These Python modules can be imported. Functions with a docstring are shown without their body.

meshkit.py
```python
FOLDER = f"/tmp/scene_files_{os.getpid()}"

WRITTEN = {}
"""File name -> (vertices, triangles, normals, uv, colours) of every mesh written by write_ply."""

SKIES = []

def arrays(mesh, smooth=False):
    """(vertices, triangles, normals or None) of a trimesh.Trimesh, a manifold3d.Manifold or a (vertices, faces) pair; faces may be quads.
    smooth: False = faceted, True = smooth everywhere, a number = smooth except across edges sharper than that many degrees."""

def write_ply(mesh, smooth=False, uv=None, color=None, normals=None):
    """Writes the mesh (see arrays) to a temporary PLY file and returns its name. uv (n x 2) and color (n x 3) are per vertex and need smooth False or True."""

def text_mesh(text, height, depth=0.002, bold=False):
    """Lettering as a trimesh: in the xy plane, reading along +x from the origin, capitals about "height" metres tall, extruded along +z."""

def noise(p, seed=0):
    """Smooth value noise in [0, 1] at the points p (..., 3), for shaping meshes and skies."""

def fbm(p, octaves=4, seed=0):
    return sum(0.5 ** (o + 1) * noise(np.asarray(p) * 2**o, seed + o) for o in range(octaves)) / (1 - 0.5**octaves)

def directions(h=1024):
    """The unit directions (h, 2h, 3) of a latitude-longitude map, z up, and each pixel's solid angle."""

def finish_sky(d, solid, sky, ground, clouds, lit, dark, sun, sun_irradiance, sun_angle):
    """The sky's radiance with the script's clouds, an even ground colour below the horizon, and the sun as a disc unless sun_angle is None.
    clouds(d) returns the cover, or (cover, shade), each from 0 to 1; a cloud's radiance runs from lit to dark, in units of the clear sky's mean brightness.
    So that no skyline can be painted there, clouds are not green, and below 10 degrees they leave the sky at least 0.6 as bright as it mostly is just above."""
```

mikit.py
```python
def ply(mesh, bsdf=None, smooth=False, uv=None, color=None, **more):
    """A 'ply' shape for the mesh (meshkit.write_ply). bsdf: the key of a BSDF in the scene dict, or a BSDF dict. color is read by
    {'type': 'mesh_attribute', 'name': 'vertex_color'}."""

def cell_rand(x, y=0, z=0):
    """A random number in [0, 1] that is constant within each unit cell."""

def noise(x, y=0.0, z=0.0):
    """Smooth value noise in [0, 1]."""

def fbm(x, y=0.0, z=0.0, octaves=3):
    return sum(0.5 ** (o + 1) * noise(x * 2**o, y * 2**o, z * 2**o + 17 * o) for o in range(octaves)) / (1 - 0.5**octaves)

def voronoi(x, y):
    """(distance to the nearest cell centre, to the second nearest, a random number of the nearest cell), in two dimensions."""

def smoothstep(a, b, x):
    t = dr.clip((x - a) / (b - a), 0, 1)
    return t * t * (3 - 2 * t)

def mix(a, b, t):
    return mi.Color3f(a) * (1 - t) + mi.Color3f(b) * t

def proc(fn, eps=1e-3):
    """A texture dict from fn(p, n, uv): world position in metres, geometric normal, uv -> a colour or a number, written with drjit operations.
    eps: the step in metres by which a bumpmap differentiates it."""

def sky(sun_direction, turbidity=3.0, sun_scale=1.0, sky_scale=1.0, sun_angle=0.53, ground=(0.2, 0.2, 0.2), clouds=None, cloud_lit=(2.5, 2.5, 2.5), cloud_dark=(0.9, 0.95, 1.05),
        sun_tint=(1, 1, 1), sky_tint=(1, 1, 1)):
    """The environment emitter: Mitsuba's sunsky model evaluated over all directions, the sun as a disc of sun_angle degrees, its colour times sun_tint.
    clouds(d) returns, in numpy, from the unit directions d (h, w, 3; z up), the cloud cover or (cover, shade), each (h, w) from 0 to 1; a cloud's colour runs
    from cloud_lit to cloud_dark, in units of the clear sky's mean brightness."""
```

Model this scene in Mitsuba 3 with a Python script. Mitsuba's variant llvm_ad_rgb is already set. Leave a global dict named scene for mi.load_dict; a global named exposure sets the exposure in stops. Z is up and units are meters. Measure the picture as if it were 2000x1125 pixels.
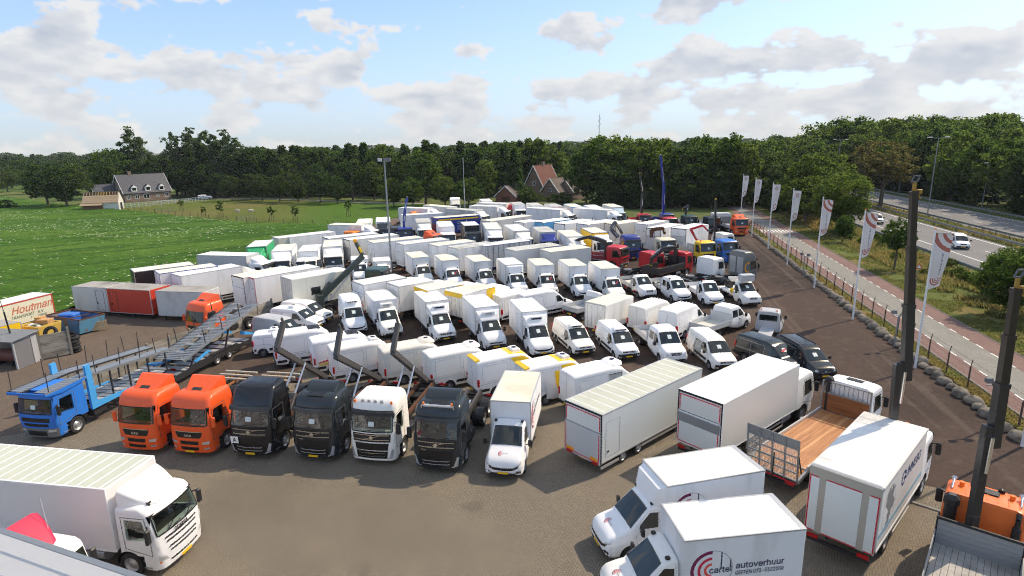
import math, random
import numpy as np, trimesh, mitsuba as mi, drjit as dr, mikit, meshkit
import manifold3d as m3
from shapely.geometry import Polygon, Point, box as sbox
from shapely import affinity, union_all

T = mi.ScalarTransform4f
scene, labels = {}, {}

# ------------------------------------------------------------------ camera, sky, exposure
CAM_H, CAM_PITCH, CAM_ROLL = 16.0, math.radians(13.5), math.radians(1.15)
_f = np.array([0, math.cos(CAM_PITCH), -math.sin(CAM_PITCH)])
_u = np.cross([1.0, 0, 0], _f) * math.cos(CAM_ROLL) + np.array([1.0, 0, 0]) * math.sin(CAM_ROLL)
scene['camera'] = {'type': 'perspective', 'fov': 2 * math.degrees(math.atan(1000 / 1150)), 'fov_axis': 'x',
                   'near_clip': 0.3, 'far_clip': 6000.0,
                   'to_world': T().look_at(origin=[0, 0, CAM_H], target=[0, float(_f[1]), CAM_H + float(_f[2])], up=[float(v) for v in _u])}
exposure = 2.1


def clouds(d):
    x, y, z = d[..., 0], d[..., 1], np.maximum(d[..., 2], 0)
    az, el = np.degrees(np.arctan2(x, y)), np.degrees(np.arcsin(np.clip(d[..., 2], -1, 1)))
    def puff(a, e, o, seed):                                   # billowing noise in angle
        return meshkit.fbm(np.stack([a * .25, e * .58, a * 0], -1) + seed, o, int(seed))

    def field(a, e):
        n = puff(a, e, 6, 5.0) * .76 + (1 - np.abs(2 * puff(a * 2.6, e * 2.6, 4, 9.0) - 1)) * .15
        big = meshkit.fbm(np.stack([a * .05, e * .13, a * 0], -1) + 2, 2, 21)
        thr = np.interp(e, [0, 3, 5.2, 7.0, 8.2, 9.5, 12, 20, 35, 90], [.45, .425, .395, .435, .535, .635, .655, .58, .49, .47]) - (big - .5) * .12
        lift = 0
        for ca, ce, w, h, s in HEAPS:                          # heaps with a flat base and a domed top
            da, de = (a - ca) / w, (e - ce) / h
            lift = lift + s * np.exp(-(da * da) ** 1.3 - np.where(de > 0, de * de, (de * 1.9) ** 2))
        return n + np.minimum(lift, .30) - thr
    v = field(az, el)
    cover = np.clip(v / np.interp(el, [0, 5, 9], [.10, .075, .055]), 0, 1)
    cover = cover * cover * (3 - 2 * cover)
    above = np.clip(field(az + .3, el + .45) / .10, 0, 1) + np.clip(field(az + .7, el + 1.0) / .12, 0, 1)   # cloud between here and the light
    det = puff(az * 2.2, el * 2.2, 5, 14.0)
    shade = np.clip(.04 + (.26 * above + (det - .5) * 1.5) * np.interp(el, [0, 5, 12], [.55, .8, 1.0]), 0, 1)
    wisps = meshkit.fbm(np.stack([az * .05 + el * .02, el * .30 - az * .035, az * 0], -1), 5, 31)
    thin = np.clip((wisps - .50) * 1.6, 0, .30) * np.clip((el - 5) / 6, 0, 1)
    veil = np.interp(el, [0, 3, 7, 12, 20], [.66, .46, .22, .08, .03])
    soft = np.maximum(thin, veil)
    both = cover * .95 + (1 - cover * .95) * soft
    shade = (cover * .95 * shade + (1 - cover * .95) * soft * np.interp(el, [0, 8, 14], [.80, .50, .1])) / np.maximum(both, 1e-6)
    return both, shade


# azimuth (right of straight ahead) and elevation in degrees, half-width, half-height, strength
HEAPS = [(5.3, 10.3, 2.4, 1.9, .30), (16.5, 11.8, 3.0, 2.6, .30), (22.5, 12.2, 3.6, 2.6, .26), (35, 12.4, 6.5, 2.4, .28), (-34, 8.4, 2.0, 2.0, .26), (-38.5, 8.0, 1.6, 1.0, .2), (-14, 7.4, 1.9, 1.4, .24),
         (9.6, 9.1, 2.2, .8, .16), (17.5, 7.9, 1.6, 1.0, .2), (41, 8.0, 2.0, 1.5, .2), (-40, 5.4, 5.0, 1.4, .10), (-28, 5.6, 5.0, 1.5, .10), (-19, 5.2, 4, 1.2, .08), (-2, 5.8, 6.0, 1.3, .08), (10, 6.0, 5.0, 1.4, .10), (24, 6.2, 6.0, 1.4, .10), (36, 6.0, 6.0, 1.4, .08)]
SUN = (0.885, 0.465, 1.02)
scene['sky_light'] = mikit.sky(SUN, turbidity=3.2, sun_scale=0.74, sky_scale=1.42, clouds=clouds, cloud_lit=(1.6, 1.6, 1.6), cloud_dark=(1.0, 1.09, 1.26), ground=(0.13, 0.13, 0.10))

# thin summer haze: a closed box of air round the scene
scene['air'] = {'type': 'homogeneous', 'albedo': {'type': 'rgb', 'value': [.95, .95, .95]}, 'sigma_t': {'type': 'rgb', 'value': [.000085, .000092, .000108]}}
scene['haze'] = {'type': 'cube', 'to_world': T().translate([0, 900, 28]).scale([1500, 1250, 30]), 'bsdf': {'type': 'null'}, 'interior': {'type': 'ref', 'id': 'air'}}
labels['haze'] = {'label': 'thin bluish summer haze over the whole scene', 'category': 'haze', 'kind': 'stuff'}
scene['camera']['medium'] = {'type': 'ref', 'id': 'air'}

# ------------------------------------------------------------------ materials
def P(name, rgb, rough=0.5, metal=0.0, coat=0.0, spec=0.5, two=True):
    b = {'type': 'principled', 'base_color': rgb if isinstance(rgb, dict) else {'type': 'rgb', 'value': list(rgb)}, 'roughness': rough, 'metallic': metal, 'specular': spec}
    if coat:
        b['clearcoat'], b['clearcoat_gloss'] = coat, 0.92
    scene['m_' + name] = {'type': 'twosided', 'bsdf': b} if two else b
    return name


def C3(r, g, b):
    return mi.Color3f(r, g, b)


mix, noise, fbm, sst = mikit.mix, mikit.noise, mikit.fbm, mikit.smoothstep

# ------------------------------------------------------------------ mesh helpers
def tm(v, f):
    return trimesh.Trimesh(np.asarray(v, float), np.asarray(f), process=False)


def merge(ms):
    ms = [m for m in ms if m is not None]
    return ms[0] if len(ms) == 1 else trimesh.util.concatenate(ms)


_BV = np.array([[x, y, z] for x in (0, 1) for y in (0, 1) for z in (0, 1)], float)
_BF = np.array([[0, 1, 3], [0, 3, 2], [4, 6, 7], [4, 7, 5], [0, 4, 5], [0, 5, 1], [2, 3, 7], [2, 7, 6], [0, 2, 6], [0, 6, 4], [1, 5, 7], [1, 7, 3]])


def bx(x0, x1, y0, y1, z0, z1):
    lo, hi = np.minimum([x0, y0, z0], [x1, y1, z1]), np.maximum([x0, y0, z0], [x1, y1, z1])
    return tm(_BV * (hi - lo) + lo, _BF)


def hull(pts):
    return trimesh.convex.convex_hull(np.asarray(pts, float))


def cbx(x0, x1, y0, y1, z0, z1, c=0.02):                      # a box with chamfered edges
    x0, x1, y0, y1, z0, z1 = min(x0, x1), max(x0, x1), min(y0, y1), max(y0, y1), min(z0, z1), max(z0, z1)
    c = min(c, 0.45 * min(x1 - x0, y1 - y0, z1 - z0))
    p = []
    for X, sx in ((x0, 1), (x1, -1)):
        for Y, sy in ((y0, 1), (y1, -1)):
            for Z, sz in ((z0, 1), (z1, -1)):
                p += [(X, Y + sy * c, Z + sz * c), (X + sx * c, Y, Z + sz * c), (X + sx * c, Y + sy * c, Z)]
    return hull(p)


def bar(a, b, w, h=None, up=(0, 0, 1)):                       # a rectangular bar from a to b
    a, b = np.asarray(a, float), np.asarray(b, float)
    h = h or w
    d = b - a
    L = np.linalg.norm(d)
    d = d / L
    s = np.cross(d, up)
    if np.linalg.norm(s) < 1e-4:
        s = np.cross(d, (1, 0, 0))
    s = s / np.linalg.norm(s)
    t = np.cross(s, d)
    m = bx(0, L, -w / 2, w / 2, -h / 2, h / 2)
    m.vertices = a + m.vertices[:, :1] * d + m.vertices[:, 1:2] * s + m.vertices[:, 2:] * t
    return m


def cyl(a, b, r, n=10, r2=None):
    a, b = np.asarray(a, float), np.asarray(b, float)
    r2 = r if r2 is None else r2
    d = (b - a) / np.linalg.norm(b - a)
    s = np.cross(d, (0, 0, 1) if abs(d[2]) < 0.9 else (1, 0, 0))
    s = s / np.linalg.norm(s)
    t = np.cross(d, s)
    an = np.arange(n) * 2 * np.pi / n
    ring = np.cos(an)[:, None] * s + np.sin(an)[:, None] * t
    v = np.vstack([a + ring * r, b + ring * r2, [a], [b]])
    i = np.arange(n)
    j = (i + 1) % n
    f = np.vstack([np.stack([i, j, j + n], 1), np.stack([i, j + n, i + n], 1), np.stack([j, i, i * 0 + 2 * n], 1), np.stack([i + n, j + n, i * 0 + 2 * n + 1], 1)])
    return tm(v, f)


def tube(pts, r, n=6):
    return merge([cyl(pts[i], pts[i + 1], r, n) for i in range(len(pts) - 1)])


def lathe_y(prof, n=20):                                       # profile (radius, y) revolved about the y axis
    prof = np.asarray(prof, float)
    an = np.arange(n) * 2 * np.pi / n
    v = np.stack([prof[:, None, 0] * np.cos(an), np.broadcast_to(prof[:, None, 1], (len(prof), n)), prof[:, None, 0] * np.sin(an)], -1).reshape(-1, 3)
    k, i = np.meshgrid(np.arange(len(prof) - 1), np.arange(n), indexing='ij')
    a, b = (k * n + i).ravel(), (k * n + (i + 1) % n).ravel()
    return tm(v, np.vstack([np.stack([a, b, b + n], 1), np.stack([a, b + n, a + n], 1)]))


def loft(rings, cap=True):
    r = np.asarray(rings, float)
    n, m = r.shape[:2]
    k, i = np.meshgrid(np.arange(n - 1), np.arange(m), indexing='ij')
    a, b = (k * m + i).ravel(), (k * m + (i + 1) % m).ravel()
    v, f = r.reshape(-1, 3), [np.stack([a, b, b + m], 1), np.stack([a, b + m, a + m], 1)]
    if cap:
        c = len(v)
        v = np.vstack([v, r[0].mean(0), r[-1].mean(0)])
        i = np.arange(m)
        j = (i + 1) % m
        f += [np.stack([j, i, i * 0 + c], 1), np.stack([i + (n - 1) * m, j + (n - 1) * m, i * 0 + c + 1], 1)]
    t = tm(v, np.vstack(f))
    if t.volume < 0:
        t.invert()
    return t


def to_m(t):
    t = trimesh.Trimesh(t.vertices, t.faces, process=True)
    return m3.Manifold(m3.Mesh(np.asarray(t.vertices, np.float32), np.asarray(t.faces, np.uint32)))


def from_m(m):
    q = m.to_mesh()
    return tm(q.vert_properties[:, :3], q.tri_verts)


def cut(mesh, tools):
    m = to_m(mesh)
    for t in tools:
        m = m - to_m(t)
    return from_m(m)


def tri(poly, size=None):
    if not hasattr(poly, 'exterior'):
        poly = Polygon(poly)
    v, f = trimesh.creation.triangulate_polygon(poly, engine='earcut')
    v = np.column_stack([v, np.zeros(len(v))])
    if size:
        v, f = trimesh.remesh.subdivide_to_size(v, f, size, max_iter=12)
    return v, f


def prism(poly, h, z0=0.0):
    if not hasattr(poly, 'exterior'):
        poly = Polygon(poly)
    m = trimesh.creation.extrude_polygon(poly, h, engine='earcut')
    m.apply_translation([0, 0, z0])
    return m


def xz_prism(pts, y0, y1):                                     # a polygon in (x, z) extruded along y
    m = prism(pts, 1.0)
    v = m.vertices.copy()
    m.vertices = np.column_stack([v[:, 0], y0 + v[:, 2] * (y1 - y0), v[:, 1]])
    m.fix_normals() if False else None
    if m.volume < 0:
        m.invert()
    return m


def yz_prism(pts, x0, x1):
    m = prism(pts, 1.0)
    v = m.vertices.copy()
    m.vertices = np.column_stack([x0 + v[:, 2] * (x1 - x0), v[:, 0], v[:, 1]])
    if m.volume < 0:
        m.invert()
    return m


def sheet(outline, z=0.0, size=None):
    v, f = tri(outline, size)
    v[:, 2] = z
    m = tm(v, f)
    if m.face_normals[:, 2].mean() < 0:
        m.invert()
    return m


def rrect(w0, w1, h0, h1, r=0.04):
    return sbox(w0 + r, h0 + r, w1 - r, h1 - r).buffer(r, quad_segs=2)


# ------------------------------------------------------------------ scene entries
_used = {}


def numbered(name):
    k = _used.get(name, 0)
    _used[name] = k + 1
    return name if k == 0 else f'{name}_{k:03d}'


def obj(name, mesh, mat, parent=None, smooth=30, **kw):
    key = numbered((parent + '__' if parent else '') + name)
    scene[key] = mikit.ply(mesh, 'm_' + mat, smooth=smooth, **kw)
    return key


def tag(key, label=None, cat=None, group=None, kind=None):
    labels[key] = {k: v for k, v in (('label', label), ('category', cat), ('group', group), ('kind', kind)) if v}
    return key


def struct(name, mesh, mat, smooth=False, **kw):
    return tag(obj(name, mesh, mat, None, smooth, **kw), kind='structure')


def thing(name, label, cat, group=None):
    return tag(numbered(name), label, cat, group)


class Proto:                                                   # a thing's parts in its own frame: x forward, y left, z up
    def __init__(s):
        s.parts, s._n, s.lab = [], {}, {}

    def add(s, rel, mesh, mat, smooth=30, under=None, label=None):
        rel = (under + '__' if under else '') + rel
        k = s._n.get(rel, 0)
        s._n[rel] = k + 1
        rel = rel if k == 0 else f'{rel}_{k:03d}'
        s.parts.append([rel, mesh, mat, smooth, None])
        if label:
            s.lab[rel] = label
        return rel

    def place(s, key, x, y, yaw, mats=None, z=0.0, pitch=0.0):
        M = T().translate([x, y, z]).rotate([0, 0, 1], yaw)
        if pitch:
            M = M.rotate([0, 1, 0], pitch)
        for p in s.parts:
            if p[4] is None:
                p[4] = mikit.ply(p[1], None, smooth=p[3])
            m = (mats or {}).get(p[2], p[2])
            scene[f'{key}__{p[0]}'] = {**p[4], 'to_world': M, 'bsdf': {'type': 'ref', 'id': 'm_' + m}}
        for rel, l in s.lab.items():
            labels[f'{key}__{rel}'] = {'label': l}
        return key


_protos = {}


def proto(fn, *a, **k):
    q = (fn.__name__, repr(a), repr(sorted(k.items())))
    if q not in _protos:
        _protos[q] = fn(*a, **k)
    return _protos[q]


# a flat piece laid on a surface: outline in two coordinates, put in place by fn(a, b) -> xyz
def on(fn, outline, size=0.12):
    v, f = tri(outline, size)
    return tm(fn(v[:, 0], v[:, 1]), f)


def mirror_y(pts):
    return [(-a, b) for a, b in pts][::-1]

# ------------------------------------------------------------------ plain materials
for n_, c_, r_, k_ in [('white_paint', (0.80, 0.81, 0.83), 0.32, 1.0), ('box_white', (0.78, 0.79, 0.80), 0.42, 0), ('cream_paint', (0.66, 0.63, 0.48), 0.35, 0.6), ('beige_box', (0.58, 0.57, 0.50), 0.5, 0),
                       ('grey_box', (0.40, 0.41, 0.42), 0.5, 0), ('silver_paint', (0.45, 0.46, 0.48), 0.32, 0.8), ('orange_paint', (0.83, 0.105, 0.018), 0.36, 0.8), ('amber_paint', (0.85, 0.22, 0.02), 0.4, 0.5),
                       ('black_paint', (0.006, 0.007, 0.010), 0.16, 1.0), ('slate_paint', (0.014, 0.021, 0.027), 0.2, 1.0), ('steel_grey_paint', (0.14, 0.15, 0.155), 0.35, 0.6), ('blue_paint', (0.018, 0.15, 0.56), 0.32, 0.8),
                       ('navy_paint', (0.012, 0.03, 0.24), 0.3, 0.9), ('sky_blue_paint', (0.13, 0.40, 0.68), 0.4, 0.3), ('pale_blue_paint', (0.42, 0.56, 0.66), 0.4, 0.3), ('red_paint', (0.50, 0.012, 0.022), 0.34, 0.8),
                       ('container_red', (0.52, 0.045, 0.02), 0.5, 0), ('maroon_paint', (0.20, 0.01, 0.03), 0.45, 0), ('yellow_paint', (0.85, 0.55, 0.01), 0.36, 0.6), ('pale_yellow_paint', (0.80, 0.66, 0.22), 0.5, 0), ('dark_green_paint', (0.012, 0.045, 0.035), 0.3, 0.7),
                       ('green_box', (0.03, 0.36, 0.14), 0.45, 0), ('pink_red', (0.62, 0.03, 0.08), 0.4, 0.3), ('black_box', (0.012, 0.012, 0.013), 0.4, 0)]:
    P(n_, c_, r_, coat=k_ * 0.6)
P('vehicle_glass', (0.008, 0.013, 0.013), 0.05, spec=0.9)
P('cab_glass', (0.012, 0.016, 0.013), 0.07, spec=0.7)
scene['m_pane_clear'] = {'type': 'thindielectric', 'specular_transmittance': {'type': 'rgb', 'value': [.52, .60, .55]}}
P('cab_dark', (0.035, 0.036, 0.038), 0.7)
P('seat_cloth', (0.10, 0.10, 0.11), 0.9)
P('black_plastic', (0.016, 0.016, 0.018), 0.5)
P('grille_black', (0.006, 0.006, 0.007), 0.45)
P('tyre_rubber', (0.018, 0.018, 0.019), 0.8)
P('rim_steel', (0.42, 0.43, 0.44), 0.4, metal=0.6)
P('rim_grey', (0.20, 0.20, 0.21), 0.45, metal=0.3)
P('chassis_black', (0.018, 0.018, 0.020), 0.65)
P('chrome', (0.75, 0.76, 0.78), 0.18, metal=1.0)
P('lamp_clear', (0.62, 0.65, 0.68), 0.12, metal=0.55)
P('lamp_red', (0.45, 0.012, 0.015), 0.25)
P('lamp_orange', (0.85, 0.20, 0.02), 0.3)
P('plate_yellow', (0.80, 0.48, 0.01), 0.5)
P('seam_grey', (0.42, 0.43, 0.45), 0.7)
P('seam_panel', (0.10, 0.10, 0.11), 0.7)
P('seam_dark', (0.03, 0.03, 0.032), 0.7)
P('card_white', (0.62, 0.70, 0.70), 0.6)
P('alu', (0.55, 0.56, 0.57), 0.38, metal=0.55)
P('galvanised', (0.30, 0.33, 0.36), 0.48, metal=0.6)
P('tape_red', (0.62, 0.02, 0.05), 0.5)
P('tape_orange', (0.85, 0.36, 0.02), 0.5)
P('logo_dark', (0.05, 0.06, 0.10), 0.5)
P('logo_plum', (0.17, 0.015, 0.07), 0.5)
P('logo_red', (0.55, 0.03, 0.07), 0.5)
P('logo_coral', (0.68, 0.08, 0.06), 0.5)
P('bed_grey', (0.36, 0.37, 0.38), 0.55)
P('rust', (0.10, 0.042, 0.02), 0.85)
P('reefer_black', (0.02, 0.018, 0.05), 0.4)


# roofs of box bodies: weathered GRP, each with its own dirt (real marks that stay with the sheet)
def _grime(rgb, dirt, sx, amt):
    def fn(p, n, uv):
        a = fbm(p.x * sx, p.y * sx, p.z * 0.3, 4)
        b = noise(p.x * 3.1 + 7, p.y * 3.1)
        return mix(C3(*rgb), C3(*dirt), dr.clip(sst(0.48, 0.80, a) * amt + (b - 0.5) * 0.06, 0, 1))
    return mikit.proc(fn)


P('roof_white', _grime((0.80, 0.81, 0.81), (0.56, 0.56, 0.52), 0.55, 0.55), 0.5)
P('roof_cream', _grime((0.74, 0.72, 0.58), (0.52, 0.50, 0.40), 0.6, 0.6), 0.6)
P('roof_grey', _grime((0.48, 0.49, 0.46), (0.28, 0.28, 0.26), 0.5, 0.7), 0.65)
P('roof_pale_green', _grime((0.50, 0.52, 0.43), (0.42, 0.43, 0.36), 0.8, 0.5), 0.55)
P('roof_dirty', _grime((0.30, 0.29, 0.27), (0.15, 0.145, 0.14), 0.45, 0.9), 0.8)
P('side_worn', _grime((0.56, 0.57, 0.57), (0.36, 0.36, 0.37), 0.9, 0.7), 0.55)
for n_, a_, b_ in (('', (.86, .87, .88), (.80, .81, .82)), ('_warm', (.84, .83, .79), (.76, .74, .69)), ('_dull', (.76, .77, .79), (.68, .69, .70))):
    P('white_paint' + n_, a_, .32, coat=.6)
    P('box_white' + n_, mikit.proc(lambda p, n, uv, a_=a_, b_=b_: mix(C3(*a_) * .97, C3(*b_) * .9, sst(.42, .72, fbm(p.x * 1.6, p.y * 1.6, p.z * .28, 3)) + .35 * sst(1.5, .7, p.z) * noise(p.x * 3, p.y * 3, 1))), .45)
P('tarp_dirty', _grime((0.76, 0.76, 0.75), (0.42, 0.40, 0.36), 0.9, 0.8), 0.55)


# ------------------------------------------------------------------ wheels
def add_wheel(p, x, y, r=0.34, w=0.22, rim='rim_grey', twin=False, under=None, n=18, zc=None):
    s = 1 if y > 0 else -1
    zc = r if zc is None else zc
    h = w / 2
    prof = [(0.60 * r, -h), (0.93 * r, -h), (r, -h + 0.03), (r, h - 0.03), (0.93 * r, h), (0.62 * r, h), (0.60 * r, h - 0.04)]
    t = [lathe_y(prof, n)]
    if twin:
        q = t[0].copy()
        q.apply_translation([0, -w - 0.06, 0])
        t.append(q)
    d = (h - 0.13, h - 0.02) if twin else (h + 0.005, h - 0.05)
    rimp = [(0.001, d[0]), (0.22 * r, d[0]), (0.27 * r, d[0] - 0.03), (0.46 * r, d[1] - 0.05), (0.52 * r, d[1]), (0.62 * r, h - 0.004)]
    k = lathe_y(rimp, n)
    for m in t + [k]:
        if s < 0:
            m.vertices[:, 1] *= -1
            m.invert()
        m.apply_translation([x, y, zc])
    tr = p.add('wheel', merge(t), 'tyre_rubber', 40, under)
    p.add('rim', k, rim, 40, tr)


# ------------------------------------------------------------------ lofted car and van bodies (sections along x)
class Body:
    def __init__(s, st, ws=1.06):
        s.st = np.array(sorted(st), float)       # x, bottom, top, half width, tumblehome, corner radius
        s.ws = ws

    def par(s, x):
        return [np.interp(x, s.st[:, 0], s.st[:, i]) for i in range(1, 6)]

    def half(s, x):
        b, t, w, tw, r = s.par(x)
        r = min(r, 0.45 * (t - b))
        zw = min(s.ws, b + 0.6 * (t - b))
        wt = w * tw
        a = np.linspace(0, math.pi / 2, 5)
        pts = [(-w * 0.80, b), (-w * 0.97, b + 0.05), (-w, b + 0.16 * (t - b)), (-w, zw), (-(w * 0.35 + wt * 0.65), zw + 0.62 * (t - r - zw))]
        pts += [(-(wt - r + r * math.cos(q)), t - r + r * math.sin(q)) for q in a]
        pts += [(-0.45 * (wt - r), t + 0.018), (0, t + 0.025)]
        return np.array(pts)

    def ring(s, x):
        h = s.half(x)
        m = h[:-1][::-1] * [-1, 1]
        q = np.vstack([h, m])
        return np.column_stack([np.full(len(q), x), q])

    def mesh(s, x0=None, x1=None):
        xs = [x for x in s.st[:, 0] if (x0 is None or x > x0 + 1e-6) and (x1 is None or x < x1 - 1e-6)]
        xs = ([x0] if x0 is not None else []) + xs + ([x1] if x1 is not None else [])
        return loft([s.ring(x) for x in xs])

    def ztop(s, x, y, off=0.008):
        out = []
        for a, b in zip(np.atleast_1d(x), np.atleast_1d(y)):
            h = s.half(a)[4:]
            out.append(np.interp(-abs(b), h[:, 0], h[:, 1]))
        return np.column_stack([x, y, np.array(out)])

    def top(s, off=0.01):
        def fn(x, y):
            q = s.ztop(x, y)
            e = 0.02
            sl = (s.ztop(np.asarray(x) + e, y)[:, 2] - s.ztop(np.asarray(x) - e, y)[:, 2]) / (2 * e)
            n = np.column_stack([-sl, np.zeros(len(sl)), np.ones(len(sl))])
            n /= np.linalg.norm(n, axis=1, keepdims=True)
            return q + n * off
        return fn

    def side(s, sg, off=0.007):
        def fn(x, z):
            y = []
            for a, b in zip(x, z):
                h = s.half(a)
                k = 8
                y.append(np.interp(b, h[:k, 1], -h[:k, 0]))
            return np.column_stack([x, sg * (np.array(y) + off), z])
        return fn

    def front(s, off=0.012):
        xs = np.linspace(s.st[-1, 0], s.st[-1, 0] - 1.3, 90)
        hs = [s.half(x) for x in xs]

        def fn(y, z):
            out = []
            for a, b in zip(np.abs(y), z):
                for x, h in zip(xs, hs):
                    if h[0, 1] - 0.05 <= b <= np.interp(-a, h[4:, 0], h[4:, 1]) and a <= np.interp(b, h[:8, 1], -h[:8, 0]):
                        break
                out.append(x)
            return np.column_stack([np.array(out) + off, y, z])
        return fn


def van_stations(style, L, H):
    if style in ('sprinter', 'crafter', 'jumper', 'daily'):
        k = {'sprinter': 0.0, 'crafter': 0.02, 'jumper': 0.05, 'daily': 0.03}[style]
        nose = 0.86 if style != 'daily' else 0.80
        st = [(0, .40, .72, .62, .95, .10), (-.05, .34, nose + .06, .80, .94, .14), (-.14, .28, nose + .20, .90, .92, .16), (-.32, .26, nose + .29 + k, .955, .91, .16), (-.62, .26, nose + .37 + k, .98, .90, .15),
              (-.98, .26, nose + .45 + k, .99, .88, .14), (-1.06, .26, nose + .53 + k, .99, .87, .12), (-1.76, .26, 2.04, .99, .82, .13), (-1.95, .26, 2.18, .99, .82, .17)]
        if H > 2.3:
            st += [(-2.25, .26, 2.18 + .62 * (H - 2.18), .99, .84, .24), (-2.7, .26, H - .05, .99, .86, .24), (-3.2, .26, H, .99, .87, .22)]
        else:
            st += [(-2.2, .26, H, .99, .84, .2)]
        st += [(-L + .5, .28, H - .01, .99, .87, .2), (-L + .08, .32, H - .06, .97, .87, .2), (-L, .36, H - .12, .94, .87, .18)]
    elif style in ('t5', 'scudo', 'vclass', 'vivaro'):
        st = [(0, .38, .66, .60, .95, .10), (-.05, .32, .82, .78, .94, .12), (-.14, .26, .93, .88, .92, .14), (-.4, .24, 1.03, .93, .90, .16), (-.8, .24, 1.11, .95, .88, .15),
              (-1.0, .24, 1.16, .95, .87, .12), (-1.8, .24, H - .2, .95, .80, .13), (-2.1, .24, H - .07, .95, .79, .16), (-2.5, .24, H, .95, .80, .16),
              (-L + .5, .26, H - .01, .95, .80, .16), (-L + .12, .3, H - .07, .935, .80, .16), (-L, .36, H - .22, .90, .82, .14)]
    else:                                                       # a small high-roofed van
        st = [(0, .36, .66, .56, .95, .10), (-.05, .3, .80, .72, .94, .12), (-.15, .24, .92, .82, .92, .14), (-.5, .22, 1.02, .88, .9, .15), (-.85, .22, 1.08, .90, .88, .14),
              (-.98, .22, 1.13, .90, .87, .12), (-1.65, .22, 1.66, .90, .80, .12), (-1.95, .22, H - .05, .90, .80, .15), (-2.3, .22, H, .90, .82, .15),
              (-L + .4, .24, H, .90, .83, .15), (-L + .1, .28, H - .07, .89, .84, .14), (-L, .34, H - .2, .86, .86, .12)]
    return st


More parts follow.
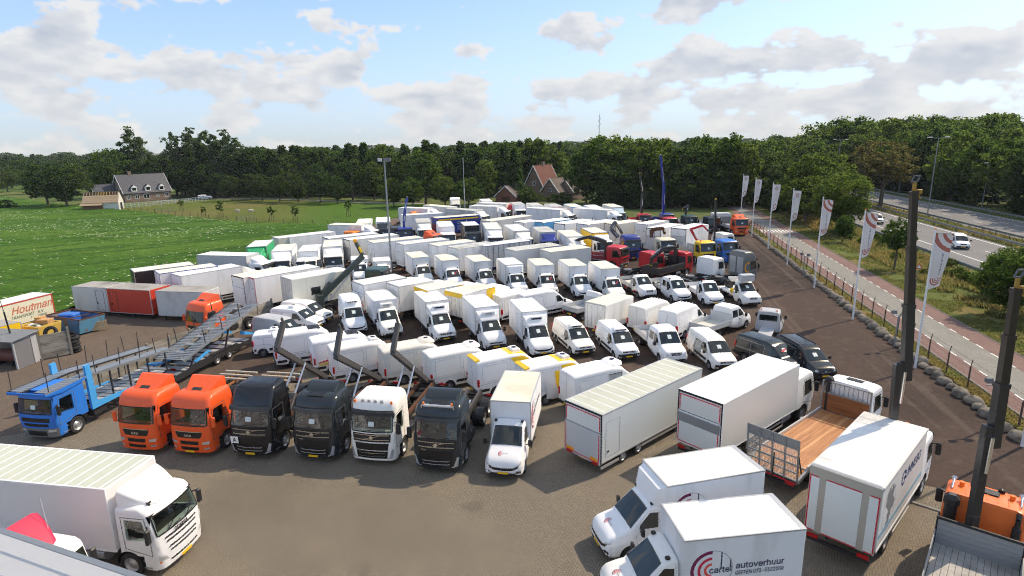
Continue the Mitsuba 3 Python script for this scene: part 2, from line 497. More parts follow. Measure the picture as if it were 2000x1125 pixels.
def van_face(p, B, style, glass='vehicle_glass', card=True, plate=True):
    tall = style in ('sprinter', 'crafter', 'jumper', 'daily')
    F = B.front()
    xa, xb = (-1.07, -1.80) if tall else ((-1.03, -1.86) if style not in ('berlingo',) else (-1.0, -1.62))
    wa, wb = (0.80, 0.70)
    q = [(xa, -wa), (xa - .05, -wa + .02), (xb, -wb), (xb, wb), (xa - .05, wa - .02), (xa, wa)]
    v, f = tri(Polygon(q), 0.16)
    p.add('windscreen', tm(B.top(0.012)(v[:, 0], v[:, 1]), f), glass, True)
    if card:
        v, f = tri(sbox(xa - .52, -.14, xa - .26, .16), 0.2)
        p.add('price_card', tm(B.top(0.022)(v[:, 0], v[:, 1]), f), 'card_white', False)
    z = lambda pts, mat, nm, **k: p.add(nm, on(F, pts, 0.1), mat, True, **k)
    if style == 'daily':
        up = [(-.80, .86), (-.5, .74), (0, .70), (.5, .74), (.80, .86)]
        z(up + [(.74, .72), (.45, .60), (0, .565), (-.45, .60), (-.74, .72)], 'grille_black', 'grille')
        z([(-.9, .29), (.9, .29), (.93, .55), (.72, .58), (.55, .46), (-.55, .46), (-.72, .58), (-.93, .55)], 'black_plastic', 'bumper')
        for s in (1, -1):
            h = [(.60, .84), (.86, 1.0), (.88, .86), (.66, .76)]
            z(h if s > 0 else mirror_y(h), 'lamp_clear', 'headlight')
    else:
        g = {'sprinter': [(-.36, .80), (.36, .80), (.44, 1.0), (-.44, 1.0)], 'crafter': [(-.5, .76), (.5, .76), (.56, .93), (-.56, .93)], 'jumper': [(-.5, .70), (.5, .70), (.58, .82), (-.58, .82)],
             't5': [(-.5, .73), (.5, .73), (.5, .85), (-.5, .85)], 'vclass': [(-.42, .62), (.42, .62), (.5, .86), (-.5, .86)]}.get(style, [(-.34, .72), (.34, .72), (.42, .88), (-.42, .88)])
        z(g, 'grille_black', 'grille')
        if style in ('sprinter', 'vclass'):
            for i in range(3):
                za = g[0][1] + .04 + i * .06
                z([(-.36, za), (.36, za), (.36, za + .018), (-.36, za + .018)], 'chrome', 'grille_bar')
        if style in ('t5', 'crafter', 'sprinter', 'vclass'):
            z([(c_ * .055, .5 * (g[0][1] + g[2][1]) + s_ * .055) for c_, s_ in zip(np.cos(np.arange(10) * .628), np.sin(np.arange(10) * .628))], 'chrome', 'badge')
        zb = {'jumper': .62, 't5': .66, 'scudo': .56, 'crafter': .62}.get(style, .52)
        z([(-.86, .30), (.86, .30), (.9, zb), (-.9, zb)], 'black_plastic', 'bumper')
        for s in (1, -1):
            h = {'sprinter': [(.52, .80), (.80, .84), (.84, 1.08), (.70, 1.05)], 'jumper': [(.56, .86), (.84, .92), (.86, 1.14), (.72, 1.06)]}.get(style, [(.54, .74), (.80, .76), (.84, .93), (.56, .87)])
            z(h if s > 0 else mirror_y(h), 'lamp_clear', 'headlight')
    if plate:
        q = on(F, [(-.26, .40), (.26, .40), (.26, .51), (-.26, .51)], 0.3)
        q.vertices[:, 0] = q.vertices[:, 0].max() + 0.02
        p.add('number_plate', q, 'plate_yellow', False)


def side_lines(B, sg, lines, w=0.024, off=0.008):
    out = []
    F = B.side(sg, off)
    for ln in lines:
        for (a, b), (c, d) in zip(ln[:-1], ln[1:]):
            L = math.hypot(c - a, d - b)
            nx, nz = -(d - b) / L * w / 2, (c - a) / L * w / 2
            out.append(on(F, [(a - nx, b - nz), (c - nx, d - nz), (c + nx, d + nz), (a + nx, b + nz)], 0.4))
    return merge(out)


def van_mirrors(p, y, x=-1.42, z=1.38, mat='black_plastic', big=True):
    for s in (1, -1):
        h = 0.17 if big else 0.11
        m = merge([cbx(x - .05, x + .07, s * (y + .07), s * (y + .27), z - h, z + h, .03), bar((x, s * (y - .08), z - .1), (x, s * (y + .1), z - .05), .04)])
        p.add('mirror', m, mat, 30)


def wheel_arches(p, xs, w, r):
    ms = []
    for x in xs:
        for s in (1, -1):
            a = np.linspace(-0.15, math.pi + 0.15, 12)
            R = r + 0.065
            outer = np.column_stack([x + R * np.cos(a), np.full(12, s * (w - 0.02)), r + R * np.sin(a)])
            inner = outer * [1, 0, 1] + [0, s * (w - 0.32), 0]
            v = np.vstack([outer, inner, [[x, s * (w - 0.32), r]]])
            f = [(i, i + 1, i + 13) for i in range(11)] + [(i, i + 13, i + 12) for i in range(11)] + [(12 + i, 13 + i, 24) for i in range(11)]
            ms.append(tm(v, f))
    p.add('wheel_arch', merge(ms), 'chassis_black', False)


def arch_cuts(xs, w, r):
    return [cyl((x, s * (w - 0.34), r), (x, s * (w + 0.3), r), r + 0.075, 20) for x in xs for s in (1, -1)]


def make_van(style='sprinter', L=5.9, H=2.65, wheelbase=3.65, pod=None, open_door=False, card=True, plate=True, glazed=False, yellow=False, graphic=False, bars=False, spoiler=False, two_tone=False):
    p = Proto()
    B = Body(van_stations(style, L, H), 1.06 if H > 2.3 else 0.98)
    tall = style in ('sprinter', 'crafter', 'jumper', 'daily')
    w = B.st[:, 3].max()
    r = 0.345 if tall else 0.325
    fx = -0.98 if tall else -0.92
    rx = fx - wheelbase
    mesh = cut(B.mesh(), arch_cuts((fx, rx), w, r) + ([bx(-3.45, -2.42, -0.3, -1.2, 0.42, H - 0.42)] if open_door else []))
    ribs = [bar((-2.6 if H > 2.3 else -2.4, y, B.ztop([-3.3], [y])[0, 2] + .002), (-L + .35, y, B.ztop([-L + .4], [y])[0, 2] + .002), .05, .022) for y in np.linspace(-.55, .55, 5)]
    p.add('body', merge([mesh] + ribs), 'PAINT', 32)
    van_face(p, B, style, card=card, plate=plate)
    wheel_arches(p, (fx, rx), w, r)
    for s in (1, -1):
        F = B.side(s)
        if tall:
            wn = [(-1.40, 1.36), (-2.22, 1.36), (-2.26, 1.95), (-1.86, 1.95), (-1.42, 1.50)]
        elif style == 'berlingo':
            wn = [(-1.25, 1.12), (-2.1, 1.10), (-2.12, 1.56), (-1.75, 1.56)]
        else:
            wn = [(-1.42, 1.14), (-2.35, 1.10), (-2.38, H - .32), (-1.95, H - .32), (-1.62, 1.36)]
        p.add('side_window', on(F, wn, 0.2), 'vehicle_glass', True)
        if glazed:
            for xa in (-2.5, -3.65):
                p.add('side_window', on(F, [(xa, 1.10), (xa - 1.0, 1.10), (xa - 1.0, H - .34), (xa, H - .34)], 0.2), 'vehicle_glass', True)
        zt = H - 0.36
        lines = [[(-1.30, .5), (-1.22, 1.1)], [(-2.38, .42), (-2.38, zt)], [(-3.55, .42), (-3.55, zt)], [(-2.38, zt + .06), (-L + .25, zt + .06)], [(-2.38, 1.02), (-L + .15, 1.02)]]
        if tall and not graphic:
            lines += [[(-3.75, 1.15), (-3.75, zt - .08), (-L + .35, zt - .08), (-L + .35, 1.15), (-3.75, 1.15)]]
        p.add('panel_seam', side_lines(B, s, lines), 'seam_grey', False)
        lo = [(fx - r - .16, .5), (rx + r + .16, .5), (rx + r + .16, .70), (fx - r - .16, .70)]
        p.add('side_moulding', on(F, lo, 0.4), 'black_plastic', False)
        q = [(rx - r - .14, .5), (-L + .1, .5), (-L + .1, .70), (rx - r - .14, .70)]
        p.add('side_moulding', on(F, q, 0.4), 'black_plastic', False)
        p.add('taillight', cbx(-L + .11, -L - .012, s * (B.par(-L)[2] - .15), s * (B.par(-L)[2] + .036), .88, 1.38, .015), 'lamp_red', 30)
        add_wheel(p, fx, s * (w - .115), r, .22)
        add_wheel(p, rx, s * (w - .115), r, .22)
    van_mirrors(p, w, -1.42 if tall else -1.40, 1.42 if tall else 1.22, big=tall)
    xr = -L - .007
    R = lambda pts, mat, nm: p.add(nm, on(lambda y, z: np.column_stack([np.full(len(y), xr), y, z]), pts), mat, False)
    wr = B.par(-L)[2] * .84
    R([(-.008, .55), (.008, .55), (.008, H - .22), (-.008, H - .22)], 'seam_dark', 'door_gap')
    R([(-wr, H - .24), (wr, H - .24), (wr, H - .225), (-wr, H - .225)], 'seam_grey', 'door_seam')
    p.add('rear_bumper', cbx(-L - .09, -L + .1, -.88, .88, .38, .58, .03), 'black_plastic', 30)
    p.add('rear_plate', bx(-L - .1, -L - .092, -.26, .26, .45, .56), 'plate_yellow', False)
    if pod:                                                     # a roof mounted fridge unit
        z0 = B.ztop([-2.6], [0])[0, 2]
        if pod == 'dome':
            pts = []
            for a, hw, h in ((-2.0, .34, .02), (-2.15, .52, .18), (-2.5, .58, .24), (-2.9, .58, .2), (-3.2, .52, .03)):
                pts += [(a, -hw, z0 - .05), (a, hw, z0 - .05), (a, -hw * .82, z0 + h), (a, hw * .82, z0 + h)]
            k = p.add('fridge_unit', hull(pts), 'PAINT', 40)
            p.add('fan_grille', cyl((-2.55, 0, z0 + .235), (-2.55, 0, z0 + .262), .15, 14), 'reefer_black', 30, k)
        elif pod == 'flat':
            k = p.add('fridge_unit', cbx(-2.45, -3.35, -.5, .5, z0 - .01, z0 + .11, .04), 'black_plastic', 30)
            p.add('fan_grille', cyl((-2.9, 0, z0 + .11), (-2.9, 0, z0 + .13), .2, 14), 'grille_black', 30, k)
        elif pod == 'front':
            x0 = -2.0 if H < 2.3 else -2.15
            z1 = B.ztop([x0 - .2], [0])[0, 2]
            k = p.add('fridge_unit', cbx(x0 + .2, x0 - .5, -.52, .52, z1 - .05, z1 + .14, .05), 'PAINT', 30)
            p.add('fan_grille', bx(x0 + .203, x0 + .21, -.4, .4, z1 + .0, z1 + .09), 'reefer_black', 30, k)
        else:
            k = p.add('fridge_unit', cbx(-2.5, -3.1, -.42, .42, z0, z0 + .22, .05), 'PAINT', 30)
            p.add('fan_grille', cyl((-2.8, 0, z0 + .22), (-2.8, 0, z0 + .24), .17, 14), 'reefer_black', 30, k)
    if open_door:
        p.add('load_floor', bx(-3.44, -2.43, -.32, -.80, .40, .45), 'bed_grey', False)
        d = on(B.side(-1, 0.09), [(-3.5, .45), (-4.62, .45), (-4.62, H - .42), (-3.5, H - .42)], 0.4)
        d2 = d.copy()
        d2.vertices[:, 1] += .05
        edge = [bar((-3.5, d.vertices[:, 1].min() + .05, .45), (-3.5, d.vertices[:, 1].max() + .03, H - .42), .05)]
        p.add('sliding_door', merge([d, d2] + edge), 'PAINT', False)
        p.add('door_frame', side_lines(B, -1, [[(-2.42, .42), (-2.42, H - .42), (-3.45, H - .42), (-3.45, .42), (-2.42, .42)]], .05, .01), 'seam_dark', False)
    if spoiler:
        p.add('roof_spoiler', hull([(-L - .06, s * .72, H - .05) for s in (1, -1)] + [(-L + .25, s * .74, H + .03) for s in (1, -1)] + [(-L + .02, s * .76, H - .18) for s in (1, -1)] + [(-L + .22, s * .78, H - .12) for s in (1, -1)]), 'ACCENT', 30)
        t = on(B.top(0.012), [(-3.5, -.70), (-1.93, -.70), (-1.93, .70), (-3.5, .70)], 0.15)
        p.add('roof_panel', t, 'ACCENT', True)
        for s in (1, -1):
            p.add('side_flash', on(B.side(s, .011), [(-3.5, H - .22), (-2.6, H - .2), (-2.0, 2.12), (-1.88, 2.02), (-2.36, 1.99), (-2.40, 2.1), (-3.2, 2.1)], .2), 'ACCENT', True)
            if open_door:
                p.add('door_flash', on(B.side(s, .15), [(-3.52, .5), (-3.52, H - .46), (-4.0, H - .46), (-3.95, 1.4), (-3.7, .7)], .3), 'ACCENT', True)
    if graphic:
        R([(.1, .6), (.82, .6), (.82, 1.3), (.5, 1.1), (.2, 1.5)], 'tape_red', 'rear_print')
        R([(.15, .62), (.8, .62), (.78, .95), (.4, .8)], 'pale_yellow_paint', 'rear_print')
        p.add('side_print', on(B.side(-1, .01), [(-L + .3, .75), (-L + 1.3, .75), (-L + 1.35, 1.1), (-L + .3, .95)], .3), 'pale_yellow_paint', True)
        p.add('side_print', on(B.side(-1, .01), [(-L + .3, .97), (-L + 1.35, 1.12), (-L + 1.35, 1.25), (-L + .3, 1.05)], .3), 'tape_red', True)
    if bars:
        for s in (1, -1):
            p.add('roof_rail', bar((-2.4, s * .66, H + .03), (-L + .4, s * .66, H + .03), .04, .05), 'black_plastic', False)
    return p


# ------------------------------------------------------------------ box bodies
def add_box(p, x0, x1, W, H, z0, trim='alu', side='BOX', roof='ROOF', ribs=0, rear=None, side_door=None, tape=False, c=0.03, name='cargo_box', rail=0.07):
    """x0 front, x1 rear; W full width; z0..H"""
    h = W / 2
    b = p.add(name, cbx(x0, x1, -h, h, z0, H - .02, c), side, False)
    p.add('roof', cbx(x0 - rail, x1 + rail, -h + rail, h - rail, H - .025, H, .008), roof, False, b)
    if trim:
        t, e = rail, 0.008
        ms = [cbx(x0 + e, x1 - e, s * (h + e), s * (h - t), H - t, H + .006, .006) for s in (1, -1)]
        ms += [cbx(x, x + d * t, -h - e + .002, h + e - .002, H - t + .002, H + .008, .006) for x, d in ((x0 + e + .002, -1), (x1 - e - .002, 1))]
        ms += [cbx(x, x + d * .045, s * (h + e), s * (h - .045), z0 - .004, H - t, .006) for x, d in ((x0 + e, -1), (x1 - e, 1)) for s in (1, -1)]
        ms += [cbx(x0 + e, x1 - e, s * (h + e), s * (h - .03), z0 - .03, z0 + .05, .006) for s in (1, -1)]
        p.add('edge_rail', merge(ms), trim, False, b)
    if ribs:
        for k in range(ribs):
            x = x0 + (x1 - x0) * (k + .5) / ribs
            p.add('roof_rib', bx(x - .035, x + .035, -h + rail, h - rail, H - .004, H + .006), 'roof_white', False, b)
    if rear:
        xr = x1 - .008
        Rr = lambda pts, d=.004: xz_prism([(xr, 0), (xr - d, 0), (xr - d, 1), (xr, 1)], 0, 1)
        fr = .07
        p.add('rear_frame', merge([bx(xr, xr - .012, s * h, s * (h - fr), z0, H) for s in (1, -1)] + [bx(xr, xr - .010, -h + fr, h - fr, H - fr - .04, H - .008)]), 'FRAME', False, b)
        zm = z0 + (H - z0) * .60
        if rear == 'lift':
            p.add('rear_door', bx(xr + .01, xr - .006, -h + fr + .015, h - fr - .015, zm + .03, H - fr - .05), side, False, b)
            p.add('tail_lift', cbx(xr, xr - .06, -h + fr - .02, h - fr + .02, z0 - .12, zm, .015), 'LIFT', False, b)
            p.add('door_gap', bx(xr - .002, xr - .012, -h + fr, h - fr, zm + .005, zm + .025), 'seam_dark', False, b)
        else:
            p.add('rear_door', merge([bx(xr + .01, xr - .006, s * .012, s * (h - fr - .015), z0 + .06, H - fr - .05) for s in (1, -1)]), side, False, b)
            p.add('lock_rod', merge([bar((xr - .02, y, z0 + .08), (xr - .02, y, H - .16), .025) for y in (-.75, -.3, .3, .75)]), 'alu', False, b)
        if tape:
            q = xr - .064 if rear == 'lift' else xr - .014
            ms = [bx(q, q - .003, s * (h - .16), s * (h - .11), z0 + .0, zm - .05) for s in (1, -1)] + [bx(q, q - .0036, -h + .16, h - .16, z0 - .02, z0 + .03)]
            q = xr - .02
            ms += [bx(q, q - .003, s * (h - .16), s * (h - .11), zm + .1, H - .2) for s in (1, -1)] + [bx(q, q - .0036, -h + .16, h - .16, H - .22, H - .17)]
            p.add('marking_tape', merge(ms), 'tape_red', False, b)
    if side_door:
        for s, xa, xb, za, zb in side_door:
            y = s * (h + .004)
            ms = [bx(xa, xb, y, y + s * .006, zb - .02, zb), bx(xa, xb, y, y + s * .006, za, za + .02), bx(xa, xa - .02, y, y + s * .007, za, zb), bx(xb, xb + .02, y, y + s * .007, za, zb)]
            k = p.add('side_door', merge(ms), 'seam_grey', False, b)
            p.add('handle', bx(xb + .1, xb + .24, s * (h), s * (h + .03), za + .25, za + .33), 'black_plastic', False, k)
    return b


def side_guard(p, x0, x1, h, z=.5, dz=.28, mat='alu'):
    for s in (1, -1):
        p.add('side_guard', merge([bar((x0, s * (h - .05), zz), (x1, s * (h - .05), zz), .03, .1) for zz in (z, z + dz)] + [bar((x, s * (h - .07), z - .05), (x, s * (h - .07), z + dz + .15), .05) for x in np.linspace(x0, x1, 3)]), mat, False)


def make_boxvan(style='daily', L=4.3, W=2.15, H=3.15, fairing=None, reefer=None, card=True, plate=True, side_door=False, rear=None, trim='alu', gap=0.06, logo=False, z0=.82, crew=False, body='box', print_=None):
    """a chassis-cab van: the cab, then a box or a dropside bed"""
    p = Proto()
    LL = 2.35 + (1.0 if crew else 0)
    B = Body([t for t in van_stations(style, 9, 2.27) if t[0] > -2.3] + [(-LL + .15, .5, 2.27, .99, .84, .17), (-LL, .55, 2.2, .97, .84, .15)], 1.04)
    r, w = .345, .99
    fx = -.98
    rx = fx - 3.6 - (.5 if crew else 0)
    p.add('cab', cut(B.mesh(), arch_cuts((fx,), w, r)), 'PAINT', 32)
    van_face(p, B, style, card=card, plate=plate)
    wheel_arches(p, (fx,), w, r)
    for s in (1, -1):
        F = B.side(s)
        p.add('side_window', on(F, [(-1.40, 1.34), (-2.18, 1.34), (-2.2, 1.94), (-1.86, 1.94), (-1.42, 1.48)], 0.2), 'vehicle_glass', True)
        ln = [[(-1.30, .5), (-1.24, 1.1)], [(-2.26, .6), (-2.26, 2.0)]]
        if crew:
            p.add('side_window', on(F, [(-2.34, 1.34), (-3.1, 1.34), (-3.1, 1.94), (-2.34, 1.94)], 0.2), 'vehicle_glass', True)
            ln += [[(-3.2, .6), (-3.2, 2.0)]]
        p.add('panel_seam', side_lines(B, s, ln), 'seam_grey', False)
        p.add('door_handle', bx(-2.02, -2.2, s * (w - .01), s * (w + .025), 1.08, 1.15), 'black_plastic', False)
        add_wheel(p, fx, s * (w - .115), r, .22)
        add_wheel(p, rx, s * (w - .10), r, .22, twin=True)
        if style == 'daily':
            p.add('marker_lamp', cbx(-1.93, -2.10, s * .62, s * .76, 2.2, 2.32, .03), 'black_plastic', 30)
    van_mirrors(p, w)
    xb0 = -LL - gap
    xb1 = xb0 - L
    ch = [bx(-1.4, xb1 + .15, s * .38, s * .46, .55, .75) for s in (1, -1)] + [bx(x, x - .06, -.4, .4, .58, .72) for x in np.linspace(-1.6, xb1 + .3, 6)] + [bx(rx - .1, rx + .1, -.8, .8, .3, .5)]
    p.add('chassis', merge(ch), 'chassis_black', False)
    p.add('number_plate' if False else 'rear_lamp_bar', bx(xb1 + .05, xb1 - .02, -W / 2 + .1, W / 2 - .1, .55, .7), 'chassis_black', False)
    for s in (1, -1):
        p.add('taillight', bx(xb1 - .02, xb1 - .045, s * (W / 2 - .42), s * (W / 2 - .12), .57, .68), 'lamp_red', False)
    p.add('rear_plate', bx(xb1 - .022, xb1 - .03, -.26, .26, .56, .68), 'plate_yellow', False)
    if body == 'box':
        sd = [(-1, xb0 - .5, xb0 - 1.4, z0 + .1, H - .35)] if side_door else None
        add_box(p, xb0, xb1, W, H, z0, trim=trim, rear=rear, side_door=sd, rail=.05)
        side_guard(p, -2.75, rx + .55, W / 2, .42, .2, 'black_plastic')
        h = W / 2
        if fairing == 'round':
            pts = []
            for a, hw, z in ((xb0, h - .06, H - .25), (xb0, h - .06, 2.15), (xb0 + .18, h - .12, H - .32), (-1.85, .78, 2.28), (-1.72, .72, 2.2), (-2.0, .82, 2.55), (xb0 + .1, h - .08, 2.1)):
                pts += [(a, hw, z), (a, -hw, z)]
            p.add('wind_deflector', hull(pts), 'PAINT', 32)
        elif fairing == 'wedge':
            pts = []
            for a, hw, z in ((xb0 + .0, h - .1, H - .12), (xb0, h - .1, 2.2), (-1.95, .72, 2.24), (-2.1, .80, 2.24), (xb0 + .25, h - .22, H - .2)):
                pts += [(a, hw, z), (a, -hw, z)]
            p.add('wind_deflector', hull(pts), 'PAINT', 20)
        if reefer:
            x = xb0 + (.0 if not fairing else .28)
            k = p.add('fridge_unit', cbx(x + (.32 if not fairing else .2), x, -.55, .55, H - .62, H - .3, .05), 'PAINT', 30)
            xf = x + (.32 if not fairing else .2)
            p.add('fan_grille', bx(xf + .002, xf + .012, -.42, .42, H - .55, H - .42) if reefer == 'slot' else bx(xf + .002, xf + .012, -.3, .3, H - .58, H - .36), 'reefer_black' if reefer == 'slot' else 'seam_grey', False, k)
    elif body == 'bed':                                         # dropsides, headboard, floor planks
        h = W / 2
        p.add('bed_floor', bx(xb0, xb1, -h, h, .84, .90), 'BED', False)
        for s in (1, -1):
            p.add('dropside', cbx(xb0 - .03, xb1 + .03, s * h, s * (h - .03), .905, 1.30, .008), 'bed_side', False)
        p.add('tailboard', cbx(xb1 + .028, xb1, -h + .03, h - .03, .905, 1.30, .008), 'bed_side', False)
        p.add('headboard', cbx(xb0, xb0 - .03, -h, h, .905, 1.75, .008), 'bed_side', False)
    elif body == 'flatbed':
        p.add('bed_floor', cbx(xb0 + .1, xb1, -.55, .55, .72, .80, .02), 'PAINT', False)
        for y in (-.6, .6):
            p.add('beacon', cyl((-LL + .25, y, 2.22), (-LL + .25, y, 2.38), .06, 10), 'lamp_orange', 30)
        xq = -LL - .006
        p.add('rear_window', on(lambda y, z: np.column_stack([np.full(len(y), xq), y, z]), rrect(-.7, .7, 1.45, 1.95, .08)), 'vehicle_glass', False)
    elif body == 'lift':                                        # aerial work platform folded over the cab
        p.add('bed_floor', cbx(xb0, xb1, -.95, .95, .72, .92, .03), 'PAINT', False)
        p.add('tool_chest', cbx(xb0 - .05, xb0 - .6, -.95, -.45, .93, 1.35, .02), 'yellow_paint', False)
        p.add('turret', cbx(xb1 + 1.2, xb1 + .5, -.3, .3, .93, 1.7, .06), 'black_plastic', 30)
        p.add('boom', merge([bar((xb1 + .9, .12, 1.75), (-2.3, .12, 2.25), .26, .3), bar((xb1 + 1.2, -.25, 2.1), (-1.7, -.2, 2.62), .24, .26)]), 'PAINT', False)
        p.add('platform', cbx(-1.2, -2.0, -.75, .65, 2.36, 3.05, .05), 'silver_paint', 30)
    return p


P('bed_side', (0.55, 0.56, 0.57), 0.45)


# ------------------------------------------------------------------ forward control truck cabs (sections along z)
class Cab:
    def __init__(s, st):
        s.st = np.array(st, float)             # z, front x, rear x, half width, corner radius, bow of the front

    def par(s, z):
        return [np.interp(z, s.st[:, 0], s.st[:, i]) for i in range(1, 6)]

    def half(s, z, par=None):
        xf, xr, w, r, bow = par if par is not None else s.par(z)
        a = np.linspace(0, math.pi / 2, 6)
        pts = [(xr, 0), (xr, -w + .06), (xr + .06, -w)]
        pts += [(xf - bow - r + r * math.sin(q), -w + r - r * math.cos(q)) for q in a]
        for t in (.75, .5, .25, 0):
            y = -(w - r) * t
            pts.append((xf - bow * t * t, y))
        return np.array(pts)

    def mesh(s):
        rings = []
        for row in s.st:
            h = s.half(row[0], row[1:])
            m = h[1:-1][::-1] * [1, -1]
            q = np.vstack([h, m])
            rings.append(np.column_stack([q, np.full(len(q), row[0])]))
        return loft(rings)

    def front(s, off=0.012):
        def fn(y, z):
            out = []
            for a, b in zip(y, z):
                h = s.half(b)[3:]
                out.append(np.interp(-abs(a), h[:, 1], h[:, 0]))
            return np.column_stack([np.array(out) + off, y + np.sign(y) * off * .4, z])
        return fn

    def side(s, sg, off=0.01):
        return lambda x, z: np.column_stack([x, sg * (np.array([s.par(b)[2] for b in z]) + off), z])


def cab_stations(style, roof, sleeper=True):
    xr = -2.30 if sleeper else -1.80
    low = [(.26, -.16, -.80, 1.06, .30, .05), (.34, -.03, -.82, 1.20, .34, .07), (.60, .0, -.82, 1.235, .36, .08), (.95, .0, -.82, 1.245, .34, .08), (.97, .0, xr, 1.245, .33, .08)]
    if style == 'tgx':
        up = [(1.3, -.01, xr, 1.245, .32, .08), (1.85, -.04, xr, 1.24, .30, .07), (2.75, -.24, xr, 1.22, .30, .07), (2.88, -.28, xr, 1.215, .30, .07)]
    elif style == 'fh':
        up = [(1.3, -.02, xr, 1.245, .30, .10), (1.85, -.08, xr, 1.24, .28, .10), (2.80, -.38, xr, 1.215, .28, .10), (2.95, -.42, xr, 1.21, .28, .10)]
    elif style == 'scania':
        up = [(1.3, -.01, xr, 1.245, .26, .10), (1.75, -.04, xr, 1.24, .24, .10), (2.6, -.26, xr, 1.21, .25, .10), (2.72, -.30, xr, 1.2, .25, .10)]
    else:
        up = [(1.3, -.0, xr, 1.245, .22, .06), (1.75, -.02, xr, 1.24, .20, .06), (2.62, -.18, xr, 1.21, .22, .06), (2.74, -.21, xr, 1.2, .22, .06)]
    z, xf = up[-1][0], up[-1][1]
    top = {'low': [(.10, -.10, 0, -.02), (.18, -.24, .03, -.10), (.23, -.50, .06, -.26)], 'mid': [(.25, -.07, 0, -.02), (.42, -.20, .02, -.07), (.52, -.38, .04, -.16), (.57, -.62, .08, -.32)],
           'high': [(.3, -.12, 0, -.02), (.62, -.30, .01, -.06), (.80, -.46, .03, -.12), (.88, -.66, .05, -.20), (.92, -.95, .08, -.36)]}[roof]
    for dz, dx, dr_, dw in top:
        up.append((z + dz, xf + dx, xr + max(0, (dz - .1)) * .12, 1.21 + dw, .28, .08))
    return low + up


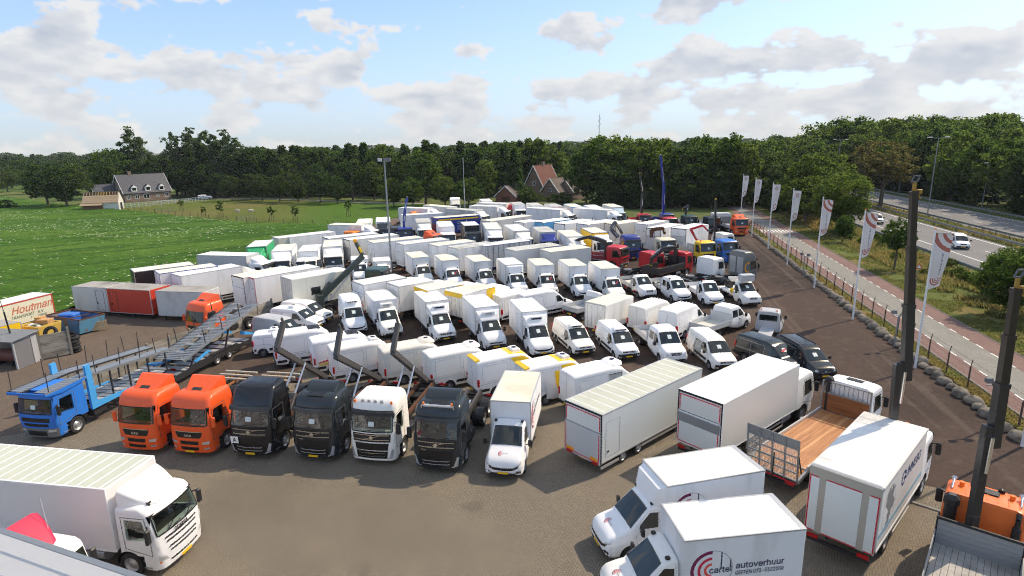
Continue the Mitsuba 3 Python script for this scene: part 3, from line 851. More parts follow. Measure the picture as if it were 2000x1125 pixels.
def add_cab(p, style='fh', roof='mid', sleeper=True, deflector=None, card=True, plate=True, visor=True, lightbar=False, lower=None, mirror=None, text=True, spots=False, beacons=False, inside=False):
    st = cab_stations(style, roof, sleeper)
    C = Cab(st)
    r = .50
    fx = -1.42
    xr0 = st[-1][2] + .12
    zt = st[-1][0]
    zw0, zw1 = {'tgx': (1.84, 2.76), 'fh': (1.86, 2.76), 'scania': (1.74, 2.58)}.get(style, (1.72, 2.60))
    sw = [(-.46, zw0 - .04), (-1.40, zw0 - .14), (-1.42, zw1 - .10), (-.62, zw1 - .10)]
    tools = [cyl((fx, s * .72, r), (fx, s * 1.5, r), r + .11, 22) for s in (1, -1)]
    if inside:                                                  # hollow the cab behind its glass
        zb, xb = zw0 - .16, max(xr0, -1.95)
        xi = C.par(zw1)[0] - .10
        tools += [bx(xb, xi, -1.16, 1.16, zb, zw1 + .06), yz_prism([(-1.05, zw0 + .04), (1.05, zw0 + .04), (1.01, zw1 - .04), (-1.01, zw1 - .04)], xi - .2, .4)]
        tools += [xz_prism(Polygon(sw).buffer(-.03), s * 1.0, s * 1.5) for s in (1, -1)]
    m = cut(C.mesh(), tools)
    c = p.add('cab', m, 'PAINT', 34)
    glass = 'pane_clear' if inside else 'cab_glass'
    if inside:
        p.add('dashboard', merge([cbx(xi - .06, xi - .42, -1.12, 1.12, zb, zw0 - .02, .04), bx(xb, xi, -1.155, 1.155, zb + .002, zb + .02), bx(xb + .004, xb + .03, -1.155, 1.155, zb, zw1 + .055), bx(xb, xi, -1.155, 1.155, zw1 + .03, zw1 + .055)]), 'cab_dark', 30, c)
        for s in (1, -1):
            p.add('seat', merge([cbx(-1.45, -.95, s * .25, s * .85, zb, zb + .14, .05), cbx(-1.62, -1.42, s * .25, s * .85, zb, zb + .72, .07), cbx(-1.62, -1.46, s * .40, s * .70, zb + .72, zb + .92, .05)]), 'seat_cloth', 30, c)
        a_ = np.arange(15) * 2 * np.pi / 14
        p.add('steering_wheel', tube([(xi - .50 + .12 * math.sin(q), .55 + .24 * math.cos(q), zw0 + .10 + .2 * math.sin(q)) for q in a_], .02, 5), 'black_plastic', 40, c)
    F = C.front()
    z = lambda pts, mat, nm, o=None, sz=.14, **k: p.add(nm, on(C.front(o) if o else F, pts, sz), mat, True, c, **k)
    z([(-1.13, zw0 + .05), (-1.06, zw0), (1.06, zw0), (1.13, zw0 + .05), (1.09, zw1), (-1.09, zw1)], glass, 'windscreen')
    if inside:
        fr = Polygon([(-1.13, zw0 + .05), (-1.06, zw0), (1.06, zw0), (1.13, zw0 + .05), (1.09, zw1), (-1.09, zw1)])
        z(fr.difference(fr.buffer(-.055)), 'grille_black', 'windscreen_seal', .016)
        for y in (-.62, .12):
            q = C.front(.03)(np.array([y, y + .62]), np.array([zw0 + .03, zw0 + .12]))
            p.add('wiper', bar(q[0], q[1], .022), 'black_plastic', False, c)
    for s in (1, -1):
        S = C.side(s)
        zs = zw0 - .14
        p.add('side_window', on(S, sw, .3), glass, True, c)
        ln = Polygon([(-.36, .98), (-1.52, 1.22), (-1.56, zw1), (-.52, zw1), (-.36, zs)])
        ring = ln.difference(ln.buffer(-.028))
        p.add('door_seam', on(C.side(s, .007), ring, .5), 'seam_panel', False, c)
        p.add('step', merge([bx(-.50, -.84, s * 1.05, s * 1.236, zz, zz + .05) for zz in (.42, .72)]), 'galvanised', False, c)
        xm, ym, zm = -.28, 1.30, zw0 + .30
        mm = cbx(xm - .07, xm + .07, s * ym, s * (ym + .24), zm - .38, zm + .22, .045)
        k = p.add('mirror', merge([mm, bar((xm - .2, s * 1.18, zm + .2), (xm, s * (ym + .1), zm + .2), .045)]), mirror or 'black_plastic', 30, c)
        add_wheel(p, fx, s * 1.075, r, .31, rim='rim_steel', n=22, under=None)
    # arch liner
    wheel_arch = []
    for s in (1, -1):
        a = np.linspace(-.1, math.pi + .1, 12)
        o = np.column_stack([fx + (r + .10) * np.cos(a), np.full(12, s * 1.22), r + (r + .10) * np.sin(a)])
        i = o * [1, 0, 1] + [0, s * .74, 0]
        v = np.vstack([o, i, [[fx, s * .74, r]]])
        wheel_arch.append(tm(v, [(q, q + 1, q + 13) for q in range(11)] + [(q, q + 13, q + 12) for q in range(11)] + [(12 + q, 13 + q, 24) for q in range(11)]))
    p.add('wheel_arch', merge(wheel_arch), 'chassis_black', False, c)
    if card:
        z([(-.16, zw0 + .3), (.14, zw0 + .3), (.14, zw0 + .54), (-.16, zw0 + .54)], 'card_white', 'price_card', .03)
    if plate:
        p.add('number_plate', bx(.015, .03, -.27, .27, .36, .47), 'plate_yellow', False, c)

    def txt(t, h, y, zz, mat='chrome', off=.045):
        q = meshkit.text_mesh(t, h, .01, True)
        wd = q.vertices[:, 0].max()
        v = q.vertices.copy()
        q.vertices = F(v[:, 0] - wd / 2 + y, v[:, 1] + zz) + np.column_stack([v[:, 2] + off - .012, v[:, :1] * 0, v[:, :1] * 0])
        p.add('badge', q, mat, False, c)
    if style == 'tgx':
        z([(-.80, 1.44), (-.68, 1.18), (.68, 1.18), (.80, 1.44), (.78, 1.52), (-.78, 1.52)], 'grille_black', 'grille')
        z([(-.78, 1.525), (.78, 1.525), (.74, 1.56), (-.74, 1.56)], 'chrome', 'grille_trim', .034)
        z([(-.52, .80), (.52, .80), (.56, 1.0), (-.56, 1.0)], 'grille_black', 'air_intake')
        z([(-.50, .48), (.50, .48), (.54, .66), (-.54, .66)], 'grille_black', 'air_intake')
        for s in (1, -1):
            h = [(.74, .82), (1.10, .84), (1.14, 1.02), (.78, .97)]
            z(h if s > 0 else mirror_y(h), 'lamp_clear', 'headlight')
            h = [(.80, .52), (1.08, .56), (1.10, .64), (.84, .62)]
            z(h if s > 0 else mirror_y(h), 'lamp_clear', 'fog_lamp')
        if text:
            txt('MAN', .13, .0, 1.27)
    elif style == 'fh':
        z([(-1.0, 1.36), (1.0, 1.36), (1.04, 1.80), (-1.04, 1.80)], 'black_plastic', 'upper_panel', .009)
        for za in (1.72, 1.47):
            z([(-.92, za), (.92, za), (.92, za + .034), (-.92, za + .034)], 'chrome', 'grille_trim', .034)
        z([(-.50, 1.49), (-.42, 1.49), (.46, 1.715), (.38, 1.715)], 'chrome', 'diagonal_bar', .038)
        z([(.085 * a, 1.605 + .085 * b) for a, b in zip(np.cos(np.arange(12) * .5236), np.sin(np.arange(12) * .5236))], 'chrome', 'emblem', .044)
        z([(-.86, .92), (.86, .92), (.92, 1.30), (-.92, 1.30)], 'grille_black', 'grille')
        z([(-.80, .46), (.80, .46), (.86, .88), (-.86, .88)], 'grille_black', 'air_intake')
        for za in (.80, .62):
            z([(-.70, za), (-.62, za - .05), (.62, za - .05), (.70, za), (.68, za + .03), (.60, za - .018), (-.60, za - .018), (-.68, za + .03)], 'TRIM', 'intake_bar', .036)
        if text:
            txt('VOLVO', .055, -.62, 1.31)
        for s in (1, -1):
            h = [(.90, .50), (1.10, .56), (1.17, .95), (1.08, 1.02), (.98, .70)]
            z(h if s > 0 else mirror_y(h), 'lamp_clear', 'headlight')
            h = [(.78, .40), (1.10, .48), (1.12, .55), (.80, .46)]
            z(h if s > 0 else mirror_y(h), 'lamp_clear', 'fog_lamp')
    elif style == 'scania':
        for i in range(4):
            za = 1.50 - i * .165 - (.10 if i > 1 else 0)
            hw = .88 - i * .05
            z([(-hw, za), (hw, za), (hw - .05, za + .075), (-hw + .05, za + .075)], 'grille_black', 'grille_slot')
        z([(-.72, .52), (.72, .52), (.76, .60), (-.76, .60)], 'grille_black', 'air_intake')
        for s in (1, -1):
            h = [(.80, .66), (1.16, .74), (1.17, .92), (.92, .86)]
            z(h if s > 0 else mirror_y(h), 'lamp_clear', 'headlight')
            h = [(1.09, .62), (1.16, .63), (1.16, .70), (1.09, .69)]
            z(h if s > 0 else mirror_y(h), 'lamp_orange', 'indicator')
            h = [(1.02, 1.30), (1.17, 1.3), (1.17, 1.55), (1.10, 1.55)]
            z(h if s > 0 else mirror_y(h), 'PAINT', 'air_vane', .03)
        if text:
            txt('SCANIA', .13, -.05, 1.595, 'grille_black')
    else:
        z([(-.92, 1.26), (.92, 1.26), (.92, 1.50), (-.92, 1.50)], 'grille_black', 'grille')
        z([(-.80, .98), (.80, .98), (.80, 1.16), (-.80, 1.16)], 'grille_black', 'air_intake')
        z([(-1.18, .30), (1.18, .30), (1.22, .88), (-1.22, .88)], lower or 'steel_grey_paint', 'bumper', .014)
        z([(-.62, .42), (.62, .42), (.62, .72), (-.62, .72)], 'grille_black', 'air_intake', .02)
        for s in (1, -1):
            h = [(.72, .66), (1.14, .68), (1.14, .82), (.76, .82)]
            z(h if s > 0 else mirror_y(h), 'lamp_clear', 'headlight', .022)
    if visor:
        zv = zw1 + .12
        q = on(C.front(.16), [(-1.12, zv - .16), (1.12, zv - .16), (1.10, zv + .02), (-1.10, zv + .02)], .2)
        q2 = on(C.front(.03), [(-1.12, zv - .02), (1.12, zv - .02), (1.10, zv + .06), (-1.10, zv + .06)], .2)
        p.add('sun_visor', merge([q, q2]) if False else hull(np.vstack([q.vertices, q2.vertices])), 'VISOR', 30, c)
    xr = st[-1][2]
    if deflector == 'wedge':                                     # a tall sloped roof deflector with a hatch in it
        pts = []
        for x, hw, zz in ((-.95, .58, zt - .03), (-1.0, .62, zt - .1), (xr + .25, .92, zt + .50), (xr + .02, .95, zt + .46), (xr + .05, 1.02, zt - .1), (-1.5, .84, zt - .04), (-1.55, .86, zt + .16)):
            pts += [(x, hw, zz), (x, -hw, zz)]
        p.add('roof_deflector', hull(pts), 'PAINT', 24, c)
        n = np.array([-1.45, 0, zt + .155])
        p.add('roof_hatch', hull([(-1.06, s * .30, zt + .03) for s in (1, -1)] + [(-1.42, s * .27, zt + .205) for s in (1, -1)] + [(-1.40, s * .27, zt + .1) for s in (1, -1)] + [(-1.04, s * .30, zt - .03) for s in (1, -1)]), 'seam_dark', 20, c)
    elif deflector == 'fh':
        pts = []
        for x, hw, zz in ((-1.25, .80, zt - .04), (-1.45, .80, zt + .14), (xr + .4, .88, zt + .30), (xr + .05, .92, zt + .26), (xr + .05, .98, zt - .12), (-1.3, .92, zt - .12)):
            pts += [(x, hw, zz), (x, -hw, zz)]
        p.add('roof_deflector', hull(pts), 'PAINT', 30, c)
        p.add('roof_hatch', hull([(-.72, s * .46, zt - .03) for s in (1, -1)] + [(-1.22, s * .46, zt + .018) for s in (1, -1)] + [(-.74, s * .46, zt - .12) for s in (1, -1)]), 'grille_black', 20, c)
    elif deflector == 'truck':                                   # a curved shell up to the box behind it
        H = 3.78
        q = 0 if sleeper else .28
        prof = [(-.75 + q, .62, zt + .0), (-.95 + q, .78, zt + .12), (-1.3 + q, .95, zt + .30), (-1.65 + q, 1.06, zt + .50), (-1.95 + q, 1.12, zt + .64)]
        pts_o = [[(x, -hw, zt - .08), (x, -hw * .97, zz - .10), (x, -hw * .86, zz), (x, hw * .86, zz), (x, hw * .97, zz - .10), (x, hw, zt - .08)] for x, hw, zz in prof]
        p.add('wind_deflector', loft(pts_o), 'PAINT', 38, c)
    if spots:
        for y in (-.55, -.2, .15, .5):
            q = lathe_y([(.001, .05), (.09, .06), (.105, .03), (.09, -.06), (.001, -.08)], 12)
            q.vertices = q.vertices[:, [1, 0, 2]] + [-.62, y, zt - .16]
            p.add('spotlight', q, 'lamp_clear', 30, c)
        for s in (1, -1):
            p.add('beacon', cyl((-.62, s * 1.0, zt - .25), (-.62, s * 1.0, zt - .12), .06, 10), 'lamp_orange', 30, c)
    if lightbar:
        p.add('light_bar', cbx(-.62, -.78, -.78, .78, zt - .16, zt - .04, .03), 'lamp_clear', 30, c)
        p.add('bar_frame', merge([bar((-.66, s * .86, zt - .36), (-.66, s * .82, zt - .06), .06) for s in (1, -1)] + [bar((-.70, -.84, zt - .2), (-.70, .84, zt - .2), .05)]), 'chrome', False, c)
        for s in (1, -1):
            p.add('beacon', cyl((-.70, s * .74, zt - .04), (-.70, s * .74, zt + .06), .06, 10), 'lamp_orange', 30, c)
    if beacons:
        for s in (1, -1):
            p.add('beacon', cyl((-.9, s * .8, zt - .02), (-.9, s * .8, zt + .16), .07, 10), 'lamp_orange', 30, c)
    return C, c


def add_chassis(p, L, axles, wtrack=1.04, twin=True, rim='rim_steel', x0=-.9, fenders=True):
    ms = [bx(x0, -L + .1, s * .40, s * .48, .72, .98) for s in (1, -1)]
    ms += [bx(x - .04, x + .04, -.4, .4, .76, .94) for x in np.linspace(x0 - 1.4, -L + .2, 7)]
    ms += [bx(x - .1, x + .1, -.95, .95, .4, .6) for x in axles]
    ms += [cbx(-2.7, -3.7, s * .55, s * 1.1, .42, .92, .05) for s in (1, -1)] if L > 5 else []
    p.add('chassis', merge(ms), 'chassis_black', 30)
    for x in axles:
        for s in (1, -1):
            add_wheel(p, x, s * wtrack, .50, .29, rim=rim, twin=twin, n=20)
    if fenders:
        for s in (1, -1):
            a = np.linspace(.25, math.pi - .25, 8)
            f = []
            for x in axles:
                ring = [(x + .60 * math.cos(q), .5 + .60 * math.sin(q)) for q in a]
                ring2 = [(x + .64 * math.cos(q), .5 + .64 * math.sin(q)) for q in a[::-1]]
                f.append(xz_prism(ring + ring2, s * .72, s * 1.2))
            p.add('mudguard', merge(f), 'black_plastic', 20)
    p.add('rear_bar', bx(-L + .05, -L - .05, -1.1, 1.1, .5, .64), 'chassis_black', False)
    for s in (1, -1):
        p.add('taillight', bx(-L - .05, -L - .09, s * .70, s * 1.1, .66, .82), 'lamp_red', False)


def make_truck(style='fh', roof='mid', sleeper=True, deflector=None, L=6.2, axles=(-5.0,), body=None, BL=6.8, W=2.52, H=3.8, z0=1.05, gap=.12, ribs=0, rear='lift', tape=False, trim='alu', side_door=None, guard=True, planks=0, hook=None, crane=None, **kw):
    p = Proto()
    xr = -2.30 if sleeper else -1.80
    if body == 'box':
        L = -xr + gap + BL
        axles = axles if axles != (-5.0,) else ((-L + 1.9,) if BL < 8 else (-L + 2.1, -L + 3.4))
        L2 = L
    C, c = add_cab(p, style, roof, sleeper, deflector, **kw)
    add_chassis(p, L, axles)
    p.add('fuel_tank', merge([cyl((-2.7, -.85, .68), (-3.6, -.85, .68), .30, 14)]), 'alu', 40)
    h = W / 2
    x0 = xr - gap
    if body == 'box':
        add_box(p, x0, x0 - BL, W, H, z0, trim=trim, ribs=ribs, rear=rear, tape=tape, side_door=side_door)
        if guard:
            side_guard(p, -3.75, max(axles) + .75, h, .5, .3)
    elif body in ('flat', 'tipper'):
        hb = .45 if body == 'flat' else .7
        if planks:
            for i in range(planks):
                y0 = -h + .06 + (W - .12) * i / planks
                p.add('bed_plank', bx(x0 - .04, -L + .02, y0 + .006, y0 + (W - .12) / planks - .006, z0 + .10, z0 + .13), 'BED' if i % 3 else 'BED2', False)
        p.add('bed_floor', bx(x0, -L, -h, h, z0, z0 + .098), 'SIDE' if planks else 'BED', False)
        for s in (1, -1):
            p.add('dropside', cbx(x0 - .05, -L + .05, s * h, s * (h - .04), z0 + .1, z0 + .1 + hb, .01), 'SIDE', False)
        p.add('tailboard', cbx(-L + .045, -L, -h + .04, h - .04, z0 + .1, z0 + .1 + hb, .01), 'SIDE', False)
        p.add('headboard', cbx(x0, x0 - .045, -h, h, z0 + .1, z0 + .75 + hb, .01), 'SIDE', False)
    elif body == 'tractor':
        p.add('fifth_wheel', merge([cyl((axles[0] + .1, 0, 1.02), (axles[0] + .1, 0, 1.16), .52, 18)]), 'rim_grey', 30)
    elif body == 'swap':                                         # swap body frame with wide cross beams
        p.add('swap_frame', merge([bar((-2.6, s * .42, 1.12), (-L, s * .42, 1.16), .09, .12) for s in (1, -1)]), 'rust_orange', False)
        for x in (-3.2, -L + 1.5, -L + .9, -L + .3):
            p.add('cross_beam', cbx(x - .07, x + .07, -1.22, 1.22, 1.22, 1.34, .015), 'beam_cream', False)
    elif body == 'lowered':                                      # hook lift lying down
        p.add('lift_frame', merge([bar((-2.5, s * .40, 1.2), (-L + .3, s * .40, 1.2), .14, .2) for s in (1, -1)] + [bar((-2.7, -.4, 1.3), (-2.7, .4, 1.3), .25, .3), bar((-3.0, 0, 1.4), (-6.0, 0, 1.4), .32, .3)]), 'arm_steel', False)
        for s in (1, -1):
            p.add('ram', cyl((-3.2, s * .24, 1.42), (-6.0, s * .24, 1.35), .07, 10), 'chrome', 40)
        p.add('air_tank', cbx(-3.0, -3.5, -1.15, -.7, 1.0, 1.45, .05), 'alu', False)
    if hook:                                                     # hook lift: a bent arm raised by two rams
        m = [bar((-L + .7, s * .45, 1.05), (-3.0, s * .45, 1.08), .14, .2) for s in (1, -1)]
        p.add('lift_frame', merge(m), 'rust', False)
        a, b, d = (hook[0][0], 0, hook[0][1]), hook[1], hook[2]
        k = p.add('hook_arm', merge([bar(a, (b[0], 0, b[1]), .28, .30), bar((b[0], 0, b[1]), (d[0], 0, d[1]), .24, .27), bar((d[0], 0, d[1]), (d[0] + .12, 0, d[1] + .32), .10, .12), bar((a[0], -.5, a[2]), (a[0], .5, a[2]), .2)]), 'arm_steel', False)
        for s in (1, -1):
            t = np.array([a[0] + (b[0] - a[0]) * .56, 0, a[2] + (b[1] - a[2]) * .56])
            q = np.array([-3.1, s * .42, 1.0])
            e = np.array([t[0], s * .30, t[2]])
            mid = q + (e - q) * .42
            rm = p.add('ram', cyl(q, mid, .105, 10), 'arm_steel', 40)
            p.add('piston', cyl(mid, e, .06, 10), 'chrome', 40, rm)
    if crane:
        add_crane(p, **crane)
    return p


P('rust_orange', (0.30, 0.13, 0.04), 0.7)
P('beam_cream', (0.46, 0.42, 0.33), 0.6)
P('arm_steel', (0.085, 0.08, 0.08), 0.5, metal=0.3)
P('crane_black', (0.02, 0.02, 0.022), 0.35, coat=0.3)
P('crane_grey', (0.12, 0.12, 0.13), 0.4, metal=0.3)


def add_crane(p, x, pts, w=.34, mat='crane_black', column=True, steps=0, under=None):
    """a folding loader crane: a column behind the cab and box booms through the points (x, y, z)"""
    k = p.add('crane', merge([cbx(x - .35, x + .35, -.45, .45, .9, 1.5, .05), cbx(x - w * .5, x + w * .5, -w * .5, w * .5, 1.5, pts[0][2], .04), bar((x, -1.15, .95), (x, 1.15, .95), .2)]), mat, 30)
    for i, (a, b) in enumerate(zip(pts[:-1], pts[1:])):
        ww = w * (1 - .22 * i)
        kk = p.add('boom', bar(a, b, ww, ww * 1.15), mat, False, k)
        d = np.array(b) - np.array(a)
        o = np.array([.0, .12, ww * .7]) if abs(d[2]) < np.linalg.norm(d) * .7 else np.array([ww * .8, 0, 0])
        p.add('piston', cyl(np.array(a) + d * .15 + o, np.array(a) + d * .6 + o, .05, 8), 'chrome', 40, k)
    p.add('hook', cbx(pts[-1][0] - .1, pts[-1][0] + .1, pts[-1][1] - .1, pts[-1][1] + .1, pts[-1][2] - .15, pts[-1][2] + .15, .03), 'yellow_paint' if mat != 'red_paint' else 'crane_black', 30, k)


def make_trailer(L=9.0, W=2.5, H=3.9, z0=1.05, axles=2, ribs=0, rear='lift', tape=False, side_door=None, trim='alu', wr=.48, legs=True, stripes=0, skirt=False):
    """a box trailer: front at x = 0, rear at x = -L"""
    p = Proto()
    add_box(p, 0, -L, W, H, z0, trim=trim, ribs=ribs, rear=rear, tape=tape, side_door=side_door)
    ms = [bx(-.3, -L + .1, s * .42, s * .5, z0 - .3, z0 - .02) for s in (1, -1)] + [bx(-L + .04, -L - .04, -1.1, 1.1, .45, .6)]
    p.add('chassis', merge(ms), 'chassis_black', False)
    for k in range(axles):
        x = -L + L * .22 + k * 1.32 - .2
        for s in (1, -1):
            add_wheel(p, x, s * (W / 2 - .19), wr, .30, rim='rim_steel', n=16)
    if legs:
        for s in (1, -1):
            p.add('landing_leg', merge([bx(-2.3, -2.42, s * .85, s * .97, .05, z0), bx(-2.2, -2.52, s * .8, s * 1.02, .0, .05)]), 'chassis_black', False)
    for s in (1, -1):
        p.add('taillight', bx(-L - .04, -L - .07, s * .66, s * 1.1, .47, .59), 'lamp_red', False)
    p.add('rear_plate', bx(-L - .041, -L - .05, -.26, .26, .47, .58), 'plate_yellow', False)
    if stripes:
        for k in range(stripes):
            x = -L * (k + .5) / stripes
            for s in (1, -1):
                p.add('side_post', bx(x - .03, x + .03, s * (W / 2 - .01), s * (W / 2 + .02), z0 + .04, H - .08), 'POST', False)
    return p

# ------------------------------------------------------------------ ground, roads, field
RD = np.array([0.2065, 0.9784])                               # the way the road and the motorway run
RN = np.array([0.9784, -0.2065])
R0 = np.array([43.57, 90.0])                                  # a point on the left dashed line


def rp(off, t):                                               # off metres right of the dashed line, t metres along
    q = R0 + RN * off + RD * t
    return (float(q[0]), float(q[1]))


def strip(o0, o1, t0, t1, z, size=None):
    return sheet([rp(o0, t0), rp(o1, t0), rp(o1, t1), rp(o0, t1)], z, size)


def _herring(p, s, ca, sa):
    u, v = (p.x * ca + p.y * sa) / s, (p.y * ca - p.x * sa) / s
    i, j = dr.floor(u), dr.floor(v)
    k = i - j - 4 * dr.floor((i - j) / 4)
    hor = k < 1.5
    bi = dr.select(hor, i - k, i + 0.5)
    bj = dr.select(hor, j, j - (3 - k) + 0.25)
    fu, fv = u - i, v - j
    a = dr.select(hor, (fu + k), fu)                           # in half-bricks
    b = dr.select(hor, fv, fv + (3 - k))
    la, lb = dr.select(hor, mi.Float(2), mi.Float(1)), dr.select(hor, mi.Float(1), mi.Float(2))
    e = dr.minimum(dr.minimum(a, la - a), dr.minimum(b, lb - b)) * s
    return mikit.cell_rand(bi * 2, bj * 4), e


def brick_fn(p, n, uv):
    r, e = _herring(p, 0.105, 0.44, 0.898)
    big = fbm(p.x * .16, p.y * .16, 0, 4)
    sand = fbm(p.x * .7 + 3, p.y * .7, 1, 4)
    c = mix(C3(.218, .188, .150), C3(.186, .160, .130), r)
    c = mix(c, C3(.235, .200, .150), sst(.50, .78, sand) * .6)
    c = mix(c, C3(.145, .128, .104), sst(.52, .75, big) * .5)
    c = c * (0.92 + 0.16 * mikit.cell_rand(dr.floor(r * 917), 3))
    oil = sst(.70, .80, fbm(p.x * .5 + 40, p.y * .5, 5, 3))
    c = mix(c, C3(.05, .047, .045), oil * .35)
    return mix(C3(.085, .078, .058), c, sst(.004, .014, e))


P('brick_paving', mikit.proc(brick_fn), 0.85, spec=.12)


def yard_fn(p, n, uv):
    a = fbm(p.x * .12, p.y * .12, 0, 5)
    b = fbm(p.x * 1.3, p.y * 1.3, 2, 4)
    g = noise(p.x * 9, p.y * 9)
    # wheel tracks follow the lane beside the boulders
    s = p.x * .9784 - p.y * .2065
    tr = fbm(s * 1.6, (p.x * .2065 + p.y * .9784) * .05, 7, 3)
    c = mix(C3(.072, .051, .042), C3(.046, .035, .030), sst(.35, .7, a))
    c = mix(c, C3(.112, .086, .070), sst(.55, .78, b) * .45)
    c = mix(c, C3(.118, .092, .076), sst(.52, .72, tr) * .45)
    left = sst(-18.0, -30.0, p.x)
    c = mix(c, mix(C3(.170, .138, .108), C3(.105, .083, .068), a), left * .75)
    return c * (0.86 + .28 * g)


P('yard_surface', mikit.proc(yard_fn), 0.9, spec=.12)


def crop_fn(p, n, uv):
    a = fbm(p.x * .035 + p.y * .012, p.y * .09, 0, 4)
    rows = fbm((p.x * .82 + p.y * .57) * .05, (p.y * .82 - p.x * .57) * .55, 3, 3)
    leaf = noise(p.x * 5.5, p.y * 5.5, p.z * 4)
    c = mix(C3(.044, .102, .010), C3(.066, .128, .016), sst(.3, .7, a))
    c = mix(c, C3(.024, .068, .006), sst(.48, .70, rows) * .8)
    c = c * (.62 + .76 * leaf)
    fx, fy = dr.floor(p.x / .22), dr.floor(p.y / .22)
    h = mikit.cell_rand(fx, fy, 5)
    zone = sst(.50, .66, fbm(p.x * .03 + 9, p.y * .05, 1, 3)) * .8 + sst(-62, -46, p.x - (p.y - 75) * -.0) * .7 * sst(105, 75, p.y)
    fl = dr.select(h < .004 + .055 * dr.clip(zone, 0, 1), mi.Float(1), mi.Float(0))
    return mix(c, C3(.60, .60, .45), fl * .75)


P('crop_green', mikit.proc(crop_fn), 0.8, spec=.12)


def grass_fn(p, n, uv):
    a = fbm(p.x * .05, p.y * .05, 0, 4)
    g = noise(p.x * 4, p.y * 4)
    c = mix(C3(.078, .096, .020), C3(.104, .100, .032), sst(.35, .65, a))
    gr = sst(-62, -45, p.x + (p.y - 150) * .25)
    c = mix(c, C3(.050, .108, .012), gr * .85)
    return c * (.75 + .5 * g)


P('paddock_grass', mikit.proc(grass_fn), 0.9, spec=.12)


def verge_fn(p, n, uv):
    a = fbm(p.x * .28, p.y * .28, 0, 4)
    b = fbm(p.x * 1.4, p.y * 1.4, 4, 3)
    c = mix(C3(.098, .115, .028), C3(.165, .128, .045), sst(.40, .66, a))
    c = mix(c, C3(.070, .105, .025), sst(.55, .75, b) * .7)
    return c * (.72 + .55 * noise(p.x * 7, p.y * 7))


P('verge_grass', mikit.proc(verge_fn), 0.9, spec=.12)


def land_fn(p, n, uv):
    a = fbm(p.x * .012, p.y * .012, 0, 4)
    return mix(C3(.050, .085, .022), C3(.085, .105, .035), sst(.4, .65, a)) * (.75 + .5 * noise(p.x * 1.1, p.y * 1.1))


P('land', mikit.proc(land_fn), 0.95, spec=.12)
P('asphalt', mikit.proc(lambda p, n, uv: C3(.150, .150, .150) * (.72 + .35 * fbm(p.x * .35, p.y * .1, 0, 4) + .22 * noise(p.x * 14, p.y * 14))), 0.85)
P('road_grey', mikit.proc(lambda p, n, uv: mix(C3(.225, .218, .195), C3(.175, .170, .152), fbm(p.x * .5, p.y * .5, 0, 4)) * (.85 + .3 * noise(p.x * 11, p.y * 11))), 0.85)
P('lane_red', mikit.proc(lambda p, n, uv: mix(C3(.185, .108, .092), C3(.140, .082, .071), fbm(p.x * .6, p.y * .6, 0, 4)) * (.86 + .28 * noise(p.x * 10, p.y * 10))), 0.85)
P('marking_white', mikit.proc(lambda p, n, uv: C3(.74, .74, .71) * (.8 + .2 * noise(p.x * 5, p.y * 5))), 0.6)
P('kerb_grey', mikit.proc(lambda p, n, uv: C3(.20, .195, .18) * (.7 + .5 * fbm(p.x * 2, p.y * 2, p.z * 2, 3))), 0.9)

struct('ground', sheet([(-1450, -300), (1450, -300), (1450, 2100), (-1450, 2100)], -0.06, None), 'land')
YARD = Polygon([(-75, 2), (-64, 30), (-48, 52), (-44.5, 60), (-41.5, 67), (-39.8, 76), (-37, 84), (-35.5, 92), (-32, 101), (-30.5, 124), (-28, 140), (-20, 152), (-2, 152), (20, 136), (34, 128), rp(-2.2, 38), rp(-2.2, -75), (24, 6), (0, 2)])
struct('yard', sheet(YARD, -0.03), 'yard_surface')
PAVE = Polygon([(-31, 31.5), (-24, 4), (30, 4), (21.5, 23.8), (14.5, 27.5), (14.2, 30), (6, 34), (-6, 44), (-14, 44), (-21, 36)])
struct('brick_paving', sheet(PAVE, -0.02), 'brick_paving')
obj('kerb_strip', bar((15.2, 26.1, .0), (19.3, 22.3, .0), .16, .06), 'kerb_grey', None, False)
tag('kerb_strip', kind='structure')

# the crop field: a sheet of standing leaves with its own relief
FIELD = Polygon([(-66, 20), (-49, 52), (-45.5, 60), (-42.5, 67.5), (-40.8, 76), (-38, 84), (-36.5, 92), (-33.2, 101), (-32, 123.5), (-39.9, 127.4), (-58, 133.8), (-75.8, 145.5), (-98.4, 162.2), (-131.5, 185.8), (-159, 205.2), (-217, 252), (-330, 330), (-330, 20)])


def field_mesh():
    from shapely import contains_xy
    step = .8
    xs, ys = np.arange(-260, -31, step), np.arange(20, 262, step)
    X, Y = np.meshgrid(xs, ys)
    Q = np.stack([X, Y], -1).reshape(-1, 2)
    rs = np.random.RandomState(3)
    Q += rs.uniform(-.25, .25, Q.shape)
    inside = contains_xy(FIELD, Q[:, 0], Q[:, 1])
    rowd = Q @ np.array([-.57, .82])
    z = .30 + .22 * meshkit.fbm(np.column_stack([Q * .9, Q[:, 0] * 0]), 3, 2) + .16 * meshkit.fbm(np.column_stack([Q[:, 0] * .06 + rowd * .3, rowd * .5, Q[:, 0] * 0]), 3, 8)
    z += rs.uniform(-.10, .10, len(z))
    n, m = X.shape
    idx = np.arange(n * m).reshape(n, m)
    a, b, c, d = idx[:-1, :-1].ravel(), idx[:-1, 1:].ravel(), idx[1:, 1:].ravel(), idx[1:, :-1].ravel()
    ok = inside[a] & inside[b] & inside[c] & inside[d]
    f = np.vstack([np.stack([a, b, c], 1)[ok], np.stack([a, c, d], 1)[ok]])
    used = np.unique(f)
    mp = np.zeros(n * m, int)
    mp[used] = np.arange(len(used))
    return tm(np.column_stack([Q, z])[used], mp[f])


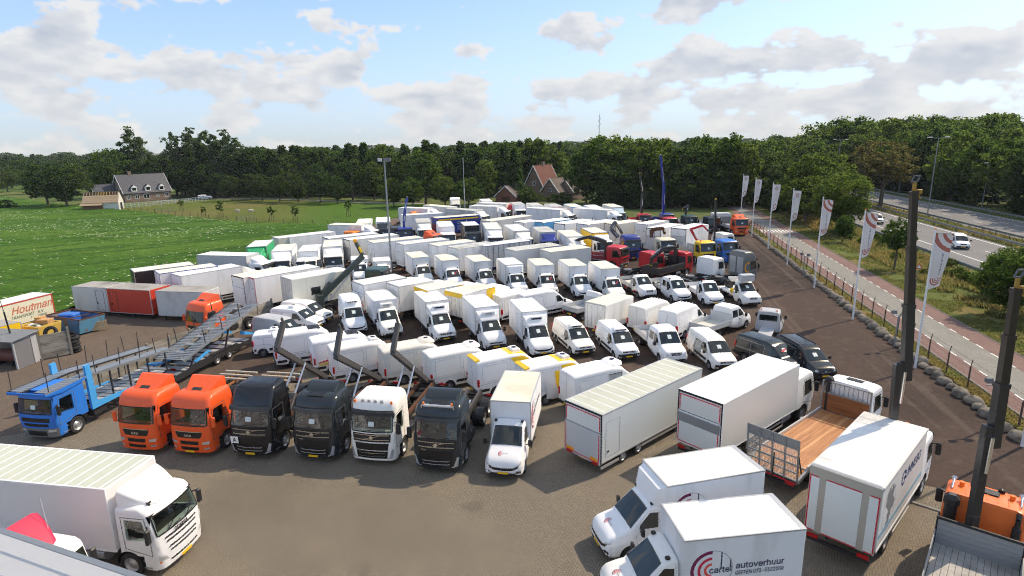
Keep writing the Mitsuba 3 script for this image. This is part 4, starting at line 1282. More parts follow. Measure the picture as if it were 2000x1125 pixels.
fk = obj('crop_field', field_mesh(), 'crop_green', None, False)
tag(fk, 'broad green crop field dotted with white flowers', 'crop', kind='stuff')
struct('field_soil', sheet(FIELD, -0.01), 'land')
PAD = Polygon([(-30.5, 124), (-39.9, 128.2), (-58.2, 134.6), (-75.8, 146.3), (-98.4, 163.1), (-131.5, 186.6), (-121.2, 203), (-107.2, 209), (-87.3, 205), (-66.2, 195), (-46.2, 182), (-24.9, 174), (-21, 153), (-28, 140)])
struct('paddock', sheet(PAD, 0.0), 'paddock_grass')
struct('path', sheet([(-122, 204), (-107, 210.3), (-87, 206.3), (-66, 196), (-46, 183), (-25, 175), (-25, 178), (-46, 186), (-66, 199), (-87, 209), (-108, 213), (-124, 207)], 0.004), 'kerb_grey')

# road with two red cycle lanes
struct('verge', strip(-2.6, 15.6, -90, 170, 0.0), 'verge_grass')
struct('road', strip(0, 2.78, -90, 100, 0.02), 'road_grey')
struct('cycle_lane', strip(-1.45, 0, -90, 100, 0.016), 'lane_red')
struct('cycle_lane', strip(2.78, 4.55, -90, 100, 0.016), 'lane_red')
k = struct('road_markings', merge([strip(o - .055, o + .055, t, t + 1.0, .026) for o in (0, 2.78) for t in np.arange(-80, 12, 2.05)]), 'marking_white')
struct('crossing_marks', merge([strip(-1.2 + i * .62, -.9 + i * .62, 16.5, 19.5, .026) for i in range(9)] + [strip(-1.4, 4.5, 15.6, 15.9, .026), strip(-1.4, 4.5, 33.0, 33.3, .024)]), 'marking_white')
struct('kerb', merge([bar((*rp(-1.52, -90), .03), (*rp(-1.52, 60), .03), .1, .12), bar((*rp(4.6, -90), .02), (*rp(4.6, 60), .02), .08, .08)]), 'kerb_grey')

# motorway: two carriageways
struct('motorway', strip(17.6, 31.0, -110, 420, 0.01), 'asphalt')
struct('motorway', strip(36.2, 49.6, -110, 420, 0.01), 'asphalt')
struct('median', strip(31.0, 36.2, -110, 420, 0.004), 'verge_grass')
struct('motorway_markings', merge([strip(o - .1, o + .1, -110, 300, .016) for o in (21.0, 30.1, 37.6, 48.9)] + [strip(25.6, 25.75, t, t + 3, .016) for t in np.arange(-100, 250, 12)] + [strip(o, o + .15, t, t + 3, .016) for o in (41.3, 45.1) for t in np.arange(-100, 250, 12 if o < 43 else 4.5)]), 'marking_white')
G_RAIL = 'motorway guard rails'
for off, words in ((16.4, 'galvanised guard rail nearest the yard, along the motorway'), (31.6, 'galvanised guard rail on the near side of the motorway median'), (35.6, 'galvanised guard rail on the far side of the motorway median'), (50.6, 'galvanised guard rail along the dark wood')):
    key = thing('guard_rail', words, 'guard rail')
    a_, b_ = np.array([*rp(off, -70), 0]), np.array([*rp(off, 220), 0])
    beams = []
    for s_ in ((-.09,), (.09,)):
        beams.append(bar(a_ + [s_[0], 0, .72], b_ + [s_[0], 0, .72], .03, .14))
        beams.append(bar(a_ + [s_[0], 0, .54], b_ + [s_[0], 0, .54], .03, .12))
    beams.append(bar(a_ + [0, 0, .64], b_ + [0, 0, .64], .16, .03))
    obj('beam', merge(beams), 'galvanised', key, False)
    ps = merge([bx(*(np.array(rp(off, t)).repeat(2) + [-.05, .05, -.07, .07]), 0, .62) for t in np.arange(-68, 160, 4.0)])
    labels[obj('post', ps, 'galvanised', key, False)] = {'kind': 'stuff'}


# ------------------------------------------------------------------ trees
def leaf_fn(a, b, c):
    def fn(p, n, uv):
        q = noise(p.x * .55, p.y * .55, p.z * .55)
        w = noise(p.x * 5, p.y * 5, p.z * 5)
        t = noise(p.x * .09 + 5, p.y * .09, 3)
        return mix(mix(C3(*a), C3(*b), sst(.25, .75, q)), C3(*c), sst(.55, .85, t) * .6) * (.7 + .6 * w)
    return mikit.proc(fn)


def LEAF(name, a, b, c):
    scene['m_' + name] = {'type': 'principledthin', 'base_color': leaf_fn(a, b, c), 'roughness': .6, 'diff_trans': 1.45, 'spec_trans': 0.0}
    return name


LEAF('leaf_mid', (.076, .140, .026), (.115, .178, .034), (.125, .165, .034))
LEAF('leaf_dark', (.056, .104, .028), (.080, .130, .032), (.092, .124, .034))
LEAF('leaf_rust', (.135, .085, .040), (.105, .095, .036), (.16, .09, .045))
LEAF('leaf_light', (.110, .175, .030), (.150, .200, .040), (.130, .160, .036))
LEAF('leaf_silver', (.085, .140, .055), (.130, .180, .075), (.100, .150, .052))
LEAF('leaf_brown', (.135, .135, .045), (.110, .130, .038), (.150, .130, .048))
P('bark', mikit.proc(lambda p, n, uv: mix(C3(.075, .060, .045), C3(.14, .12, .095), noise(p.x * 9, p.y * 9, p.z * 2))), 0.95)


def leaves(rs, centres, radii, per, size, flat=.35):
    """leaf sized faces scattered through clumps; each face a bent rhomb"""
    n = len(centres) * per
    c = np.repeat(centres, per, 0)
    d = rs.normal(size=(n, 3))
    d /= np.linalg.norm(d, axis=1, keepdims=True)
    pos = c + d * (np.repeat(radii, per)[:, None] * rs.uniform(.35, 1.0, (n, 1))) * [1, 1, .8]
    nrm = d * .8 + rs.normal(size=(n, 3)) * .7 + [0, 0, flat]
    nrm /= np.linalg.norm(nrm, axis=1, keepdims=True)
    a = np.cross(nrm, rs.normal(size=(n, 3)))
    a /= np.linalg.norm(a, axis=1, keepdims=True)
    b = np.cross(nrm, a)
    s = size * rs.uniform(.6, 1.35, (n, 1))
    v = np.stack([pos - a * s, pos + b * s * .55 - nrm * s * .12, pos + a * s, pos - b * s * .55 - nrm * s * .12], 1).reshape(-1, 3)
    i = np.arange(n) * 4
    return tm(v, np.vstack([np.stack([i, i + 1, i + 2], 1), np.stack([i, i + 2, i + 3], 1)]))


def tree_parts(kind, seed, n, per, size):
    """a tree 10 m tall: (trunk and limbs, crown)"""
    rs = np.random.RandomState(seed)
    cs, rr = [], []
    if kind == 'conifer':
        for k in range(n):
            z = .8 + 9.1 * rs.rand() ** .85
            R = (10.1 - z) * .27 + .15
            t = rs.rand() * 6.283
            q = R * rs.uniform(.45, 1.0)
            cs.append((q * math.cos(t), q * math.sin(t), z))
            rr.append(.42 + .25 * rs.rand())
    else:
        zc, rz, rx = {'broad': (5.4, 4.5, 3.6), 'poplar': (5.6, 4.5, 2.1), 'birch': (5.4, 4.7, 2.4), 'shrub': (4.5, 5.2, 5.0), 'open': (6.3, 3.6, 3.9), 'young': (6.6, 3.2, 2.3)}[kind]
        lob = rs.normal(size=(9, 3))
        lob /= np.linalg.norm(lob, axis=1, keepdims=True)
        amp = rs.uniform(-.32, .34, 9)
        while len(cs) < n:
            d = rs.normal(size=3)
            d /= np.linalg.norm(d)
            k = 1 + sum(a * max(0, float(d @ l)) ** 4 for a, l in zip(amp, lob))
            r = rs.rand() ** (.33 if kind != 'open' else .5)
            if kind == 'poplar':
                z0 = d[2] * rz * r
                wdt = rx * (1.0 - .45 * max(0, z0 / rz)) * (1 - .35 * max(0, -z0 / rz))
                pnt = (d[0] * wdt * k * r, d[1] * wdt * k * r, zc + z0)
            else:
                low = .80 if d[2] < -.2 else 1
                pnt = (d[0] * rx * k * r, d[1] * rx * k * r, zc + d[2] * rz * r * low * (.9 + .1 * k))
            if pnt[2] < .8:
                continue
            cs.append(pnt)
            rr.append({'poplar': .55, 'birch': .6, 'open': .55, 'young': .6}.get(kind, .78) * rs.uniform(.65, 1.2))
    cs, rr = np.array(cs), np.array(rr)
    crown = leaves(rs, cs, rr, per, size, .35 if kind != 'conifer' else -.1)
    if kind == 'birch':                                        # drooping twigs
        crown.vertices[:, 2] -= .06 * np.linalg.norm(crown.vertices[:, :2], axis=1) ** 1.6
        crown.vertices[:, 2] = np.maximum(crown.vertices[:, 2], .9)
    tr = [cyl((0, 0, -.2), (.1, .05, 3.2), .24 if kind != 'young' else .14, 8, .17 if kind != 'young' else .1), cyl((.1, .05, 3.1), (0, .1, 7.4), .17 if kind != 'young' else .1, 7, .05)]
    for k in range(7 if kind not in ('shrub',) else 3):
        t, z = k * 2.4 + rs.rand(), 2.4 + k * .65
        q = cs[rs.randint(len(cs))]
        tr.append(cyl((.08, .05, z), (q[0] * .75, q[1] * .75, max(z + .4, q[2] * .95)), .085, 5, .02))
    return merge(tr), crown


GROUPS = {}


def tree_group(kind, leaf, seed, n=150, per=26, size=.24):
    g = f'{kind}_{leaf}_{seed}_group'
    if g not in scene:
        t, c = tree_parts(kind, seed, n, per, size)
        scene[g] = {'type': 'shapegroup', 'trunk': mikit.ply(t, 'm_bark', smooth=40), 'crown': mikit.ply(c, 'm_' + leaf)}
    return g


def tree(key, g, x, y, h, w=1.0, rot=0.0):
    s = h / 10.0
    scene[key] = {'type': 'instance', 'group': {'type': 'ref', 'id': g}, 'to_world': T().translate([x, y, 0]).rotate([0, 0, 1], rot).scale([s * w, s * w, s])}


trs = random.Random(12)


def one(name, label, cat, g, x, y, h, w=1.0, group=None):
    key = thing(name, label, cat, group)
    tree(key, g, x, y, h, w, trs.random() * 360)
    return key


BR = [tree_group('broad', 'leaf_mid', s_, 170, 30, .25) for s_ in (1, 2, 3)]
BD = [tree_group('broad', 'leaf_dark', s_, 170, 30, .25) for s_ in (4, 5)]
BL = [tree_group('broad', 'leaf_light', s_, 170, 30, .25) for s_ in (6, 7)]
PO = [tree_group('poplar', 'leaf_silver', s_, 92, 28, .24) for s_ in (8, 9)]
BI = [tree_group('birch', 'leaf_mid', 10, 170, 28, .22), tree_group('birch', 'leaf_light', 11, 170, 28, .22)]
CO = [tree_group('conifer', 'leaf_dark', s_, 150, 24, .24) for s_ in (12, 13)]
OB = tree_group('open', 'leaf_brown', 14, 190, 26, .17)
YO = [tree_group('young', 'leaf_mid', 15, 60, 22, .30), tree_group('young', 'leaf_light', 16, 50, 18, .32)]
NEAR = [tree_group('broad', 'leaf_light', 21, 330, 46, .17), tree_group('open', 'leaf_mid', 22, 260, 46, .16), tree_group('broad', 'leaf_mid', 23, 330, 46, .17)]
BRN = tree_group('conifer', 'leaf_rust', 24, 150, 26, .24)
SH = [tree_group('shrub', 'leaf_mid', 25, 90, 26, .5), tree_group('shrub', 'leaf_light', 26, 90, 26, .5), tree_group('shrub', 'leaf_dark', 27, 90, 26, .5)]

# left: round the farmhouse
one('tree', 'dark leafy tree leftmost beside the farmhouse, over the field edge', 'tree', BD[0], -150, 193, 13.8, 1.25)
one('tree', 'broad dark green tree just left of the farmhouse annex', 'tree', BD[1], -139.5, 187, 13.2, 1.3)
one('tree', 'large bright tree with a rounded top behind the farmhouse annex', 'tree', BR[1], -150, 226, 18.3, 1.1)
for i, (x, y, h, w_, wd) in enumerate([(-146, 236, 25.5, 1.2, 'tallest airy poplar, left of the group behind the farmhouse'), (-133, 238, 24, .9, 'slim poplar second from the left behind the farmhouse'), (-125, 238, 24.8, 1.3, 'poplar with a full crown in the middle of the group behind the farmhouse'), (-115, 232, 24.2, 1.4, 'poplar third from the right behind the farmhouse'), (-107, 228, 23.5, 1.3, 'poplar second from the right behind the farmhouse'), (-101, 224, 20.5, 1.3, 'poplar at the right end of the group behind the farmhouse')]):
    one('poplar_tree', wd, 'tree', PO[i % 2], x, y, h, w_)
for x, y, h, w_ in [(-122, 222, 13, 1.2), (-112, 220, 12, 1.2), (-140, 228, 14, 1.2), (-104, 216, 9, 1.4)]:
    one('tree', 'dark tree growing below the poplars behind the farmhouse', 'tree', BD[1], x, y, h, w_, 'dark trees below the poplars')
G_FL = 'trees at the far left edge of the field'
for i in range(9):
    one('tree', 'tree in the row at the far left edge of the crop field', 'tree', BR[i % 3], -262 + i * 13 + trs.uniform(-2, 2), 268 + (i % 3) * 10 - i * 4, trs.uniform(9, 13), 1.3, G_FL)
# the row along the back of the paddock
G_PR = 'trees in the row behind the paddock'
for i, (x, y) in enumerate([(-94, 201), (-81.7, 196), (-74.7, 192.5), (-67.5, 189), (-59, 184.5), (-53, 182), (-88, 203)]):
    one('tree', 'small dark tree in the row along the back of the paddock', 'tree', BD[i % 2], x, y, trs.uniform(8, 9.5), 1.05, G_PR)
for i, (x, y, h, wd) in enumerate([(-72.4, 147.9, 4.4, 'young tree on stakes, biggest in the paddock'), (-78.5, 151.2, 3.0, 'thin young tree next to the sheep'), (-56.3, 139, 4.0, 'young tree on stakes beside the goal frame'), (-49.6, 136, 4.0, 'young tree on stakes in the bright green part of the paddock'), (-93.7, 168.9, 3.6, 'young tree on stakes farthest left in the paddock'), (-40, 146, 4.0, 'sparse young tree right in the paddock, before the white trucks')]):
    key = thing('young_tree', wd, 'tree')
    t_, c_ = tree_parts('young', 30 + i, 26, 16, .5)
    S = T().translate([x, y, 0]).scale(h / 10)
    scene[key + '__trunk'] = mikit.ply(t_, 'm_bark', to_world=S)
    scene[key + '__crown'] = mikit.ply(c_, 'm_leaf_mid', to_world=S)
    for dx in (-.5, .5):
        obj('stake', bx(x + dx - .05, x + dx + .05, y - .05, y + .05, 0, 1.5), 'post_brown', key, False)
P('post_brown', (0.10, 0.075, 0.055), 0.9)

# the wood behind: front trees one by one, the rest as one wood
wood_front = [(-90, 216), (-84, 214), (-78, 210), (-71, 207), (-65, 203), (-58, 199), (-51, 195), (-44, 191), (-37, 188), (-30, 186)]
for i, (x, y) in enumerate(wood_front):
    g = [CO[0], BD[0], BR[0], CO[1], BD[1]][i % 5]
    one('tree', 'dark tree at the front of the wood behind the paddock', 'tree', g, x + trs.uniform(-1, 1), y + trs.uniform(-1, 2), trs.uniform(11.5, 15), 1.0, 'trees at the front of the wood behind the paddock')
for x, y, h, w_, g, wd in [(-33, 168, 8.2, 1.1, BL[0], 'small yellowish tree left of the yard lamp post'), (-27, 164, 8.2, 1.1, BR[1], 'small tree right behind the yard lamp post'), (-24.5, 172, 15.5, 1.25, BI[0], 'tall drooping birch behind the yard lamp post'), (-18, 164, 8.6, 1.15, BL[1], 'small bright tree right of the birch'), (-11.5, 163, 8.2, 1.2, BR[2], 'small round tree among the trunks behind the yard'), (-7, 170, 12.8, 1.2, BI[1], 'pale weeping tree left of the slim crane boom'),
                           (1.5, 174, 15.5, 1.0, CO[0], 'dark conifer left of the brown roofed house'), (-1.5, 178, 16.5, 1.0, CO[1], 'tall dark conifer behind the brick garage')]:
    one('tree', wd, 'tree', g, x, y, h, w_)
for x, y, h, w_, g, wd in [(10.5, 205, 18.8, 1.2, BL[1], 'large green tree behind the brown roofed house'), (19.5, 186, 10, 1.0, BL[0], 'bright bushy tree right beside the brown roofed house'), (24, 164, 18.4, 1.25, BR[0], 'leftmost big tree of the clump behind the yard'), (30, 168, 18.6, 1.15, BL[0], 'second big tree from the left in the clump behind the yard'), (35, 160, 17.8, 1.2, BR[2], 'middle big tree of the clump behind the yard'),
                           (41, 163, 18.0, 1.1, BI[1], 'big tree behind the tallest crane'), (46, 154, 15.5, 1.2, BD[0], 'darker tree right of the tallest crane'), (51, 158, 18, 1.0, BI[0], 'tall birch in the clump left of the road'), (55.5, 152, 18.2, 1.05, BI[0], 'tallest drooping birch left of the road'), (58.5, 148, 16, .95, BI[1], 'pale drooping birch nearest the road'), (21.5, 168, 13, 1.0, BD[1], 'dark tree at the left foot of the big clump'), (28, 154, 10.5, 1.4, BD[0], 'low dark tree in front of the big clump'), (43, 150, 9.5, 1.4, BD[1], 'low dark tree behind the red crane truck'), (50, 147, 9, 1.4, BD[0], 'low dark tree behind the dark green truck')]:
    one('tree', wd, 'tree', g, x, y, h, w_)
# right of the road
for x, y, h, w_, g, wd in [(68, 152, 13, 1.2, BD[0], 'dark tree where the road enters the wood'), (66, 138, 12, 1.25, BD[1], 'dark tree behind the first flags'), (62.5, 124, 13.2, 1.2, BR[0], 'large tree behind the middle flags'), (58.6, 117, 9.5, 1.2, BR[2], 'tree behind the fourth flag, with a thin trunk'), (71, 134, 13.5, 1.2, BR[1], 'tall tree between the road and the motorway'), (76, 150, 13, 1.3, BD[1], 'dark tree beside the motorway bend')]:
    one('tree', wd, 'tree', g, x, y, h, w_)
one('tree', 'bright green tree on the verge in front of the motorway', 'tree', NEAR[0], 58.2, 104.0, 10.6, 1.15)
one('tree', 'small tree below the bright green verge tree', 'tree', NEAR[2], 53.6, 94.0, 4.4, .9)
one('tree', 'slender young tree on the verge left of the tall dark mast', 'tree', NEAR[1], 48.2, 72.5, 6.6, .85)
one('tree', 'tree at the right edge of the picture, casting shade on the road', 'tree', NEAR[2], 45.4, 51.5, 6.4, 1.25)
one('tree', 'shrubby tree by the motorway rail at the right edge', 'tree', NEAR[0], 50.5, 58.0, 5.2, 1.2)
one('tree', 'brownish spreading tree standing in the motorway median', 'tree', OB, 88.9, 142.0, 16.8, 1.28)
G_MW = 'trees at the edge of the wood beside the motorway'
for i in range(17):
    q = rp(57.5 + trs.uniform(-1.5, 3), -38 + i * 10.5 + trs.uniform(-2, 2))
    one('tree', 'tree at the edge of the dark wood beyond the motorway', 'tree', [BR[0], BL[0], BR[1], BD[0], BR[2]][i % 5], q[0], q[1], trs.uniform(15.5, 18.5), 1.15, G_MW)
wood_n = [0]


def wood(name, label, pts):
    for i, (x, y, h, w_, g) in enumerate(pts):
        tree(f'{name}__{i + 1:03d}', g, x, y, h, w_, trs.random() * 360)
    labels[name] = {'label': label, 'category': 'wood', 'kind': 'stuff'}


pts = []
for i in range(230):                                           # behind the paddock and the houses
    x, y = trs.uniform(-125, 20), trs.uniform(0, 1)
    y = 205 - .22 * (x + 60) * (1 if x > -60 else .35) + 8 + 150 * y ** 1.3
    if x > -4 and y < 200:
        y += 24
    g = trs.choice([CO[0], CO[1], CO[0], BD[0], BD[1], BR[0], BRN if trs.random() < .35 else CO[1]])
    pts.append((x * (1 + (y - 200) * .0025), y, trs.uniform(14, 18.2), trs.uniform(.95, 1.25), g))
wood('wood', 'dense mixed dark wood behind the paddock', pts)
pts = []
for i in range(120):
    q = rp(62 + 70 * trs.random(), -60 + 260 * trs.random())
    pts.append((q[0], q[1], trs.uniform(17, 21.5), trs.uniform(1.0, 1.3), trs.choice([BR[0], BR[1], BD[0], BD[1], BL[1], BR[2]])))
wood('motorway_wood', 'deep leafy wood on the far side of the motorway', pts)
pts = []
for i in range(150):
    x = -620 + 640 * trs.random()
    pts.append((x, 430 + 260 * trs.random() + abs(x) * .1, trs.uniform(13, 19), trs.uniform(1.2, 1.6), trs.choice([BR[0], BD[0], BD[1], CO[0]])))
for i in range(100):
    x = -420 + 300 * trs.random()
    pts.append((x, 300 + 110 * trs.random() - (x + 260) * .12, trs.uniform(10, 14.5), trs.uniform(1.2, 1.5), trs.choice([BR[0], BD[0], BD[1]])))
for i in range(170):
    x = 20 + 560 * trs.random()
    pts.append((x, 300 + 360 * trs.random(), trs.uniform(15, 20), trs.uniform(1.2, 1.5), trs.choice([BR[0], BD[0], BD[1], BR[1]])))
for i in range(45):
    pts.append((60 + 90 * trs.random(), 190 + 100 * trs.random(), trs.uniform(14, 18), 1.25, trs.choice([BR[0], BD[0], BR[1]])))
for i in range(40):
    pts.append((130 + 60 * trs.random(), 215 + 60 * trs.random(), trs.uniform(21, 25), 1.25, trs.choice([BL[0], BR[1], BL[1]])))
for i in range(90):
    x = -1000 + 2000 * trs.random()
    pts.append((x, 760 + 300 * trs.random(), trs.uniform(17, 24), 2.2, trs.choice([BD[0], BD[1]])))
wood('far_wood', 'far belts of trees along the horizon', pts)

us = []
for i in range(60):
    us.append((trs.uniform(23, 62), trs.uniform(150, 158), trs.uniform(3.0, 5.0), 1.5, trs.choice([SH[0], SH[2], SH[2]])))
for i in range(46):
    q = rp(trs.uniform(54.5, 60), trs.uniform(-45, 140))
    us.append((q[0], q[1], trs.uniform(2.5, 5), 1.5, trs.choice([SH[0], SH[2], SH[2]])))
for i in range(50):
    x = trs.uniform(-108, -8)
    us.append((x, 204 - .30 * (x + 60) + trs.uniform(4, 10), trs.uniform(3, 5), 1.5, trs.choice([SH[2], SH[2], SH[0]])))
for i in range(24):
    us.append((trs.uniform(62, 76), trs.uniform(128, 160), trs.uniform(3, 5), 1.4, trs.choice([SH[0], SH[2]])))
wood('wood_undergrowth', 'dark shrubs filling the space below the trees at the wood edges', us)
labels['wood_undergrowth']['category'] = 'plants'

# hedges and bushes
for x, y, h, w_, g, wd in [(6.5, 170, 3.6, 1.5, SH[1], 'round clipped bush left of the brown roofed house'), (4.5, 170, 4.8, 1.5, SH[0], 'leafy bush beside the brick garage'), (14, 166, 3.2, 2.6, SH[0], 'long bush before the brown roofed house'), (-112, 215, 4, 1.6, SH[2], 'dark bush at the right corner of the farmhouse'), (-141, 203, 3, 1.8, SH[2], 'dark bush below the farmhouse annex'), (-158, 186, 3, 1.8, SH[2], 'dark bush under the trees left of the farmhouse')]:
    one('bush', wd, 'bush', g, x, y, h, w_)
bpts = []
for i in range(60):
    q = rp(trs.uniform(9.5, 15.6), trs.uniform(-52, 60))
    bpts.append((q[0], q[1], trs.uniform(.7, 1.5), trs.uniform(.9, 1.5), trs.choice([SH[0], SH[1]])))
wood('undergrowth', 'weeds and low green plants on the verge along the motorway', bpts)
labels['undergrowth']['category'] = 'plants'


def tufts(n, o0, o1, t0, t1, h, seed, mat, nm, label):
    rs = np.random.RandomState(seed)
    t = t0 + (t1 - t0) * rs.rand(n) ** 1.35
    o = o0 + (o1 - o0) * rs.rand(n)
    b = R0 + RN * o[:, None] + RD * t[:, None]
    keep = meshkit.fbm(np.column_stack([b * .5, b[:, 0] * 0]), 3, seed) > .40
    b, n = b[keep], int(keep.sum())
    a = rs.rand(n) * 6.283
    w = .045 + .05 * rs.rand(n)
    hh = h * (.5 + rs.rand(n))
    lean = rs.normal(size=(n, 2)) * .35
    d = np.column_stack([np.cos(a), np.sin(a)]) * w[:, None]
    v = np.stack([np.column_stack([b - d, np.zeros(n)]), np.column_stack([b + d, np.zeros(n)]), np.column_stack([b + lean * hh[:, None], hh])], 1).reshape(-1, 3)
    k_ = obj(nm, tm(v, np.arange(3 * n).reshape(-1, 3)), mat, None, False)
    tag(k_, label, 'grass', kind='stuff')


LEAF('grass_dry', (.26, .22, .08), (.20, .22, .07), (.32, .22, .09))
LEAF('grass_green', (.17, .20, .06), (.22, .22, .075), (.26, .21, .085))
tufts(60000, 8.2, 15.9, -60, 70, .55, 5, 'grass_dry', 'tall_grass', 'tall brown and green grass on the verge beside the motorway')
tufts(26000, 4.7, 8.4, -62, 40, .14, 6, 'grass_green', 'short_grass', 'short mown grass right of the red lane')
tufts(16000, -2.6, -1.6, -66, 30, .09, 7, 'grass_dry', 'fence_grass', 'dry grass strip under the barbed wire fence')
tufts(20000, 31.3, 36.0, -50, 90, .4, 8, 'grass_green', 'median_grass', 'wild grass in the motorway median')

